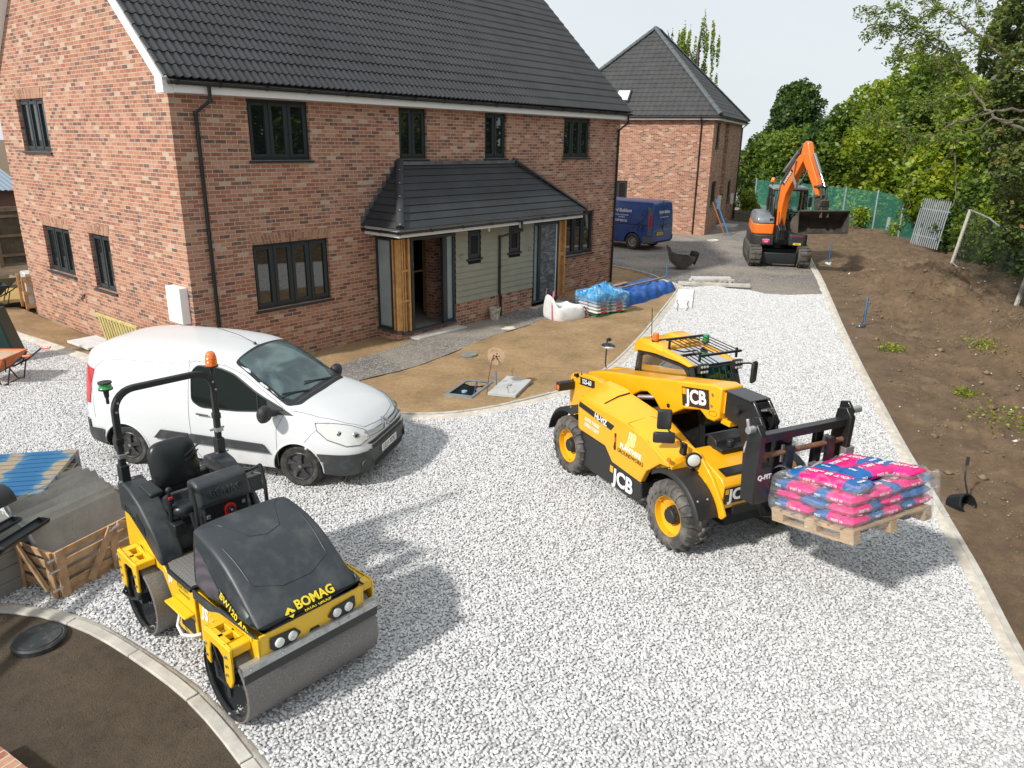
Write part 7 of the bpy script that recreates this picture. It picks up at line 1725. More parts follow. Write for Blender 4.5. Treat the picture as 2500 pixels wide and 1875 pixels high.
def seated(Mw,label,shirt,face):
 J=[(-.02,.16,1.58),(-.04,.16,1.78),(-.06,.16,2.02),(-.04,.16,2.12),(-.06,-.02,2.04),(.06,-.10,1.80),(.30,-.08,1.74),(-.06,.34,2.04),(.06,.42,1.80),(.30,.36,1.76),(.34,.06,1.56),(.62,.04,1.18),(.34,.27,1.56),(.62,.30,1.18),(.72,.04,1.12),(.72,.30,1.12)]
 Rr=[(.16,.12),(.15,.11),(.17,.11),(.06,.06),(.075,.07),(.052,.05),(.036,.032),(.075,.07),(.052,.05),(.036,.032),(.085,.08),(.055,.055),(.085,.08),(.055,.055),(.045,.04),(.045,.04)]
 E=[(0,1),(1,2),(2,3),(2,4),(4,5),(5,6),(2,7),(7,8),(8,9),(0,10),(10,11),(0,12),(12,13),(11,14),(13,15)]
 hand_edges(J,E,Rr,6,(1,.1,-.2),(0,1,0));hand_edges(J,E,Rr,9,(1,-.1,-.2),(0,-1,0))
 o=person('person',[Mw@Vector(j)for j in J],Rr,E,body_mat('driver_clothes',1.62,(.05,.05,.06),shirt,zneck=2.13),label=label)
 head_parts(o,Mw@Vector((-.02,.16,2.27)),face,cap=None);return o
Mx=Matrix.LocRotScale(exc.location,exc.rotation_euler,None)
seated(Mx,'driver in a pale green shirt sitting in the orange excavator cab',(.25,.48,.38),eh)
pb=Vector((24.6,-1.9,0));R_=lambda x,y,z:pb+Vector((x,y,z))
J=[R_(0,0,1.0),R_(0,0,1.2),R_(.0,0,1.42),R_(0,0,1.52),R_(-.09,.18,1.43),R_(-.12,.24,1.15),R_(-.2,.2,.95),R_(.09,-.18,1.43),R_(.12,-.24,1.15),R_(0,-.26,.92),R_(-.03,.1,.52),R_(-.02,.11,.08),R_(.03,-.1,.52),R_(.04,-.11,.08),R_(-.14,.13,.04),R_(-.08,-.09,.04)]
Rr=[(.16,.11),(.14,.10),(.16,.10),(.055,.055),(.07,.065),(.048,.045),(.034,.03),(.07,.065),(.048,.045),(.034,.03),(.075,.075),(.045,.045),(.075,.075),(.045,.045),(.045,.03),(.045,.03)]
E=[(0,1),(1,2),(2,3),(2,4),(4,5),(5,6),(2,7),(7,8),(8,9),(0,10),(10,11),(0,12),(12,13),(11,14),(13,15)]
hand_edges(J,E,Rr,6,(-.2,0,-1),(0,1,0));hand_edges(J,E,Rr,9,(-.2,0,-1),(0,-1,0))
pw=person('person',J,Rr,E,body_mat('worker_clothes',.98,(.30,.28,.24),(.02,.03,.06),zneck=1.53),label='worker in a dark top and pale trousers standing behind the orange excavator')
head_parts(pw,pb+Vector((0,0,1.66)),(-.9,-.4,0))
M_VB=mat('blue_van_paint',(.010,.055,.24),.34,coat=.4,dirt=(.06,.09,.16),dscale=2.5,dlo=.45,dhi=.9)
bvn=empty('panel_van',(22.36,2.25,-.02),pi/2,'dark blue panel van with white builder lettering between the two houses','van')
bvn.scale=(1.04,1.0,1.05)
TB=dict(zt=[(0,1.55),(.01,1.75),(.05,1.90),(.15,1.955),(.5,1.97),(3.2,1.96),(3.5,1.88),(4.1,1.30),(4.6,1.02),(4.78,.80)],zs=[(0,1.5),(.01,1.68),(.05,1.80),(.15,1.86),(.5,1.87),(3.2,1.85),(3.5,1.76),(4.1,1.15),(4.6,.9),(4.78,.7)],ws=[(0,.70),(.05,.77),(.15,.80),(3.2,.79),(4.1,.75),(4.78,.55)],wm=[(0,.86),(.03,.91),(.12,.945),(4.0,.95),(4.5,.86),(4.78,.60)],zb=[(0,.36),(.1,.30),(.8,.26),(4.78,.26)],p=2.6)
bb_=loft_body(TB,[0,.005,.01,.03,.05,.09,.15,.25,.4,.6,.9,1.3,1.8,2.4,3.,3.2,3.35,3.5,3.8,4.1,4.4,4.6,4.7,4.78],M_VB,'body',bvn,n=3.4)
b2=bvh_of(bb_);bb_.data.materials.append(M_VOID)
kk=MB()
for x in(.90,3.75):
 for s in(-1,1):kk.cyl((x,s*.60,.33),(x,s*1.2,.33),.385,n=40)
kk=kk.build('cutter',M_VOID,None,smooth=0);kk.parent=bvn;bpy.context.view_layer.update()
sh=shell(bb_,lambda c:c.x<.50 and c.z<.60,'bumper',mat('scuffed_grey_plastic',(.10,.115,.125),.6,dirt=(.2,.2,.19),dscale=4),bvn,.03)
bm=bmesh.new();bm.from_mesh(sh.data);bmesh.ops.delete(bm,geom=[f for f in bm.faces if math.hypot(f.calc_center_median().x-.9,f.calc_center_median().z-.33)<.40],context='FACES');bm.to_mesh(sh.data);bm.free()
cut(bb_,kk);bb_.data.set_sharp_from_angle(angle=R(28))
for x in(.90,3.75):
 for s in(-1,1):road_wheel(bvn,(x,s*.82,.33),.335,.21,s,mat('dusty_silver_wheel',(.30,.29,.27),.5,.3,dirt=(.12,.11,.10)),.20,'steel')
for s in(-1,1):
 drape3('tail_light',b2,[(.03,s*.93,.98),(.16,s*.95,.98),(.15,s*.93,1.42),(.05,s*.90,1.45)]if True else None,(.75,-s*.66,0),M_REDL,bvn,.014,.05)
 drape3('corner_panel',b2,[(.02,s*.93,.62),(.20,s*.95,.62),(.20,s*.93,1.72),(.10,s*.90,1.72),(.03,s*.90,1.5)],(.75,-s*.66,0),mat('scuffed_grey_plastic',(.10,.115,.125),.6),bvn,.006,.08)
 m_=MB();m_.bar(trace(b2,[(.22,s*2,1.02),(2.6,s*2,1.02)],(0,-s,0),.004,.2),.012,.03);m_.build('door_rail',M_SATB,bvn)
tx={'squash':.9,'bold':.02}
yl=.957
text('lettering','Kybird Builders',M_WTXT,bvn,(1.55,yl,1.55),(-1,0,0),(0,-.08,1),.20,.003,.9,bold=.015)
text('lettering','Repairs & Extension\nSpecialists',M_WTXT,bvn,(1.45,yl+.004,1.33),(-1,0,0),(0,-.05,1),.085,.003,.9)
text('lettering','01379 802152',M_WTXT,bvn,(1.5,yl+.008,1.14),(-1,0,0),(0,0,1),.12,.003,.9,bold=.02)
bd_=MB()
def ink(pts,y=.962):bd_.tube([(a,y-.02*max(0,b-1.2),b)for a,b in pts],.009,5)
ink([(.52,1.36),(.46,1.50),(.40,1.60),(.30,1.62),(.24,1.58),(.30,1.54),(.34,1.46),(.40,1.30),(.55,1.16),(.72,1.10)]);ink([(.24,1.60),(.16,1.62)]);ink([(.24,1.57),(.15,1.56)]);ink([(.46,1.18),(.60,1.08),(.78,1.02),(.86,1.06)]);ink([(.44,.98),(.50,.84),(.46,.74)]);ink([(.60,.98),(.70,.86),(.62,.78)]);ink([(.80,.96),(.92,.84)]);ink([(.36,1.0),(.44,.90),(.34,.82)])
bd_.build('bird_drawing',mat('navy_ink',(.004,.008,.03),.4),bvn,smooth=50)
xr=-.012
text('lettering','Kybird Builders',M_WTXT,bvn,(xr-.004,-.02,1.52),(0,-1,0),(.05,0,1),.17,.003,.85,bold=.015)
text('lettering','Repairs & Extension Specialists',M_WTXT,bvn,(xr-.006,-.02,1.32),(0,-1,0),(0,0,1),.07,.003,.85)
np_=MB();np_.bb((xr-.03,.06,.62),(xr-.012,.56,.73));npo=np_.build('number_plate',mat('yellow_plate',(.75,.60,.02),.5),bvn);text('lettering','AE08 OXE',M_SATB,npo,(xr-.033,.31,.673),(0,-1,0),(0,0,1),.10,.002,.85)
sm=MB();sm.tube([(xr+.004,.0,.58),(xr+.004,.0,1.2),(xr+.006,0,1.75)],.006,4);sm.tube([(xr-.005,.62,1.05),(xr-.008,.02,1.0),(xr-.005,-.6,1.05)],.008,5);sm.box((xr-.01,.05,.92),(.02,.05,.16));sm.build('door_seam',M_SATB,bvn)
sm=MB();sm.box((.06,.0,1.93),(.03,.08,.04));sm.build('brake_light',M_REDL,bvn);sm=MB();sm.lathe([(.04,0),(.04,.01),(.03,.012)],(xr-.004,-.30,.98),(-1,0,0),16);sm.build('emblem',M_CHR,bvn)
M_GALV=mat('galvanised_steel',(.36,.40,.42),.45,.6,var=.2)
M_WHITE=mat('white_board',(.72,.73,.74),.6,dirt=(.55,.54,.52),dscale=2)
M_DKWOOD=mat('weathered_wood',(.23,.165,.105),.85,var=.3,vscale=6,bmp=.3,bscale=50)
M_CRWOOD=mat('crate_wood',(.42,.26,.14),.8,var=.35,vscale=7,bmp=.3,bscale=50)
def obj_at(name,loc,rz,label,cat,group=None):return empty(name,loc,rz,label,cat,group)
lb_=empty('digger_bucket',(18.25,-.75,.0),0,'loose grey digging bucket lying on the dark road','bucket')
d1=Vector((.80,.60,0)).normalized();sd1=Vector((.60,-.80,0)).normalized()
W=.55;pr=[(-.50,.78),(-.46,.80),(-.36,.58),(-.1,.46),(.30,.44),(.50,.44),(.48,.32),(.34,.12),(.12,.01),(-.12,.02),(-.34,.20)]
def side_poly(mb,o0,o1,prof,mi=0):
 n=len(prof);vs=[sd1*u+d1*o0+Vector((0,0,z))for u,z in prof]+[sd1*u+d1*o1+Vector((0,0,z))for u,z in prof]
 mb.add(vs,[tuple(range(n))[::-1],tuple(range(n,2*n))]+[(i,(i+1)%n,(i+1)%n+n,i+n)for i in range(n)],mi)
mb=MB();side_poly(mb,-W/2-.02,-W/2,pr);mb.build('side_plate',M_BKT,lb_,bevel=.006);mb=MB();side_poly(mb,W/2,W/2+.02,pr);mb.build('side_plate',M_BKT,lb_,bevel=.006)
mb=MB();cv=[(-.50,.80),(-.34,.20),(-.12,.02),(.12,.01),(.34,.12),(.48,.32),(.50,.44),(.30,.44)]
n=len(cv);mb.add([sd1*u-d1*W/2+Z*z for u,z in cv]+[sd1*u+d1*W/2+Z*z for u,z in cv],[(i,i+1,i+1+n,i+n)for i in range(n-1)]);mb.build('shell',M_BKT,lb_,smooth=50,fix=False)
mb=MB()
for o in(-.12,.12):side_poly(mb,o-.02,o+.02,[(.34,.44),(.40,.62),(.62,.60),(.66,.50),(.52,.10),(.44,.22),(.50,.44)])
mb.build('ear',M_SATB,lb_,bevel=.01)
def stake(p,h,mt,label,tilt=(.02,.01),r=.014):
 mb=MB();p=Vector(p);mb.tube([p,p+Vector((tilt[0]*h,tilt[1]*h,h))],r,6);o=mb.build('marker_stake',mt,None);tag(o,label,'stake');return o
M_ROPE=mat('blue_rope',(.03,.20,.45),.8,bmp=.5,bscale=90)
stake((15.35,-1.75,-.05),.62,M_ROPE,'short bright blue stake at the kerb corner beside the concrete lintels')
def arch_block():
 e=empty('channel_block',(15.55,-2.65,-.02),math.atan2(-.96,.86)+0,'pale concrete channel block with round arches along its side','concrete block');L=1.35;mb=MB()
 prof=[(0,0)]
 for i in range(8):
  x0=.02+L*i/8;
  for j in range(7):a=pi-pi*j/6;prof.append((x0+.08+.06*math.cos(a),.0+.10*math.sin(a)))
 prof+=[(L,0),(L,.16),(0,.16)]
 mb.prism(prof,'y',0,.18);mb.build('block',M_CONC,e,bevel=.003,smooth=0);return e
arch_block()
dl=math.atan2(-.96,.86)
for k,(a,b,zz,lb2)in enumerate(((.10,.06,.14,'upper pale grey concrete lintel lying on the arched channel block'),(-.02,.20,.0,'pale grey concrete lintel lying on the road behind the channel block'))):
 mb=MB();mb.bb((0,0,0),(1.30,.14,.07));o=mb.build('concrete_lintel',mat('pale_concrete',(.60,.60,.60),.8,var=.1),None,bevel=.005);o.location=Vector((15.50,-2.60,zz))+Vector((.82*b*1.2+.2*k,.57*b+.14*k,0));o.rotation_euler=(0,0,dl);tag(o,lb2,'lintel')
mb=MB();mb.bb((0,0,0),(2.25,.12,.09));mb.bb((0,.13,0),(2.25,.16,.11));o=mb.build('drain_channel',M_CONC,None,bevel=.005);o.location=(14.95,-2.42,.0);o.rotation_euler=(0,0,math.atan2(-1.75,1.1));tag(o,'long narrow concrete drain channel at the end of the white gravel','drain channel')
o=empty('insulation_board',(11.83,-4.18,0),math.atan2(1.15,2.45),'white insulation board lying on the gravel next to the kerb','board');mb=MB();mb.bb((0,-.24,.012),(2.6,.24,.06));mb.build('face',M_WHITE,o,bevel=.004);mb=MB();mb.bb((.002,-.238,.0),(2.598,.238,.0118));mb.build('foil_edge',mat('purple_grey_edge',(.09,.08,.14),.5),o)
mb=MB();mb.tube([(-.55,.12,.02),(-.3,.16,.05),(.1,.14,.08),(.5,.20,.07),(.8,.18,.062)],.008,5);mb.tube([(-.4,-.1,.02),(-.1,-.14,.06),(.25,-.1,.09),(.7,-.12,.07)],.008,5);mb.build('strap',mat('brown_strap',(.12,.06,.05),.8),o)
M_BAG=mat('woven_white_bag',(.70,.71,.72),.6,bmp=.5,bscale=14,dirt=(.50,.49,.47),dscale=4)
db=empty('bulk_bag',(8.75,-2.35,-.12),R(-20),'slumped open white bulk bag with pink straps beside the right doorway','bulk bag')
mb=MB();rg=[]
for k,(z,w,d,sx,wob)in enumerate(((0,.44,.40,0,.02),(.10,.48,.44,0,.03),(.28,.47,.44,-.02,.03),(.40,.44,.40,-.05,.04),(.46,.40,.34,-.08,.05))):
 g=[]
 for i in range(28):
  a=2*pi*i/28;c_,s_=math.cos(a),math.sin(a);e=.45
  zz=z+(.42*max(0,math.cos(a-2.9))**3 if k==4 else .18*max(0,math.cos(a-2.9))**3*(k/4)**2)+wob*math.sin(a*5+k)*.6
  g.append((sx+w*math.copysign(abs(c_)**e,c_)*(1+wob*math.sin(3*a+k)),d*math.copysign(abs(s_)**e,s_)*(1+wob*math.cos(4*a+k)),max(zz,0)))
 rg.append(g)
rg.append([(x*.7-.02,y*.7,.34+.05*math.sin(i))for i,(x,y,z)in enumerate(rg[-1])]);rg.append([(x*.2,y*.2,.36)for x,y,z in rg[-1]])
mb.loft(rg);mb.build('bag',M_BAG,db,smooth=50,sub=1)
mb=MB()
for a in(2.6,3.4):mb.bar([(.47*math.cos(a)*1.04,.44*math.sin(a)*1.3,.05),(.48*math.cos(a)*1.06,.44*math.sin(a)*1.32,.45),(.44*math.cos(a)*1.05,.42*math.sin(a)*1.25,.84)],.05,.01,up=(math.cos(a),math.sin(a),0))
mb.bar([(.30,-.43,.44),(.42,-.40,.30),(.47,-.41,.15)],.04,.01,up=(0,-1,0));mb.build('strap',mat('pink_strap',(.45,.12,.20),.7),db)
M_GPAL=mat('green_pallet_paint',(.02,.13,.05),.6,var=.2)
sp_o=Vector((9.28,-2.98,-.10));sp_a=math.atan2(-.36,1.08)
spl=pallet('pallet',.85,1.05,.13,M_GPAL,6,'green painted pallet under the white sacks and blue film');spl.location=sp_o;spl.rotation_euler=(0,0,sp_a)
M_SW=mat('white_sack',(.66,.65,.62),.5,bmp=.35,bscale=18);M_SR=mat('red_print',(.48,.06,.06),.5);M_SG=mat('lime_print',(.35,.50,.05),.5)
Ms=Matrix.Translation(sp_o)@Matrix.Rotation(sp_a,4,'Z');k=0
for li in range(6):
 for j in range(2):
  for i in range(2 if True else 3):
   o=bag('plaster_sack',.52,.40,.095,M_SW,M_SG if(i+li)%2 else M_SW,.12,300+k);o.matrix_world=Ms@Matrix.Translation((.27+.53*i+random.uniform(-.01,.01),.22+.42*j,.13+li*.088))@Matrix.Rotation(random.uniform(-.03,.03)+(pi if(li+i)%2 else 0),4,'Z')
   q=MB();q.bb((-.10,-.2025,.03),(.10,-.198,.07));qq=q.build('red_panel',M_SR,o,bevel=.0);q=MB();q.bb((-.10,.198,.03),(.10,.2025,.07));q.build('red_panel',M_SR,o)
   lab_='white plaster sack with red print, %s layer, %s %s stack on the green pallet'%(('bottom','second','third','fourth','fifth','top')[li],('front','back')[j],('left','right')[i])
   tag(o,lab_,'sack','white plaster sacks stacked on the green pallet');k+=1
def m_blfilm():
 m=bpy.data.materials.new('blue_clear_film');m.use_nodes=True;nt=m.node_tree;nt.nodes.clear()
 o=nt.nodes.new('ShaderNodeOutputMaterial');t=nt.nodes.new('ShaderNodeBsdfTransparent');b=nt.nodes.new('ShaderNodeBsdfPrincipled');x=nt.nodes.new('ShaderNodeMixShader')
 co=objco(nt);w=noise(nt,5,5,co,.6,1.);nt.links.new(ramp(nt,w,[(.35,(.02,.22,.60)),(.55,(.10,.42,.75)),(.72,(.75,.85,.92))]),b.inputs['Base Color']);b.inputs['Roughness'].default_value=.2
 s=N(nt,'ShaderNodeSeparateXYZ');nt.links.new(co,s.inputs[0]);nt.links.new(ramp(nt,s.outputs[2],[(.38,(.12,.12,.12)),(.60,(.88,.88,.88))]),x.inputs[0]);bump(nt,b,noise(nt,9,5,co),1.,.06)
 nt.links.new(t.outputs[0],x.inputs[1]);nt.links.new(b.outputs[0],x.inputs[2]);nt.links.new(x.outputs[0],o.inputs[0]);return m
mb=MB();rg=[]
for k,(z,e,am)in enumerate(((.30,.03,.01),(.45,.04,.015),(.58,.05,.02),(.66,.045,.02),(.715,-.02,.02),(.75,-.16,.035),(.79,-.30,.04),(.80,-.42,.01))):
 g=[]
 for i in range(60):
  t=i/60;W2,D2=.85+2*e,1.07+2*e;Pm=2*(W2+D2);s_=t*Pm
  if s_<D2:p=(-e+s_,-e)
  elif s_<D2+W2:p=(D2-e,-e+s_-D2)
  elif s_<2*D2+W2:p=(D2-e-(s_-D2-W2),W2-e)
  else:p=(-e,W2-e-(s_-2*D2-W2))
  g.append((p[0]+am*math.sin(i*1.3+k),p[1]+am*math.sin(i*.9+2*k),z+am*1.3*math.sin(i*.7+k*1.7)+(.06*math.sin(i*.21+1)if k in(4,5,6)else 0)))
 rg.append(g)
mb.loft(rg,caps=False);bf=mb.build('blue_film',m_blfilm(),None,smooth=60);bf.matrix_world=Ms;tag(bf,'translucent blue film draped over the stack of white sacks','plastic film')
M_TARP=mat('blue_tarpaulin',(.006,.085,.36),.42,bmp=.9,bscale=7,var=.25,vscale=5,dirt=(.10,.28,.55),dscale=7,dlo=.52,dhi=.85)
tp=MB()
a0,a1=Vector((10.75,-2.55,-.06)),Vector((14.25,-2.45,-.02));ax=(a1-a0).normalized();sx_=Vector((-ax.y,ax.x,0));Lg=(a1-a0).length
def tarp(u,v):
 s=u*Lg;w=.42*(1-.25*u);t=(v-.5)*2;h=.40*(1-.30*u)*(1-abs(t)**3.2);bulge=.04*math.sin(s*5+t*3)+.03*math.sin(s*11-t*5)
 if u>.95:h=h*.8;w*=.75
 return tuple(a0+ax*s+sx_*(t*(w+.03*math.sin(s*7+v*4)))+Z*(max(.0,h+bulge*(1-abs(t)**4))))
tp.grid(tarp,70,26);o=tp.build('tarpaulin',M_TARP,None,smooth=60);tag(o,'crumpled bright blue tarpaulin over a long timber bundle by the kerb','tarpaulin')
tp=MB();tp.grid(lambda u,v:tuple(Vector((11.6,-1.95,-.05))+ax*(u*2.6)+sx_*((v-.5)*.6)+Z*(.30*(1-abs(2*v-1)**4)+.02*math.sin(u*20+v*7))),40,14);o=tp.build('tarpaulin',M_TARP,None,smooth=60);tag(o,'second smaller blue tarpaulin behind, nearer the house wall','tarpaulin')
for p0,p1,wd,lb3 in(((10.9,-2.35,.38),(14.2,-2.30,.34),.09,'long brown plank lying along the top of the large blue tarpaulin'),((10.9,-1.80,.30),(12.8,-1.75,.29),.16,'short pale board lying on the blue sheet nearer the wall')):
 mb=MB();mb.bar([p0,p1],wd,.035);o=mb.build('timber_plank',M_PINE if wd>.1 else M_DKWOOD,None,bevel=.003);tag(o,lb3,'plank')
for i,(x,y)in enumerate(((10.75,-1.35),(11.05,-1.25),(10.9,-1.5))):
 mb=MB();mb.box((0,0,.04),(.22,.10,.07),rot=(0,.05,.4*i));o=mb.build('loose_brick',M_BRICK,None,bevel=.005);o.location=(x,y,-.12);tag(o,('loose red brick by the wall nearest the downpipe','loose red brick between two others by the wall','loose red brick closest to the blue sheets')[i],'brick','loose bricks by the wall')
rl=empty('cable_reel',(2.72,-4.95,0),0,'round wooden cable reel hung on an iron stake by the open manhole','cable reel')
cpx=Vector((.30,.03,.62));ax_=Vector((-.62,-.72,.12)).normalized();mb=MB();mb.cyl(cpx-ax_*.0,cpx+ax_*.018,.155,n=36);mb.cyl(cpx-ax_*.10,cpx-ax_*.082,.155,n=36);mb.cyl(cpx-ax_*.09,cpx,.07,n=20)
o=mb.build('reel',mat('reel_plywood',(.50,.34,.21),.8,var=.3,vscale=8),rl,smooth=30)
mb=MB()
for k in range(5):a=2*pi*k/5;q=cpx+ax_*.019+ax_.orthogonal().normalized()*.05*math.cos(a)+ax_.cross(ax_.orthogonal().normalized())*.05*math.sin(a);mb.cyl(q,q+ax_*.003,.013,n=8)
mb.cyl(cpx+ax_*.019,cpx+ax_*.023,.02,n=10);mb.build('reel_holes',M_SATB,o)
mb=MB();mb.tube([(-.06,-.06,-.02),(.02,-.04,.30),(.14,.0,.58),(.18,.0,.64)],.008,6);mb.tube([(.12,-.05,.60),(.22,.02,.66)],.012,6);mb.build('stake',mat('rusty_iron',(.14,.075,.05),.85,.3),rl);mb=MB();mb.tube([(.42,.12,-.02),(.38,.10,.30)],.012,6);mb.tube([(.38,.10,.30),(.10,.02,.12)],.004,4);mb.build('blue_line',M_ROPE,rl)
mh=empty('open_manhole',(0,0,.0),0,'open square manhole in a galvanised frame in the front garden soil','manhole')
Pm=[Vector(p)for p in((2.09,-4.50,.035),(2.30,-4.99,.035),(3.24,-4.66,.035),(3.0,-4.20,.035))];cc_=sum(Pm,Vector())/4
mb=MB();P2=[cc_+(p-cc_)*.80 for p in Pm]
mb.add(Pm+P2+[p-Z*.05 for p in Pm]+[p-Z*.45 for p in P2],[(0,1,5,4),(1,2,6,5),(2,3,7,6),(3,0,4,7),(0,8,9,1),(1,9,10,2),(2,10,11,3),(3,11,8,0)],0);mb.build('frame',M_GALV,mh,smooth=0,fix=False)
mb=MB();mb.add([p+Z*.004 for p in P2]+[cc_*1+(p-cc_)*.99-Z*.02 for p in P2],[(4,5,6,7)],0);mb.build('chamber',mat('dark_water',(.006,.010,.014),.15),mh,smooth=0,fix=False)
mb=MB();mb.tube([P2[1]+Vector((.12,.05,.0)),P2[2]*.45+P2[3]*.55+Z*.01],.008,5);mb.build('blue_pipe',mat('blue_pipe',(.02,.09,.50),.4),mh)
mb=MB();mb.cyl(P2[0]*.55+P2[1]*.45+Vector((.16,.02,-.01)),P2[0]*.55+P2[1]*.45+Vector((.16,.02,.02)),.05,n=16);mb.build('pipe_cap',mat('pale_blue_plastic',(.25,.45,.55),.4),mh)
ld=empty('inspection_cover',(0,0,0),0,'pale rectangular manhole lid with lifting keys lying on the soil','manhole lid')
Pl=[Vector(p)for p in((2.60,-5.09,.02),(2.82,-5.55,.02),(3.72,-5.20,.02),(3.60,-4.70,.02))];mb=MB();mb.add(Pl+[p+Z*.055 for p in Pl],[(3,2,1,0),(4,5,6,7),(0,1,5,4),(1,2,6,5),(2,3,7,6),(3,0,4,7)]);mb.build('slab',mat('pale_lid',(.50,.51,.50),.6,.1,var=.12,dirt=(.38,.37,.35)),ld,bevel=.004)
mb=MB()
for q in(Pl[1]*.62+Pl[0]*.3+Pl[2]*.08,Pl[3]*.75+Pl[2]*.25):q=Vector((q.x,q.y,.08));mb.tube([q,q+Vector((-.02,.01,.12))],.006,5);mb.tube([q+Vector((-.09,-.03,.12)),q+Vector((.07,.05,.13))],.006,5)
mb.build('lifting_key',M_STEEL,ld);mb=MB();c_=sum(Pl,Vector())/4+Z*.058;mb.box(c_,(.10,.02,.004),rot=(0,0,.3));mb.build('slot',M_SATB,ld)
mb=MB();mb.cyl((0,0,-.02),(0,0,.018),.17,n=36);o=mb.build('round_cover',mat('grey_iron',(.20,.21,.20),.7,var=.2),None,bevel=.004);o.location=(4.38,-3.0,isl_h(np.array([4.38]),np.array([-3.]))[0]+.02);tag(o,'small round grey cover set in the sandy front garden','drain cover')
mb=MB();V2=[(.20*math.cos(t)*(1+.25*math.sin(3*t)),.15*math.sin(t)*(1+.2*math.cos(5*t)),.012)for t in np.linspace(0,2*pi,40)[:-1]];mb.add([(0,0,.045)]+V2,[(0,i+1,(i+1)%39+1)for i in range(39)]);o=mb.build('cement_spill',mat('cement_powder',(.60,.55,.45),.95,bmp=.3),None,smooth=60);o.location=(6.98,-1.95,-.075);tag(o,'small heap of cream cement powder spilt on the garden path','cement heap')
bk_=empty('bucket',(7.62,-.92,-.125),0,'muddy white plastic bucket standing against the porch wall','bucket')
mb=MB();mb.lathe([(0,.0),(.115,0),(.150,.30),(.160,.30),(.160,.32),(.145,.32),(.112,.02),(0,.02)],(0,0,0),(0,0,1),32,caps=False);mb.build('body',mat('mud_splashed_white',(.60,.57,.46),.55,dirt=(.25,.20,.13),dscale=9,dlo=.45,dhi=.65),bk_,smooth=40)
mb=MB();mb.tube([(.15*math.cos(a),.02,.31+.24*math.sin(a))for a in np.linspace(0,pi,15)],.007,6);mb.build('handle',mat('dull_wire',(.40,.33,.30),.6),bk_)
ca=math.atan2(.26,.966);cr=empty('slate_crate',(-4.72,-6.0,0),ca,'rough slatted wooden crate packed with grey stone slabs, left of the roller','crate')
LX,LY,LZ=1.22,1.05,.50
def plank(p0,p1,w=.09,t=.02,up=(0,0,1),mt=None,nm='slat',par=None):
 mb=MB();mb.bar([p0,p1],w if abs(Vector(up).z)<.5 else t,t if abs(Vector(up).z)<.5 else w,up=up);return mb.build(nm,mt or M_CRWOOD,par or cr,bevel=.003,seg=1,smooth=0)
for z in(.12,.24,.36,.475):
 plank((0,0,z),(LX,0,z),.075);plank((0,.012,z),(0,LY,z),.075);plank((LX,.012,z),(LX,LY,z),.075);plank((0,LY,z),(LX,LY,z),.075)
for x,y,a in((.05,-.022,0),(.62,-.022,0),(1.16,-.022,0)):plank((x,y,.02),(x,y,.52),.09,.02,up=(0,1,0),nm='post')
for y in(.05,.52,.98):plank((-.022,y,.02),(-.022,y,.52),.09,.02,up=(1,0,0),nm='post')
for a,b in(((.60,.50),(.30,.06)),((.66,.50),(1.12,.30))):plank((a[0],-.044,a[1]),(b[0],-.044,b[1]),.08,.018,up=(0,1,0),nm='brace')
for a,b in(((.46,.50),(.10,.10)),((.58,.50),(.95,.08))):plank((-.044,a[0],a[1]),(-.044,b[0],b[1]),.08,.018,up=(1,0,0),nm='brace')
for y in(.04,.52,1.0):plank((0,y,.04),(LX,y,.04),.10,.07,nm='bearer')
mb=MB()
for z in(.14,.34,.46):mb.box((-.03,-.034,z),(.10,.012,.018));
for x in(.62,):mb.box((x,-.060,.49),(.12,.010,.022),rot=(0,-.2,0))
mb.build('steel_strap',M_ZINC,cr)
M_SLT=mat('grey_sandstone',(.27,.25,.22),.8,var=.15,vscale=4,bmp=.3,bscale=25);M_SLE=mat('slate_edge',(.58,.64,.66),.75,var=.3,vscale=9)
for i in range(16):
 mb=MB();y=.13+.052*i;t=.036;hh=.60+.07*(i%2)+random.uniform(-.03,.03);x0=.08+random.uniform(-.02,.02)+(.012*i);lean=Vector((0,.50,.866));nn=Vector((0,-.866,.50))
 b0=Vector((x0,y,.09));P=[b0,b0+Vector((.98,0,0)),b0+Vector((.98,0,0))+lean*hh,b0+lean*hh]
 mb.add(P+[p+nn*t for p in P],[(3,2,1,0),(0,1,5,4),(1,2,6,5),(2,3,7,6),(3,0,4,7)],1);mb.add([p+nn*t for p in P],[(0,1,2,3)],0)
 o=mb.build('stone_slab',[M_SLT,M_SLE],cr,smooth=0)
 o.parent=None;o.matrix_world=Matrix.Translation((-4.72,-6.0,0))@Matrix.Rotation(ca,4,'Z')
 nth=('front','second','third','fourth','fifth','sixth','seventh','eighth','ninth','tenth','eleventh','twelfth','thirteenth','fourteenth','fifteenth','rearmost')[i]
 tag(o,'grey stone slab leaning in the wooden crate, %s of the row'%nth if i not in(0,15)else '%s grey stone slab of the leaning row in the wooden crate'%nth,'stone slab','grey stone slabs leaning in the crate')
pdx=Vector((-.61,-.79,0)).normalized()
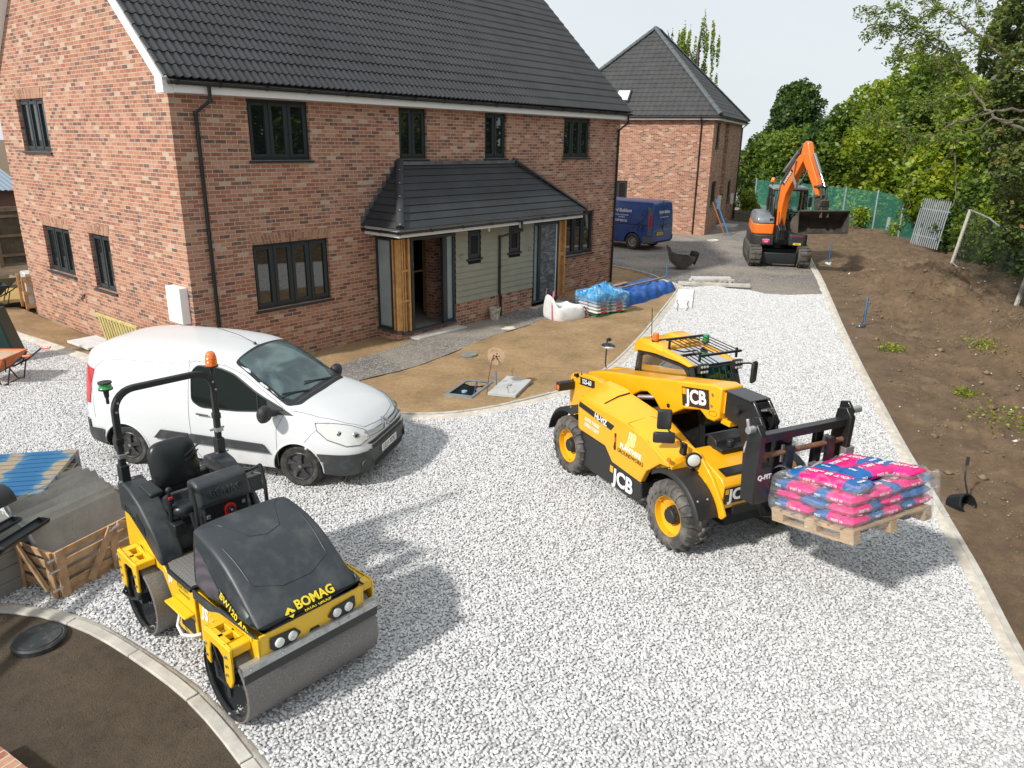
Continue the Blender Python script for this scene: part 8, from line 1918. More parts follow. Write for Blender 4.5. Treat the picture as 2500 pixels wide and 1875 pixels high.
def m_bluepal():
 m,nt,b=_new('blue_pallet_paint');co=objco(nt);s=N(nt,'ShaderNodeSeparateXYZ');nt.links.new(co,s.inputs[0])
 n1=noise(nt,5,5,co);wv=N(nt,'ShaderNodeMath',operation='SINE');mu=N(nt,'ShaderNodeMath',operation='MULTIPLY_ADD');mu.inputs[1].default_value=10.5;mu.inputs[2].default_value=1.2;nt.links.new(s.outputs[1],mu.inputs[0]);nt.links.new(mu.outputs[0],wv.inputs[0])
 ad=N(nt,'ShaderNodeMath',operation='MULTIPLY_ADD');nt.links.new(wv.outputs[0],ad.inputs[0]);ad.inputs[1].default_value=.22;nt.links.new(n1,ad.inputs[2])
 nt.links.new(ramp(nt,ad.outputs[0],[(.40,(.012,.11,.26)),(.60,(.03,.15,.28)),(.72,(.30,.24,.17))]),b.inputs['Base Color']);b.inputs['Roughness'].default_value=.75;return m
pr_=Vector((-3.69,-4.04,0));rzp=math.atan2(pdx.y,pdx.x)
names_=('bottom','second','third','fourth')
pg=None
for k in range(5):
 top=k==4
 if k==0:pg=pallet('pallet',1.25,1.20,.14,mat('grey_old_pallet',(.16,.13,.10),.85,var=.3),6,'plain weathered pallet at the bottom of the stack under the blue one',group='pallets stacked behind the crate');e=pg
 elif top:e=pallet('pallet',1.25,1.20,.14,m_bluepal(),10,'worn blue pallet on top of the stack at the left edge',group='pallets stacked behind the crate')
 else:e=copy_tree(pg);e['label']='plain weathered pallet, %s from the ground under the blue one'%('','second','third','fourth')[k]
 e.location=pr_+Vector((0,0,.141*k+.002));e.rotation_euler=(0,0,rzp);e.scale=(1,-1,1)
ts=MB();ts.bb((0,0,0),(1.2,.8,.60));
tsb=empty('timber_stack',(-5.75,-5.75,0),ca,'grey stone-coloured block stack under the black gutters at the left edge','block stack')
for i in range(4):
 for j in range(2):mb=MB();mb.bb((.6*j,0,.15*i),(.6*j+.59,.7,.15*i+.145));mb.build('block',mat('grey_block',(.24,.23,.21),.9,var=.15),tsb,bevel=.006)
def halfpipe(name,p0,p1,r,m,label,cat,open_up=True,t=.006,cap=False):
 p0,p1=Vector(p0),Vector(p1);d=(p1-p0).normalized();s=d.cross(Z).normalized();u=s.cross(d);mb=MB();rg=[]
 for p in(p0,p1):
  g=[]
  for rr,rng in((r,range(0,13)),(r-t,range(12,-1,-1))):
   for i in rng:a=(pi if open_up else 0)+pi*i/12;g.append(p+s*(rr*math.cos(a))+u*(rr*math.sin(a)))
  rg.append(g)
 mb.loft(rg)
 if cap:mb.add([p1+s*(r*math.cos(pi+pi*i/12))+u*(r*math.sin(pi+pi*i/12))for i in range(13)],[tuple(range(13))])
 for f in(.25,.75):
  q=p0.lerp(p1,f);rg=[[q+d*dd+s*((r+.008)*math.cos((pi if open_up else 0)+pi*i/12))+u*((r+.008)*math.sin((pi if open_up else 0)+pi*i/12))for i in range(13)]+[q+d*dd-s*(-r+.02)*(1 if open_up else 1),q+d*dd-s*(r-.02)*1.]for dd in(-.02,.02)];mb.loft(rg)
 o=mb.build(name,m,None,smooth=45);tag(o,label,cat);return o
halfpipe('gutter_length',(-6.6,-6.75,.70),(-4.62,-5.62,.72),.065,M_BLK,'long black gutter length poking out over the slate crate, lowest of the heap','gutter',cap=True)
halfpipe('gutter_length',(-6.5,-6.35,.72),(-4.80,-5.45,.74),.06,M_BLK,'black gutter length behind the lowest one in the left edge heap','gutter',cap=True)
halfpipe('ridge_piece',(-6.3,-5.75,.80),(-4.78,-5.10,.82),.16,mat('matt_black_sheet',(.022,.025,.027),.5),'wide dark half-round ridge piece lying upside down on the gutter heap','ridge piece',open_up=False)
mb=MB();mb.lathe([(.215,-.02),(.215,.03),(.20,.045),(.185,.045),(.18,.055),(0,.06)],(0,0,0),(0,0,1),44,caps=False);o=mb.build('manhole_cover',mat('black_cover',(.028,.032,.034),.55,bmp=.6,bscale=60,dirt=(.10,.10,.10),dscale=8),None,smooth=30);o.location=(-5.11,-6.57,.03);tag(o,'round black manhole cover lying on the dark soil bed','manhole cover')
mb=MB();mb.bb((-.5,-1.2,-.1),(0,0,.18));o=mb.build('low_brick_wall',M_BRICK,None);o.location=(-5.80,-7.78,0);o.rotation_euler=(0,0,.15);tag(o,'low red brick wall at the bottom left corner','brick wall')
mb=MB();mb.bb((0,0,0),(.62,.90,.05));o=mb.build('paving_slab',mat('pale_concrete',(.60,.60,.60),.8,var=.1),None,bevel=.006);o.location=(-.80,3.15,.0);o.rotation_euler=(.02,0,.08);tag(o,'pale grey paving slab on the soil beside the gable wall','paving slab')
dp=empty('slatted_panel',(-.12,1.30,-.02),0,'new pale wooden slatted panel leaning on the gable wall behind the van','fence panel');dp.rotation_euler=(0,-.16,0)
for i in range(13):mb=MB();mb.bb((-.32,.135*i,.05),(-.30,.135*i+.085,.85));mb.build('slat',mat('treated_softwood',(.50,.42,.17),.75,var=.2,vscale=7),dp,bevel=.003)
for z in(.02,.82):mb=MB();mb.bb((-.335,-.04,z),(-.285,1.78,z+.05));mb.build('rail',mat('treated_softwood',(.50,.42,.17),.75),dp,bevel=.003)
mb=MB();mb.bb((-.336,-.09,.02),(-.284,-.041,.87));mb.build('end_stile',mat('treated_softwood',(.50,.42,.17),.75),dp,bevel=.003)
def barrow(name,loc,rz,tray_m,label,grips=M_ORG,letters=None,contents=None):
 e=empty(name,loc,rz,label,'wheelbarrow')
 mb=MB();rg=[]
 for z,x0,x1,w in((.26,-.18,.28,.18),(.30,-.24,.34,.22),(.54,-.42,.50,.34)):rg.append([(x0,-w,z),(x1,-w*.8,z),(x1,w*.8,z),(x0,w,z)])
 mb.loft(rg,caps=False);mb.add(rg[0],[(0,1,2,3)]);mb.tube([Vector(p)for p in rg[-1]],.010,6,closed=True);mb.build('tray',tray_m,e,smooth=30)
 mb=MB()
 for s in(-1,1):
  mb.tube([(.62,s*.05,.20),(.30,s*.17,.25),(-.20,s*.20,.25),(-.50,s*.24,.40),(-.72,s*.27,.58),(-.86,s*.28,.60)],.016,8)
  mb.tube([(-.14,s*.19,.25),(-.26,s*.22,.02),(-.36,s*.22,.0),(-.52,s*.21,.30)]if False else[(-.10,s*.19,.25),(-.22,s*.22,.02),(-.34,s*.22,.02),(-.44,s*.22,.36)],.013,8);mb.tube([(-.44,s*.30,.52),(-.34,s*.21,.27)],.012,6)
 mb.tube([(-.28,-.22,.02),(-.28,.22,.02)],.013,8);mb.build('frame',M_SATB,e,smooth=40)
 mb=MB()
 for s in(-1,1):mb.cyl((-.76,s*.273,.585),(-.90,s*.283,.605),.021,n=10)
 mb.build('grip',grips,e,smooth=40)
 mb=MB();mb.lathe([(.06,-.02),(.10,-.035),(.17,-.04),(.185,0),(.17,.04),(.10,.035),(.06,.02)],(.66,0,.185),(0,1,0),28,caps=False);wo=mb.build('wheel',M_SATB,e,smooth=40);mb=MB();mb.cyl((.66,-.06,.185),(.66,.06,.185),.06,n=14);mb.build('hub',M_ZINC,wo)
 if contents:
  mb=MB();mb.grid(lambda u,v:(-.38+.82*u,-.30+.60*v,.50+.07*math.sin(pi*u)*math.sin(pi*v)+.01*math.sin(u*19+v*13)),12,8);mb.build('sand_load',contents,e,smooth=60)
 return e
b1=barrow('wheelbarrow',(-2.78,2.10,0),R(128),mat('orange_plastic_tray',(.62,.16,.05),.5,var=.1),'orange wheelbarrow with orange grips cut by the left edge of the gravel',contents=mat('pale_sand',(.52,.40,.29),.95,bmp=.4))
mls=text('lettering','STEEL',M_SATB,b1,(-.05,.296,.42),(-1,0,0),(0,.45,1),.14,.002,bold=.03)
barrow('wheelbarrow',(-.65,9.6,-.02),R(175),mat('black_plastic_tray',(.02,.03,.035),.35),'black wheelbarrow standing behind the house beside a wooden frame',grips=M_SATB)
gb=MB();gb.prism([(0,.0),(.0,1.05),(.10,1.08),(.34,.10),(.30,0)],'y',0,.5);o=gb.build('green_plastic_bin',mat('dark_green_plastic',(.006,.035,.03),.45),None,bevel=.03);o.location=(-2.38,3.35,0);o.rotation_euler=(0,0,R(-38));tag(o,'dark green plastic bin edge at the far left of the gravel','bin')
gc=empty('timber_frame_crate',(-.22,8.35,-.02),R(-8),'open pale wooden crate of wrapped goods at the back corner of the house','crate')
for x in(0,.9):
 for y in(0,.6):mb=MB();mb.bb((x,y,0),(x+.06,y+.06,.85));mb.build('post',mat('orange_pine',(.45,.22,.08),.7),gc,bevel=.003)
for z in(.05,.40,.78):
 for y in(-.02,.66):mb=MB();mb.bb((0,y,z),(.96,y+.019,z+.09));mb.build('rail',M_PINE,gc)
mb=MB();mb.bar([(.05,-.03,.78),(.92,-.03,.12)],.02,.08);mb.build('brace',M_PINE,gc)
mb=MB();mb.bb((.07,.03,.10),(.88,.6,.42));mb.bb((.09,.05,.43),(.86,.58,.95));mb.build('wrapped_goods',mat('milky_film',(.55,.56,.55),.3,var=.15),gc,bevel=.03)
mb=MB();mb.grid(lambda u,v:(-1.4+2.8*u,-1.+2*v,.30*math.exp(-((2*u-1)**2+(2*v-1)**2)*2.2)+.03*math.sin(u*15)*math.sin(v*11)*math.exp(-((2*u-1)**2+(2*v-1)**2)*2)-.04),26,18);o=mb.build('sand_heap',mat('yellow_sand',(.50,.33,.12),.95,bmp=.4),None,smooth=60);o.location=(-.2,10.6,0);tag(o,'low heap of yellow sand behind the black wheelbarrow','sand heap')
ob_=MB();rg=[[(-.5*k1,-.28*k1,z),(.5*k1,-.28*k1,z),(.5*k1,.28*k1,z),(-.5*k1,.28*k1,z)]for z,k1 in((.22,.7),(.26,.8),(.48,1.1))];ob_.loft(rg,caps=False);ob_.add(rg[0],[(0,1,2,3)]);o=ob_.build('mixing_tub',mat('dull_green_steel',(.18,.17,.11),.7,dirt=(.3,.28,.25)),None);o.location=(.25,12.3,-.2);tag(o,'dull green mixing tub beyond the black wheelbarrow','tub')
mb=MB();mb.bb((0,0,0),(1.1,.5,.10));o=mb.build('board_stack',M_TIMB,None,bevel=.01);o.location=(-.2,14.0,0);tag(o,'flat yellow timber boards by the foot of the tall fence','boards')
fe=empty('board_fence',(-6.,16.6,0),R(-4),'tall weathered vertical board fence behind the house','fence')
for i in range(6):
 mb=MB();mb.bb((1.9*i,0,0),(1.9*i+.12,.12,2.05));mb.build('post',M_DKWOOD,fe,bevel=.006)
 for z in(.35,1.0,1.65):mb=MB();mb.bb((1.9*i+.121,-.0,z),(1.9*i+1.899,.045,z+.09));mb.build('rail',M_DKWOOD,fe)
 mb=MB()
 for k in range(12):mb.bb((1.9*i+.125+.148*k,.05,.12),(1.9*i+.125+.148*k+.14,.07+.006*(k%2),1.85))
 mb.build('boards',mat('dark_fence_board',(.10,.085,.06),.85,var=.3,vscale=5),fe);mb=MB();mb.bb((1.9*i+.121,.02,1.85),(1.9*i+1.899,.08,2.0));mb.build('top_board',M_DKWOOD,fe)
sh=empty('shed',(-1.5,19.5,0),0,'shed with a sloping blue-grey metal roof beyond the tall fence','shed')
mb=MB();mb.bb((0,0,0),(5,4,2.3));mb.build('walls',mat('shed_brick',(.20,.12,.10),.9),sh)
mb=MB();n=120;mb.add([(-.3+5.6*i/n,yy,zz+.025*(i%4<2))for yy,zz in((-.4,2.35),(4.4,3.6))for i in range(n+1)],[(i,i+1,i+n+2,i+n+1)for i in range(n)]);mb.build('roof',mat('blue_grey_sheet',(.24,.31,.37),.5,.3),sh,smooth=0,fix=False)
def verge(p,h,label,bag_=False):
 x,y=p;zz=float(rough_h(np.array([x]),np.array([y]))[0]);e=empty('stake_in_pot',(x,y,zz),0,label,'stake')
 mb=MB();mb.tube([(0,0,-.05),(.01,.01,h)],.013,6);mb.tube([(.02,0,.1),(.05,.0,h*.4),(.02,.0,h*.9)],.012,5);mb.build('stake',M_ROPE,e)
 mb=MB();mb.tube([(.02,.02,.0),(.03,.02,h*.55)],.016,6);mb.build('cable_tail',M_SATB,e)
 if bag_:mb=MB();mb.ball((-.12,.04,.03),(.17,.11,.07),14);mb.build('plastic_bag',mat('silver_black_plastic',(.12,.12,.13),.2,.3,bmp=.9,bscale=20,var=.6,vscale=18),e,smooth=60)
 else:mb=MB();mb.lathe([(.12,-.05),(.12,.05),(.105,.055),(.10,0),(0,0)],(-.06,0,.0),(0,0,1),20,caps=False);mb.build('pot_rim',M_PVCW,e)
 return e
verge((12.9,-8.62),.75,'blue-roped stake with a silvery bag at its foot beside the road edge',True);verge((23.2,-4.55),.80,'blue-roped stake in a pot rim just right of the excavator')
dr_=empty('duct_end',(3.33,-12.36,.03),0,'black corrugated duct end with looped cable sticking up from the verge','duct')
mb=MB();prof=[]
for i in range(9):prof+=[(.125,-.10+.024*i),(.14,-.092+.024*i),(.14,-.082+.024*i)]
prof+=[(.125,.12)]+[(.115,.12),(.115,-.10)];dx_=Vector((-.45,-.75,.50)).normalized();mb.lathe(prof,(0,0,.02),dx_,32,caps=False);mb.build('duct',M_BLK,dr_,smooth=35)
mb=MB();mb.tube([(.16,.0,-.05),(.14,-.03,.15),(.17,.03,.30),(.24,.05,.38),(.30,.06,.52)],.010,6);mb.tube([(.24,-.07,-.05),(.22,-.02,.12),(.15,.0,.22),(.16,.03,.32),(.24,.05,.38)],.010,6);mb.tube([(.27,.055,.46),(.31,.06,.56)],.02,8);mb.build('cable',M_SATB,dr_)
for(a,b,mt_,lb4)in(((29.45,2.30,0),(29.25,3.10,1.75),M_ROPE,'bright blue pole leaning on the corner of the far house'),((29.5,2.55,0),(29.05,3.15,1.6),mat('rust_orange_bar',(.35,.14,.06),.7),'rusty orange bar leaning on the far house beside the blue pole')):
 mb=MB();mb.tube([a,b],.035,8);o=mb.build('leaning_pole',mt_,None);tag(o,lb4,'pole')
mb=MB();mb.lathe([(.30,-.03),(.30,.03),(.26,.04),(.24,.0),(0,0)],(0,0,0),(0,0,1),30,caps=False);o=mb.build('manhole_ring',M_CONC,None);o.location=(27.0,2.0,-.02);tag(o,'round pale manhole ring on the road near the far house corner','manhole ring')
for i,z in enumerate((.0,.21,.42)):mb=MB();mb.bb((0,0,0),(.14,4.6,.20));o=mb.build('timber_sleeper',mat('grey_green_sleeper',(.20,.19,.14),.85,var=.2),None,bevel=.01);o.location=(37.0,.9,z-.02);o.rotation_euler=(0,0,R(-4));tag(o,('lowest','middle','topmost')[i]+' long grey-green sleeper of the low retaining wall beyond the excavator','sleeper','sleepers of the low retaining wall')
g=RNG;n=6500;vs=[];fs=[];base=np.array([(1,0,0),(-1,0,0),(0,1,0),(0,-1,0),(0,0,1),(0,0,-1)],float);ff=np.array([(0,2,4),(2,1,4),(1,3,4),(3,0,4),(2,0,5),(1,2,5),(3,1,5),(0,3,5)])
sx=g.uniform(-2,26,n);tt=g.uniform(.3,6.5,n)**1.0
dk_=DKL;bxx_=np.interp(sx+9.9,dk_,RKo[:,0]);byy_=np.interp(sx+9.9,dk_,RKo[:,1]);X2=bxx_+tt*.378;Y2=byy_-tt*.926;Z2_=rough_h(X2,Y2);sz=g.uniform(.008,.032,n)*(1+1.8*(g.random(n)>.93))
for i in range(n):a=g.random(3)*.6+.6;vs.append(base*a*sz[i]*(1,1,.6)+(X2[i],Y2[i],Z2_[i]+sz[i]*.2));fs.append(ff+6*i)
o=big_mesh('rubble',np.concatenate(vs),np.concatenate(fs),mat('mixed_rubble',(.19,.135,.085),.95,var=.5,vscale=3));tag(o,'scattered small stones and clods over the brown verge','rubble',kind='stuff')
o=big_mesh('pale_chips',np.concatenate([v+(.3*math.sin(i),.3*math.cos(i*1.7),.0)for i,v in enumerate(vs[::24])]),np.concatenate([ff+6*i for i in range(len(vs[::24]))]),mat('pale_chip',(.60,.57,.52),.9));tag(o,'scattered pale stone chips over the brown verge','stone chips',kind='stuff')
def m_leaf(name,stops,rough=.5):
 m=bpy.data.materials.new(name);m.use_nodes=True;nt=m.node_tree;nt.nodes.clear()
 o=nt.nodes.new('ShaderNodeOutputMaterial');d=nt.nodes.new('ShaderNodeBsdfPrincipled');t=nt.nodes.new('ShaderNodeBsdfTranslucent');x=nt.nodes.new('ShaderNodeMixShader')
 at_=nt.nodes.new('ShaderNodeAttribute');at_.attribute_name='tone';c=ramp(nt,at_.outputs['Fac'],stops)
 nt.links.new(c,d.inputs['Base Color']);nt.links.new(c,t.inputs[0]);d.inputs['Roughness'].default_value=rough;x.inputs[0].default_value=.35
 nt.links.new(d.outputs[0],x.inputs[1]);nt.links.new(t.outputs[0],x.inputs[2]);nt.links.new(x.outputs[0],o.inputs[0]);return m
G1=m_leaf('mid_green_leaf',[(0,(.035,.075,.010)),(.45,(.11,.185,.016)),(.85,(.22,.29,.022)),(1,(.34,.30,.03))])
G2=m_leaf('lime_green_leaf',[(0,(.055,.11,.008)),(.4,(.19,.28,.014)),(.8,(.33,.39,.022)),(1,(.45,.38,.035))])
G3=m_leaf('dark_green_leaf',[(0,(.02,.05,.012)),(.6,(.06,.12,.018)),(1,(.13,.18,.025))])
G4=m_leaf('bronze_green_leaf',[(0,(.05,.075,.025)),(.4,(.12,.18,.035)),(.8,(.22,.21,.06)),(1,(.34,.19,.09))])
M_BARK=mat('grey_bark',(.16,.135,.10),.9,var=.35,vscale=12,bmp=.4)
g=RNG
def leaves(C,size,rng,up=.5,asp=.6):
 n=len(C);a=rng.normal(size=(n,3));a[:,2]*=.6;a/=np.linalg.norm(a,axis=1)[:,None]
 b=rng.normal(size=(n,3));b-=a*(a*b).sum(1)[:,None];b/=np.linalg.norm(b,axis=1)[:,None]
 s=size*rng.uniform(.6,1.3,n)[:,None];V=np.stack([C-a*s,C-b*s*asp,C+a*s,C+b*s*asp+np.array([0,0,-.2])*s],1)
 return V.reshape(-1,3),np.arange(4*n).reshape(n,4)
def blob_pts(blobs,n,rng,lump=.35):
 w=np.array([b[3]*b[4]*b[5]for b in blobs])**.67;k=rng.choice(len(blobs),n,p=w/w.sum());B=np.array(blobs)[k]
 d=rng.normal(size=(n,3));d/=np.linalg.norm(d,axis=1)[:,None]
 f=1+lump*2*fbm(d[:,0]*1.3+k*3.1+5,d[:,1]*1.3+d[:,2]*1.7+k+9,1.6,3,21)
 r=(1-np.abs(rng.normal(size=n))*.16)*f
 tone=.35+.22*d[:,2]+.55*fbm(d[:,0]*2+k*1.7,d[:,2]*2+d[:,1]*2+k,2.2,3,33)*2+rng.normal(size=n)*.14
 return B[:,:3]+d*r[:,None]*B[:,3:6],np.clip(tone,0,1)
def tree(name,p,h,r,m,n,size,label,cat='tree',trunk=True,low=.3,group=None,seed=1,blobs=None,cols=6):
 rng=np.random.default_rng(seed);e=empty(name,(p[0],p[1],0),0,label,cat,group)
 if blobs is None:
  blobs=[]
  for i in range(cols*2):
   z=low+(h-low)*(i+.5)/(cols*2);q=math.sin(pi*min(.97,.22+.70*(z-low)/(h-low)))**.6;a=rng.random()*6.28;s=r*(.38+.25*rng.random())
   blobs.append((math.cos(a)*(r-s)*q,math.sin(a)*(r-s)*q,min(z,h-s*.8),s*q+.2,s*q+.2,s*.8))
  blobs.append((0,0,(h+low)/2,r*.62,r*.62,(h-low)*.46))
 C,t=blob_pts(blobs,n,rng);k=C[:,2]>.05;C,t=C[k],t[k];V,F=leaves(C,size,rng)
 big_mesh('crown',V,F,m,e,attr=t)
 if trunk:
  mb=MB();mb.tube([(0,0,-.2),(.05,.03,h*.35),(-.05,0,h*.8)],.1,8,rad=[.03*h*.55,.02*h*.5,.02])
  for i in range(6):a=i*1.1+seed;z=h*(.25+.09*i);mb.tube([(0,0,z),(math.cos(a)*r*.35,math.sin(a)*r*.35,z+.12*h),(math.cos(a)*r*.75,math.sin(a)*r*.75,z+.2*h)],.03,6,rad=[.012*h,.007*h,.01])
  mb.build('trunk',M_BARK,e,smooth=50)
 return e
def pol(x,d):v=fw+rt*((x*KS-1250)/FPX);v=Vector((v.x,v.y,0)).normalized();return(CAM.x+v.x*d,CAM.y+v.y*d)
def P3(x,y,d):v=fw+rt*((x*KS-1250)/FPX)-up*((y*KS-937.5)/FPX);return CAM+v*d
def topz(y,d):return 4.3+(352-y*KS)*d/1801
up=Vector(M4.col[1][:3])
kinds=[(1606,66,284,3.,G1,'mid green bushy tree directly right of the far house'),(1660,62,272,2.9,G1,'mid green tree behind the netting, second from the far house'),(1716,60,256,2.9,G3,'darker green tree above the netting, left of the excavator arm'),(1772,57,228,2.9,G1,'leafy green tree right behind the raised excavator arm'),(1828,54,184,3.2,G2,'yellowish green tree rising right of the excavator arm'),(1888,51,150,3.4,G2,'tallest yellow-green tree of the row on the skyline'),(1950,47,152,3.2,G1,'broad green tree between the tallest tree and the palisade panel'),(2010,42,190,3.,G2,'lime green tree above the leaning palisade panel'),(2068,42,215,3.0,G2,'bright lime tree behind the lichen-covered bare branch'),(2128,38,225,3.0,G1,'green tree above the chain-link fence'),(2195,36,190,3.2,G1,'green tree at the right picture edge behind the fence')]
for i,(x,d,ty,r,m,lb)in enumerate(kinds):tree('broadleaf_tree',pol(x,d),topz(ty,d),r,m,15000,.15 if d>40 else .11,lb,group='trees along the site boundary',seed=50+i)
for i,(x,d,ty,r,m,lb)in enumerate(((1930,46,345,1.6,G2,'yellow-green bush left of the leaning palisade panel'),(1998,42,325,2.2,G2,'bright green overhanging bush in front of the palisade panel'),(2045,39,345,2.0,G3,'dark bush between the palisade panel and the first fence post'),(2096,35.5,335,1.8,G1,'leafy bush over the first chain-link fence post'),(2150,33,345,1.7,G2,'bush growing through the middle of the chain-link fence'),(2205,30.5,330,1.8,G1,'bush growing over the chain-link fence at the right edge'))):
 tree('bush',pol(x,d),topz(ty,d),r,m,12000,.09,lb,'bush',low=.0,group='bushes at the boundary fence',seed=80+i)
tree('maple_tree',pol(1646,78),topz(188,78),2.7,G3,15000,.17,'rounded dark green tree standing alone on the skyline beyond the hedge',seed=31,blobs=[(0,0,topz(240,78),2.3,2.3,2.1),(1.2,.2,topz(255,78),1.7,1.7,1.7),(-1.2,0,topz(258,78),1.7,1.7,1.6),(.2,0,topz(215,78),1.3,1.3,1.2),(0,0,topz(290,78),2.6,2.6,2.2)])
tree('distant_tree',pol(1772,85),topz(206,85),1.9,G3,2600,.2,'thin sparse tree on the skyline behind the hedge',seed=33)
tree('garden_tree',(1.5,27),5.5,3.,G1,9000,.13,'green tree showing beyond the shed at the left edge',seed=34)
for i,(x,ty,bx,lb)in enumerate(((1404,66,1.0,'left of two wispy birch tops above the far roof ridge'),(1446,56,1.5,'right and larger of two wispy birch tops above the far roof ridge'))):
 p=pol(x,60);zt=topz(ty,60);rng=np.random.default_rng(5+i);B=[]
 for k in range(26):a=rng.random()*6.28;rr=bx*rng.random()**.5;B.append((math.cos(a)*rr,math.sin(a)*rr,zt-.9-1.3*rr-rng.random()*3,.10,.10,.8+rng.random()*.6))
 tree('birch_tree',p,zt,1.2,G2,3600,.085,lb,seed=35+i,blobs=B)
for i,(x,y)in enumerate(((-3,-21),(3.5,-19.5),(9.5,-19.8),(15.5,-18.6),(21.5,-19.5),(28,-18.5))):tree('broadleaf_tree',(x,y),8.5+i%3,3.6,(G1,G2,G3)[i%3],9000,.2,('bushy green tree behind the camera position','lime tree over the verge, out of shot','dark tree over the verge, mirrored in the windows','green tree over the verge, mirrored in the porch side windows','lime tree beyond the spoil heaps, out of shot','dark tree at the far end of the verge row')[i],group='trees along the site boundary',seed=200+i)
iv=P3(2330,300,19.5);B=[]
rng=np.random.default_rng(3)
for x,y,r in((2190,60,.75),(2215,150,.8),(2150,130,.5),(2165,215,.62),(2205,270,.7),(2130,235,.32),(2185,350,.55),(2212,420,.6),(2150,300,.35),(2165,420,.35),(2195,500,.45),(2225,20,.9),(2178,450,.35)):
 q=P3(x,y,18.5+rng.normal()*.4)-Vector((iv.x,iv.y,0));B.append((*q,r*.85,r*.85,r*.85))
tree('ivy_clad_tree',(iv.x,iv.y),9,1.5,G4,11000,.07,'dark bronze-green ivy-covered tree at the upper right edge',seed=90,blobs=B)
ash=empty('ash_tree',(iv.x,iv.y,0),0,'ash tree with bare grey boughs and sparse feathery leaves across the sky','tree');O_=Vector((iv.x,iv.y,0))
mb=MB();mb.tube([(0,0,-.2),(-.1,.1,3),(-.4,.1,7.5),(-.6,0,10)],.2,10,rad=[.28,.22,.14,.06]);mb.build('trunk',M_BARK,ash,smooth=50)
boughs=[[(2240,300),(2150,250),(2105,200),(2062,130),(2030,85),(1985,70),(1935,55),(1888,68)],[(2240,160),(2150,110),(2090,60),(2040,20),(1990,-10)],[(2062,130),(2010,95),(1960,105),(1930,130)],[(2240,235),(2150,240),(2080,260),(2020,290),(1975,300),(1900,255),(1880,258)],[(2240,260),(2140,258),(2085,290),(2040,345),(1990,375),(1965,405),(1962,450)],[(2105,200),(2060,210),(2010,225),(1975,215)],[(2030,85),(2020,130),(2040,175),(2025,215)],[(2150,110),(2120,50),(2100,-20)],[(2060,330),(2066,400),(2055,450)],[(2040,20),(1985,40),(1925,20),(1880,15)]]
mb=MB();sp=[]
for k,L in enumerate(boughs):
 pts=[P3(x,y,17.5+.5*math.sin(k+i*.6))-O_ for i,(x,y)in enumerate(L)];n=len(pts);r0=.036 if k in(0,1,3)else .022
 sm_=[]
 for i in range(n-1):
  for j in range(5):t=(i*5+j)/(5*(n-1));sm_.append(pts[i].lerp(pts[i+1],j/5)+Vector((rng.normal()*.03,rng.normal()*.03,rng.normal()*.03)))
 sm_.append(pts[-1]);mb.tube(sm_,.03,6,rad=[max(.007,r0*(1-i/len(sm_)))for i in range(len(sm_))])
 if k not in(4,8):
  for q in sm_[int(len(sm_)*.30):]:
   for _ in range(3):d=Vector((rng.normal(),rng.normal(),rng.normal()*.6-.2)).normalized()*(.25+.3*rng.random());mb.tube([q,q+d*.6,q+d],.005,4);sp.append((q,d))
mb.build('boughs',M_BARK,ash,smooth=50)
C=[];
for q,d in sp:
 for t in np.linspace(.3,1.1,7):
  c=q+d*t
  for _ in range(3):C.append(c+Vector((rng.normal()*.05,rng.normal()*.05,rng.normal()*.05-.03)))
C=np.array([tuple(c)for c in C]);V,F=leaves(C,.048,rng,asp=.4);big_mesh('leaves',V,F,G1,ash,attr=np.clip(.55+.2*rng.normal(size=len(C)),0,1))
for i,(x,y,h,r,m,lb)in enumerate(((1614,474,1.7,.75,G2,'leafy shrub in front of the green netting next to the far house'),(1672,490,1.1,.9,G1,'straggly bush in front of the netting left of the excavator cab'),(1868,492,1.2,.9,G2,'weedy bush at the netting behind the grading bucket'),(1962,512,1.5,1.0,G2,'yellow-green weeds at the foot of the palisade panel'),(2003,516,1.6,1.0,G1,'low leafy weeds right of the white post stub'))):
 p=at(x,y);tree('shrub',(p.x,p.y),h,r,m,3500,.07,lb,'shrub',trunk=False,low=.0,seed=120+i)
for i,(x,y,s,lb)in enumerate(((2125,765,.25,'small bright green weed on the brown spoil'),(2190,905,.35,'low green weed patch at the right edge of the verge'),(1925,745,.14,'tiny weed tuft near the silvery bag'),(2090,838,.1,'single weed sprig on bare soil by the right edge'))):
 p=at(x,y,.15);C=g.normal(size=(260,3))*np.array([s,s,.05])+np.array([p.x,p.y,float(rough_h(np.array([p.x]),np.array([p.y]))[0])+.05]);V,F=leaves(C,.03,g);o=big_mesh('weed',V,F,G2,attr=g.random(260));tag(o,lb,'weed')
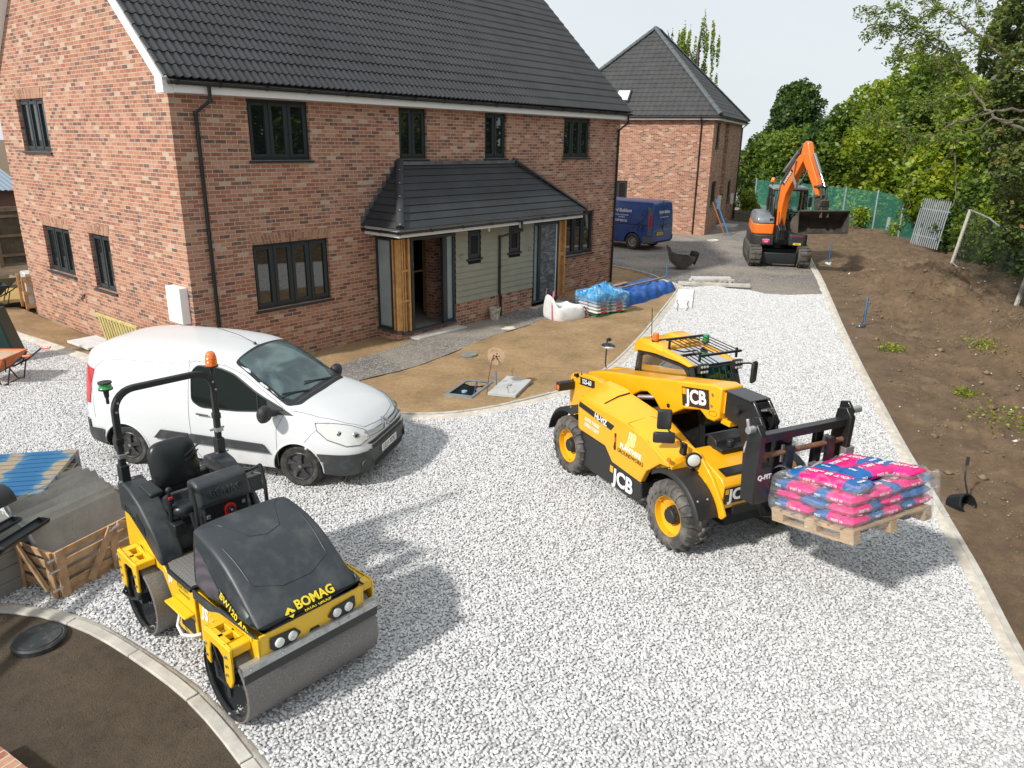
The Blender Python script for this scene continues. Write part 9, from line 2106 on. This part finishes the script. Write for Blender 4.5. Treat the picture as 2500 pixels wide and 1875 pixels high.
def m_net(name,c,a0,a1,sc):
 m=bpy.data.materials.new(name);m.use_nodes=True;nt=m.node_tree;nt.nodes.clear()
 o=nt.nodes.new('ShaderNodeOutputMaterial');t=nt.nodes.new('ShaderNodeBsdfTransparent');b=nt.nodes.new('ShaderNodeBsdfDiffuse');x=nt.nodes.new('ShaderNodeMixShader');b.inputs[0].default_value=(*c,1)
 v=N(nt,'ShaderNodeTexBrick',i_Scale=1.);
 for k_,w_ in(('Color1',(0,0,0,1)),('Color2',(0,0,0,1)),('Mortar',(1,1,1,1)),('Mortar Size',sc*.13),('Brick Width',sc),('Row Height',sc)):v.inputs[k_].default_value=w_
 v.offset=0;nt.links.new(mapv(nt,uvco(nt),rot=(0,0,.785)),v.inputs[0]);mx=N(nt,'ShaderNodeMapRange');mx.inputs[3].default_value=a0;mx.inputs[4].default_value=a1;nt.links.new(v.outputs['Fac'],mx.inputs[0]);nt.links.new(mx.outputs[0],x.inputs[0])
 nt.links.new(t.outputs[0],x.inputs[1]);nt.links.new(b.outputs[0],x.inputs[2]);nt.links.new(x.outputs[0],o.inputs[0]);return m
nf=empty('netting_fence',(0,0,0),0,'long green debris-netting fence on pale steel posts behind the excavator','fence');A=[pol(1585,57),pol(1700,52),pol(1830,46),pol(1925,40.5)];Ls=smooth_line(A,2.4);mb=MB();k=len(Ls)
mb.add([(x,y,z)for z in(.05,2.05)for x,y in Ls],[(i,i+1,i+1+k,i+k)for i in range(k-1)]);mb.build('netting',m_net('green_netting',(.06,.27,.20),.32,.62,.05),nf,smooth=0,fix=False)
for x,y in Ls:mb=MB();mb.bb((x-.04,y-.04,0),(x+.04,y+.04,2.15));mb.build('post',M_GALV,nf)
pp=empty('palisade_panel',(*pol(1912,39.5),.1),0,'leaning pale grey palisade fence panel half hidden by bushes','fence panel');q=Vector((*pol(1985,37),0))-Vector((*pol(1912,39.5),0));pp.rotation_euler=(R(-4),0,math.atan2(q.y,q.x))
for i in range(14):mb=MB();mb.prism([(-.035,0),(.035,0),(.035,2.0),(0,2.1),(-.035,2.0)],'y',-.01,.01);mb.v=[(x+.17*i+.08*z,y,z)for x,y,z in mb.v];mb.build('pale',mat('pale_galvanised',(.42,.47,.50),.5,.3),pp)
mb=MB();mb.bb((0,.012,.4),(2.4,.05,.46));mb.bb((.1,.012,1.6),(2.5,.05,1.66));mb.build('rail',M_GALV,pp)
for i,(x,y,h)in enumerate(((1916,500,.75),(1960,505,.35))):p=at(x,y);mb=MB();mb.tube([(0,0,-.1),(.06,0,h)],.10,10);o=mb.build('post_stub',M_PVCW,None);o.location=p;tag(o,('taller leaning white post stub in front of the palisade panel','shorter white post stub among the weeds right of the taller one')[i],'post')
cf=empty('chain_link_fence',(0,0,0),0,'old chain-link fence with concrete posts and a bent top rail at the right edge','fence');F0=at(2054,572,.05);F1=at(2190,668,.1);F2=F1+(F1-F0)*1.1
for p,h,lx in((F0,2.15,.30),(F1,2.0,.25),(F2,2.,.2)):mb=MB();mb.bar([(p.x,p.y,-.1),(p.x-lx*.3,p.y-lx,h)],.12,.12,up=(1,0,0));mb.build('post',M_CONC,cf,bevel=.01)
mb=MB();mb.add([F0,F1,F2,F2+Vector((-.06,-.2,1.95)),F1+Vector((-.08,-.25,1.95)),F0+Vector((-.09,-.30,2.05))],[(0,1,4,5),(1,2,3,4)]);mb.build('mesh',m_net('chain_link',(.05,.065,.055),.0,.75,.07),cf,smooth=0,fix=False)
mb=MB();a,b=F0+Vector((-.09,-.30,2.1)),F1+Vector((-.08,-.25,1.98));mb.tube([a,a.lerp(b,.35)-Z*.03,a.lerp(b,.5)-Z*.14,a.lerp(b,.8)-Z*.10,b],.03,8);mb.tube([F0+Z*.1,F0.lerp(F1,.35)+Z*.05],.03,8);mb.tube([F0.lerp(F1,.7)+Z*.1,F1-Vector((.2,.1,-.02))],.035,8);mb.build('rail',M_GALV,cf,smooth=50)
tc_=empty('traffic_cone',at(2084,548,.0),R(20),'dirty red and white traffic cone behind the chain-link fence','traffic cone')
for nm2,pr2,mm in(('base',[(.20,0),(.20,.04),(.15,.05)],M_ORG),('cone',[(.15,.05),(.125,.32),(.0,.32)],mat('faded_red',(.50,.07,.02),.6)),('white_band',[(.127,.32),(.09,.62),(0,.62)],mat('grubby_white',(.60,.60,.58),.6)),('tip',[(.09,.62),(.045,.95),(0,.96)],mat('faded_red',(.50,.07,.02),.6))):
 mb=MB();mb.lathe(pr2,(0,0,0),(0,0,1),24);mb.build(nm2,mm,tc_,smooth=40)
n=420;mb=MB()
for i in range(n):
 c=random.choice(((18.6,-8.9,1.5),(16.6,-9.6,1.),(12.6,-12.1,1.3),(25,-9.3,2.),(20,-11.2,2.)));x,y=c[0]+random.gauss(0,c[2]*.5),c[1]+random.gauss(0,c[2]*.4);zz=float(rough_h(np.array([x]),np.array([y]))[0]);a=random.random()*6.28;l=random.uniform(.1,.4)
 mb.tube([(x,y,zz-.01),(x+math.cos(a)*l*.5,y+math.sin(a)*l*.5,zz+l*.25),(x+math.cos(a)*l,y+math.sin(a)*l,zz+.03)],.006,3)
o=mb.build('dead_stems',mat('dead_stem',(.22,.17,.10),.9),None,smooth=0,fix=False);tag(o,'tangle of dead stems and roots over the spoil heaps','dead stems',kind='stuff')
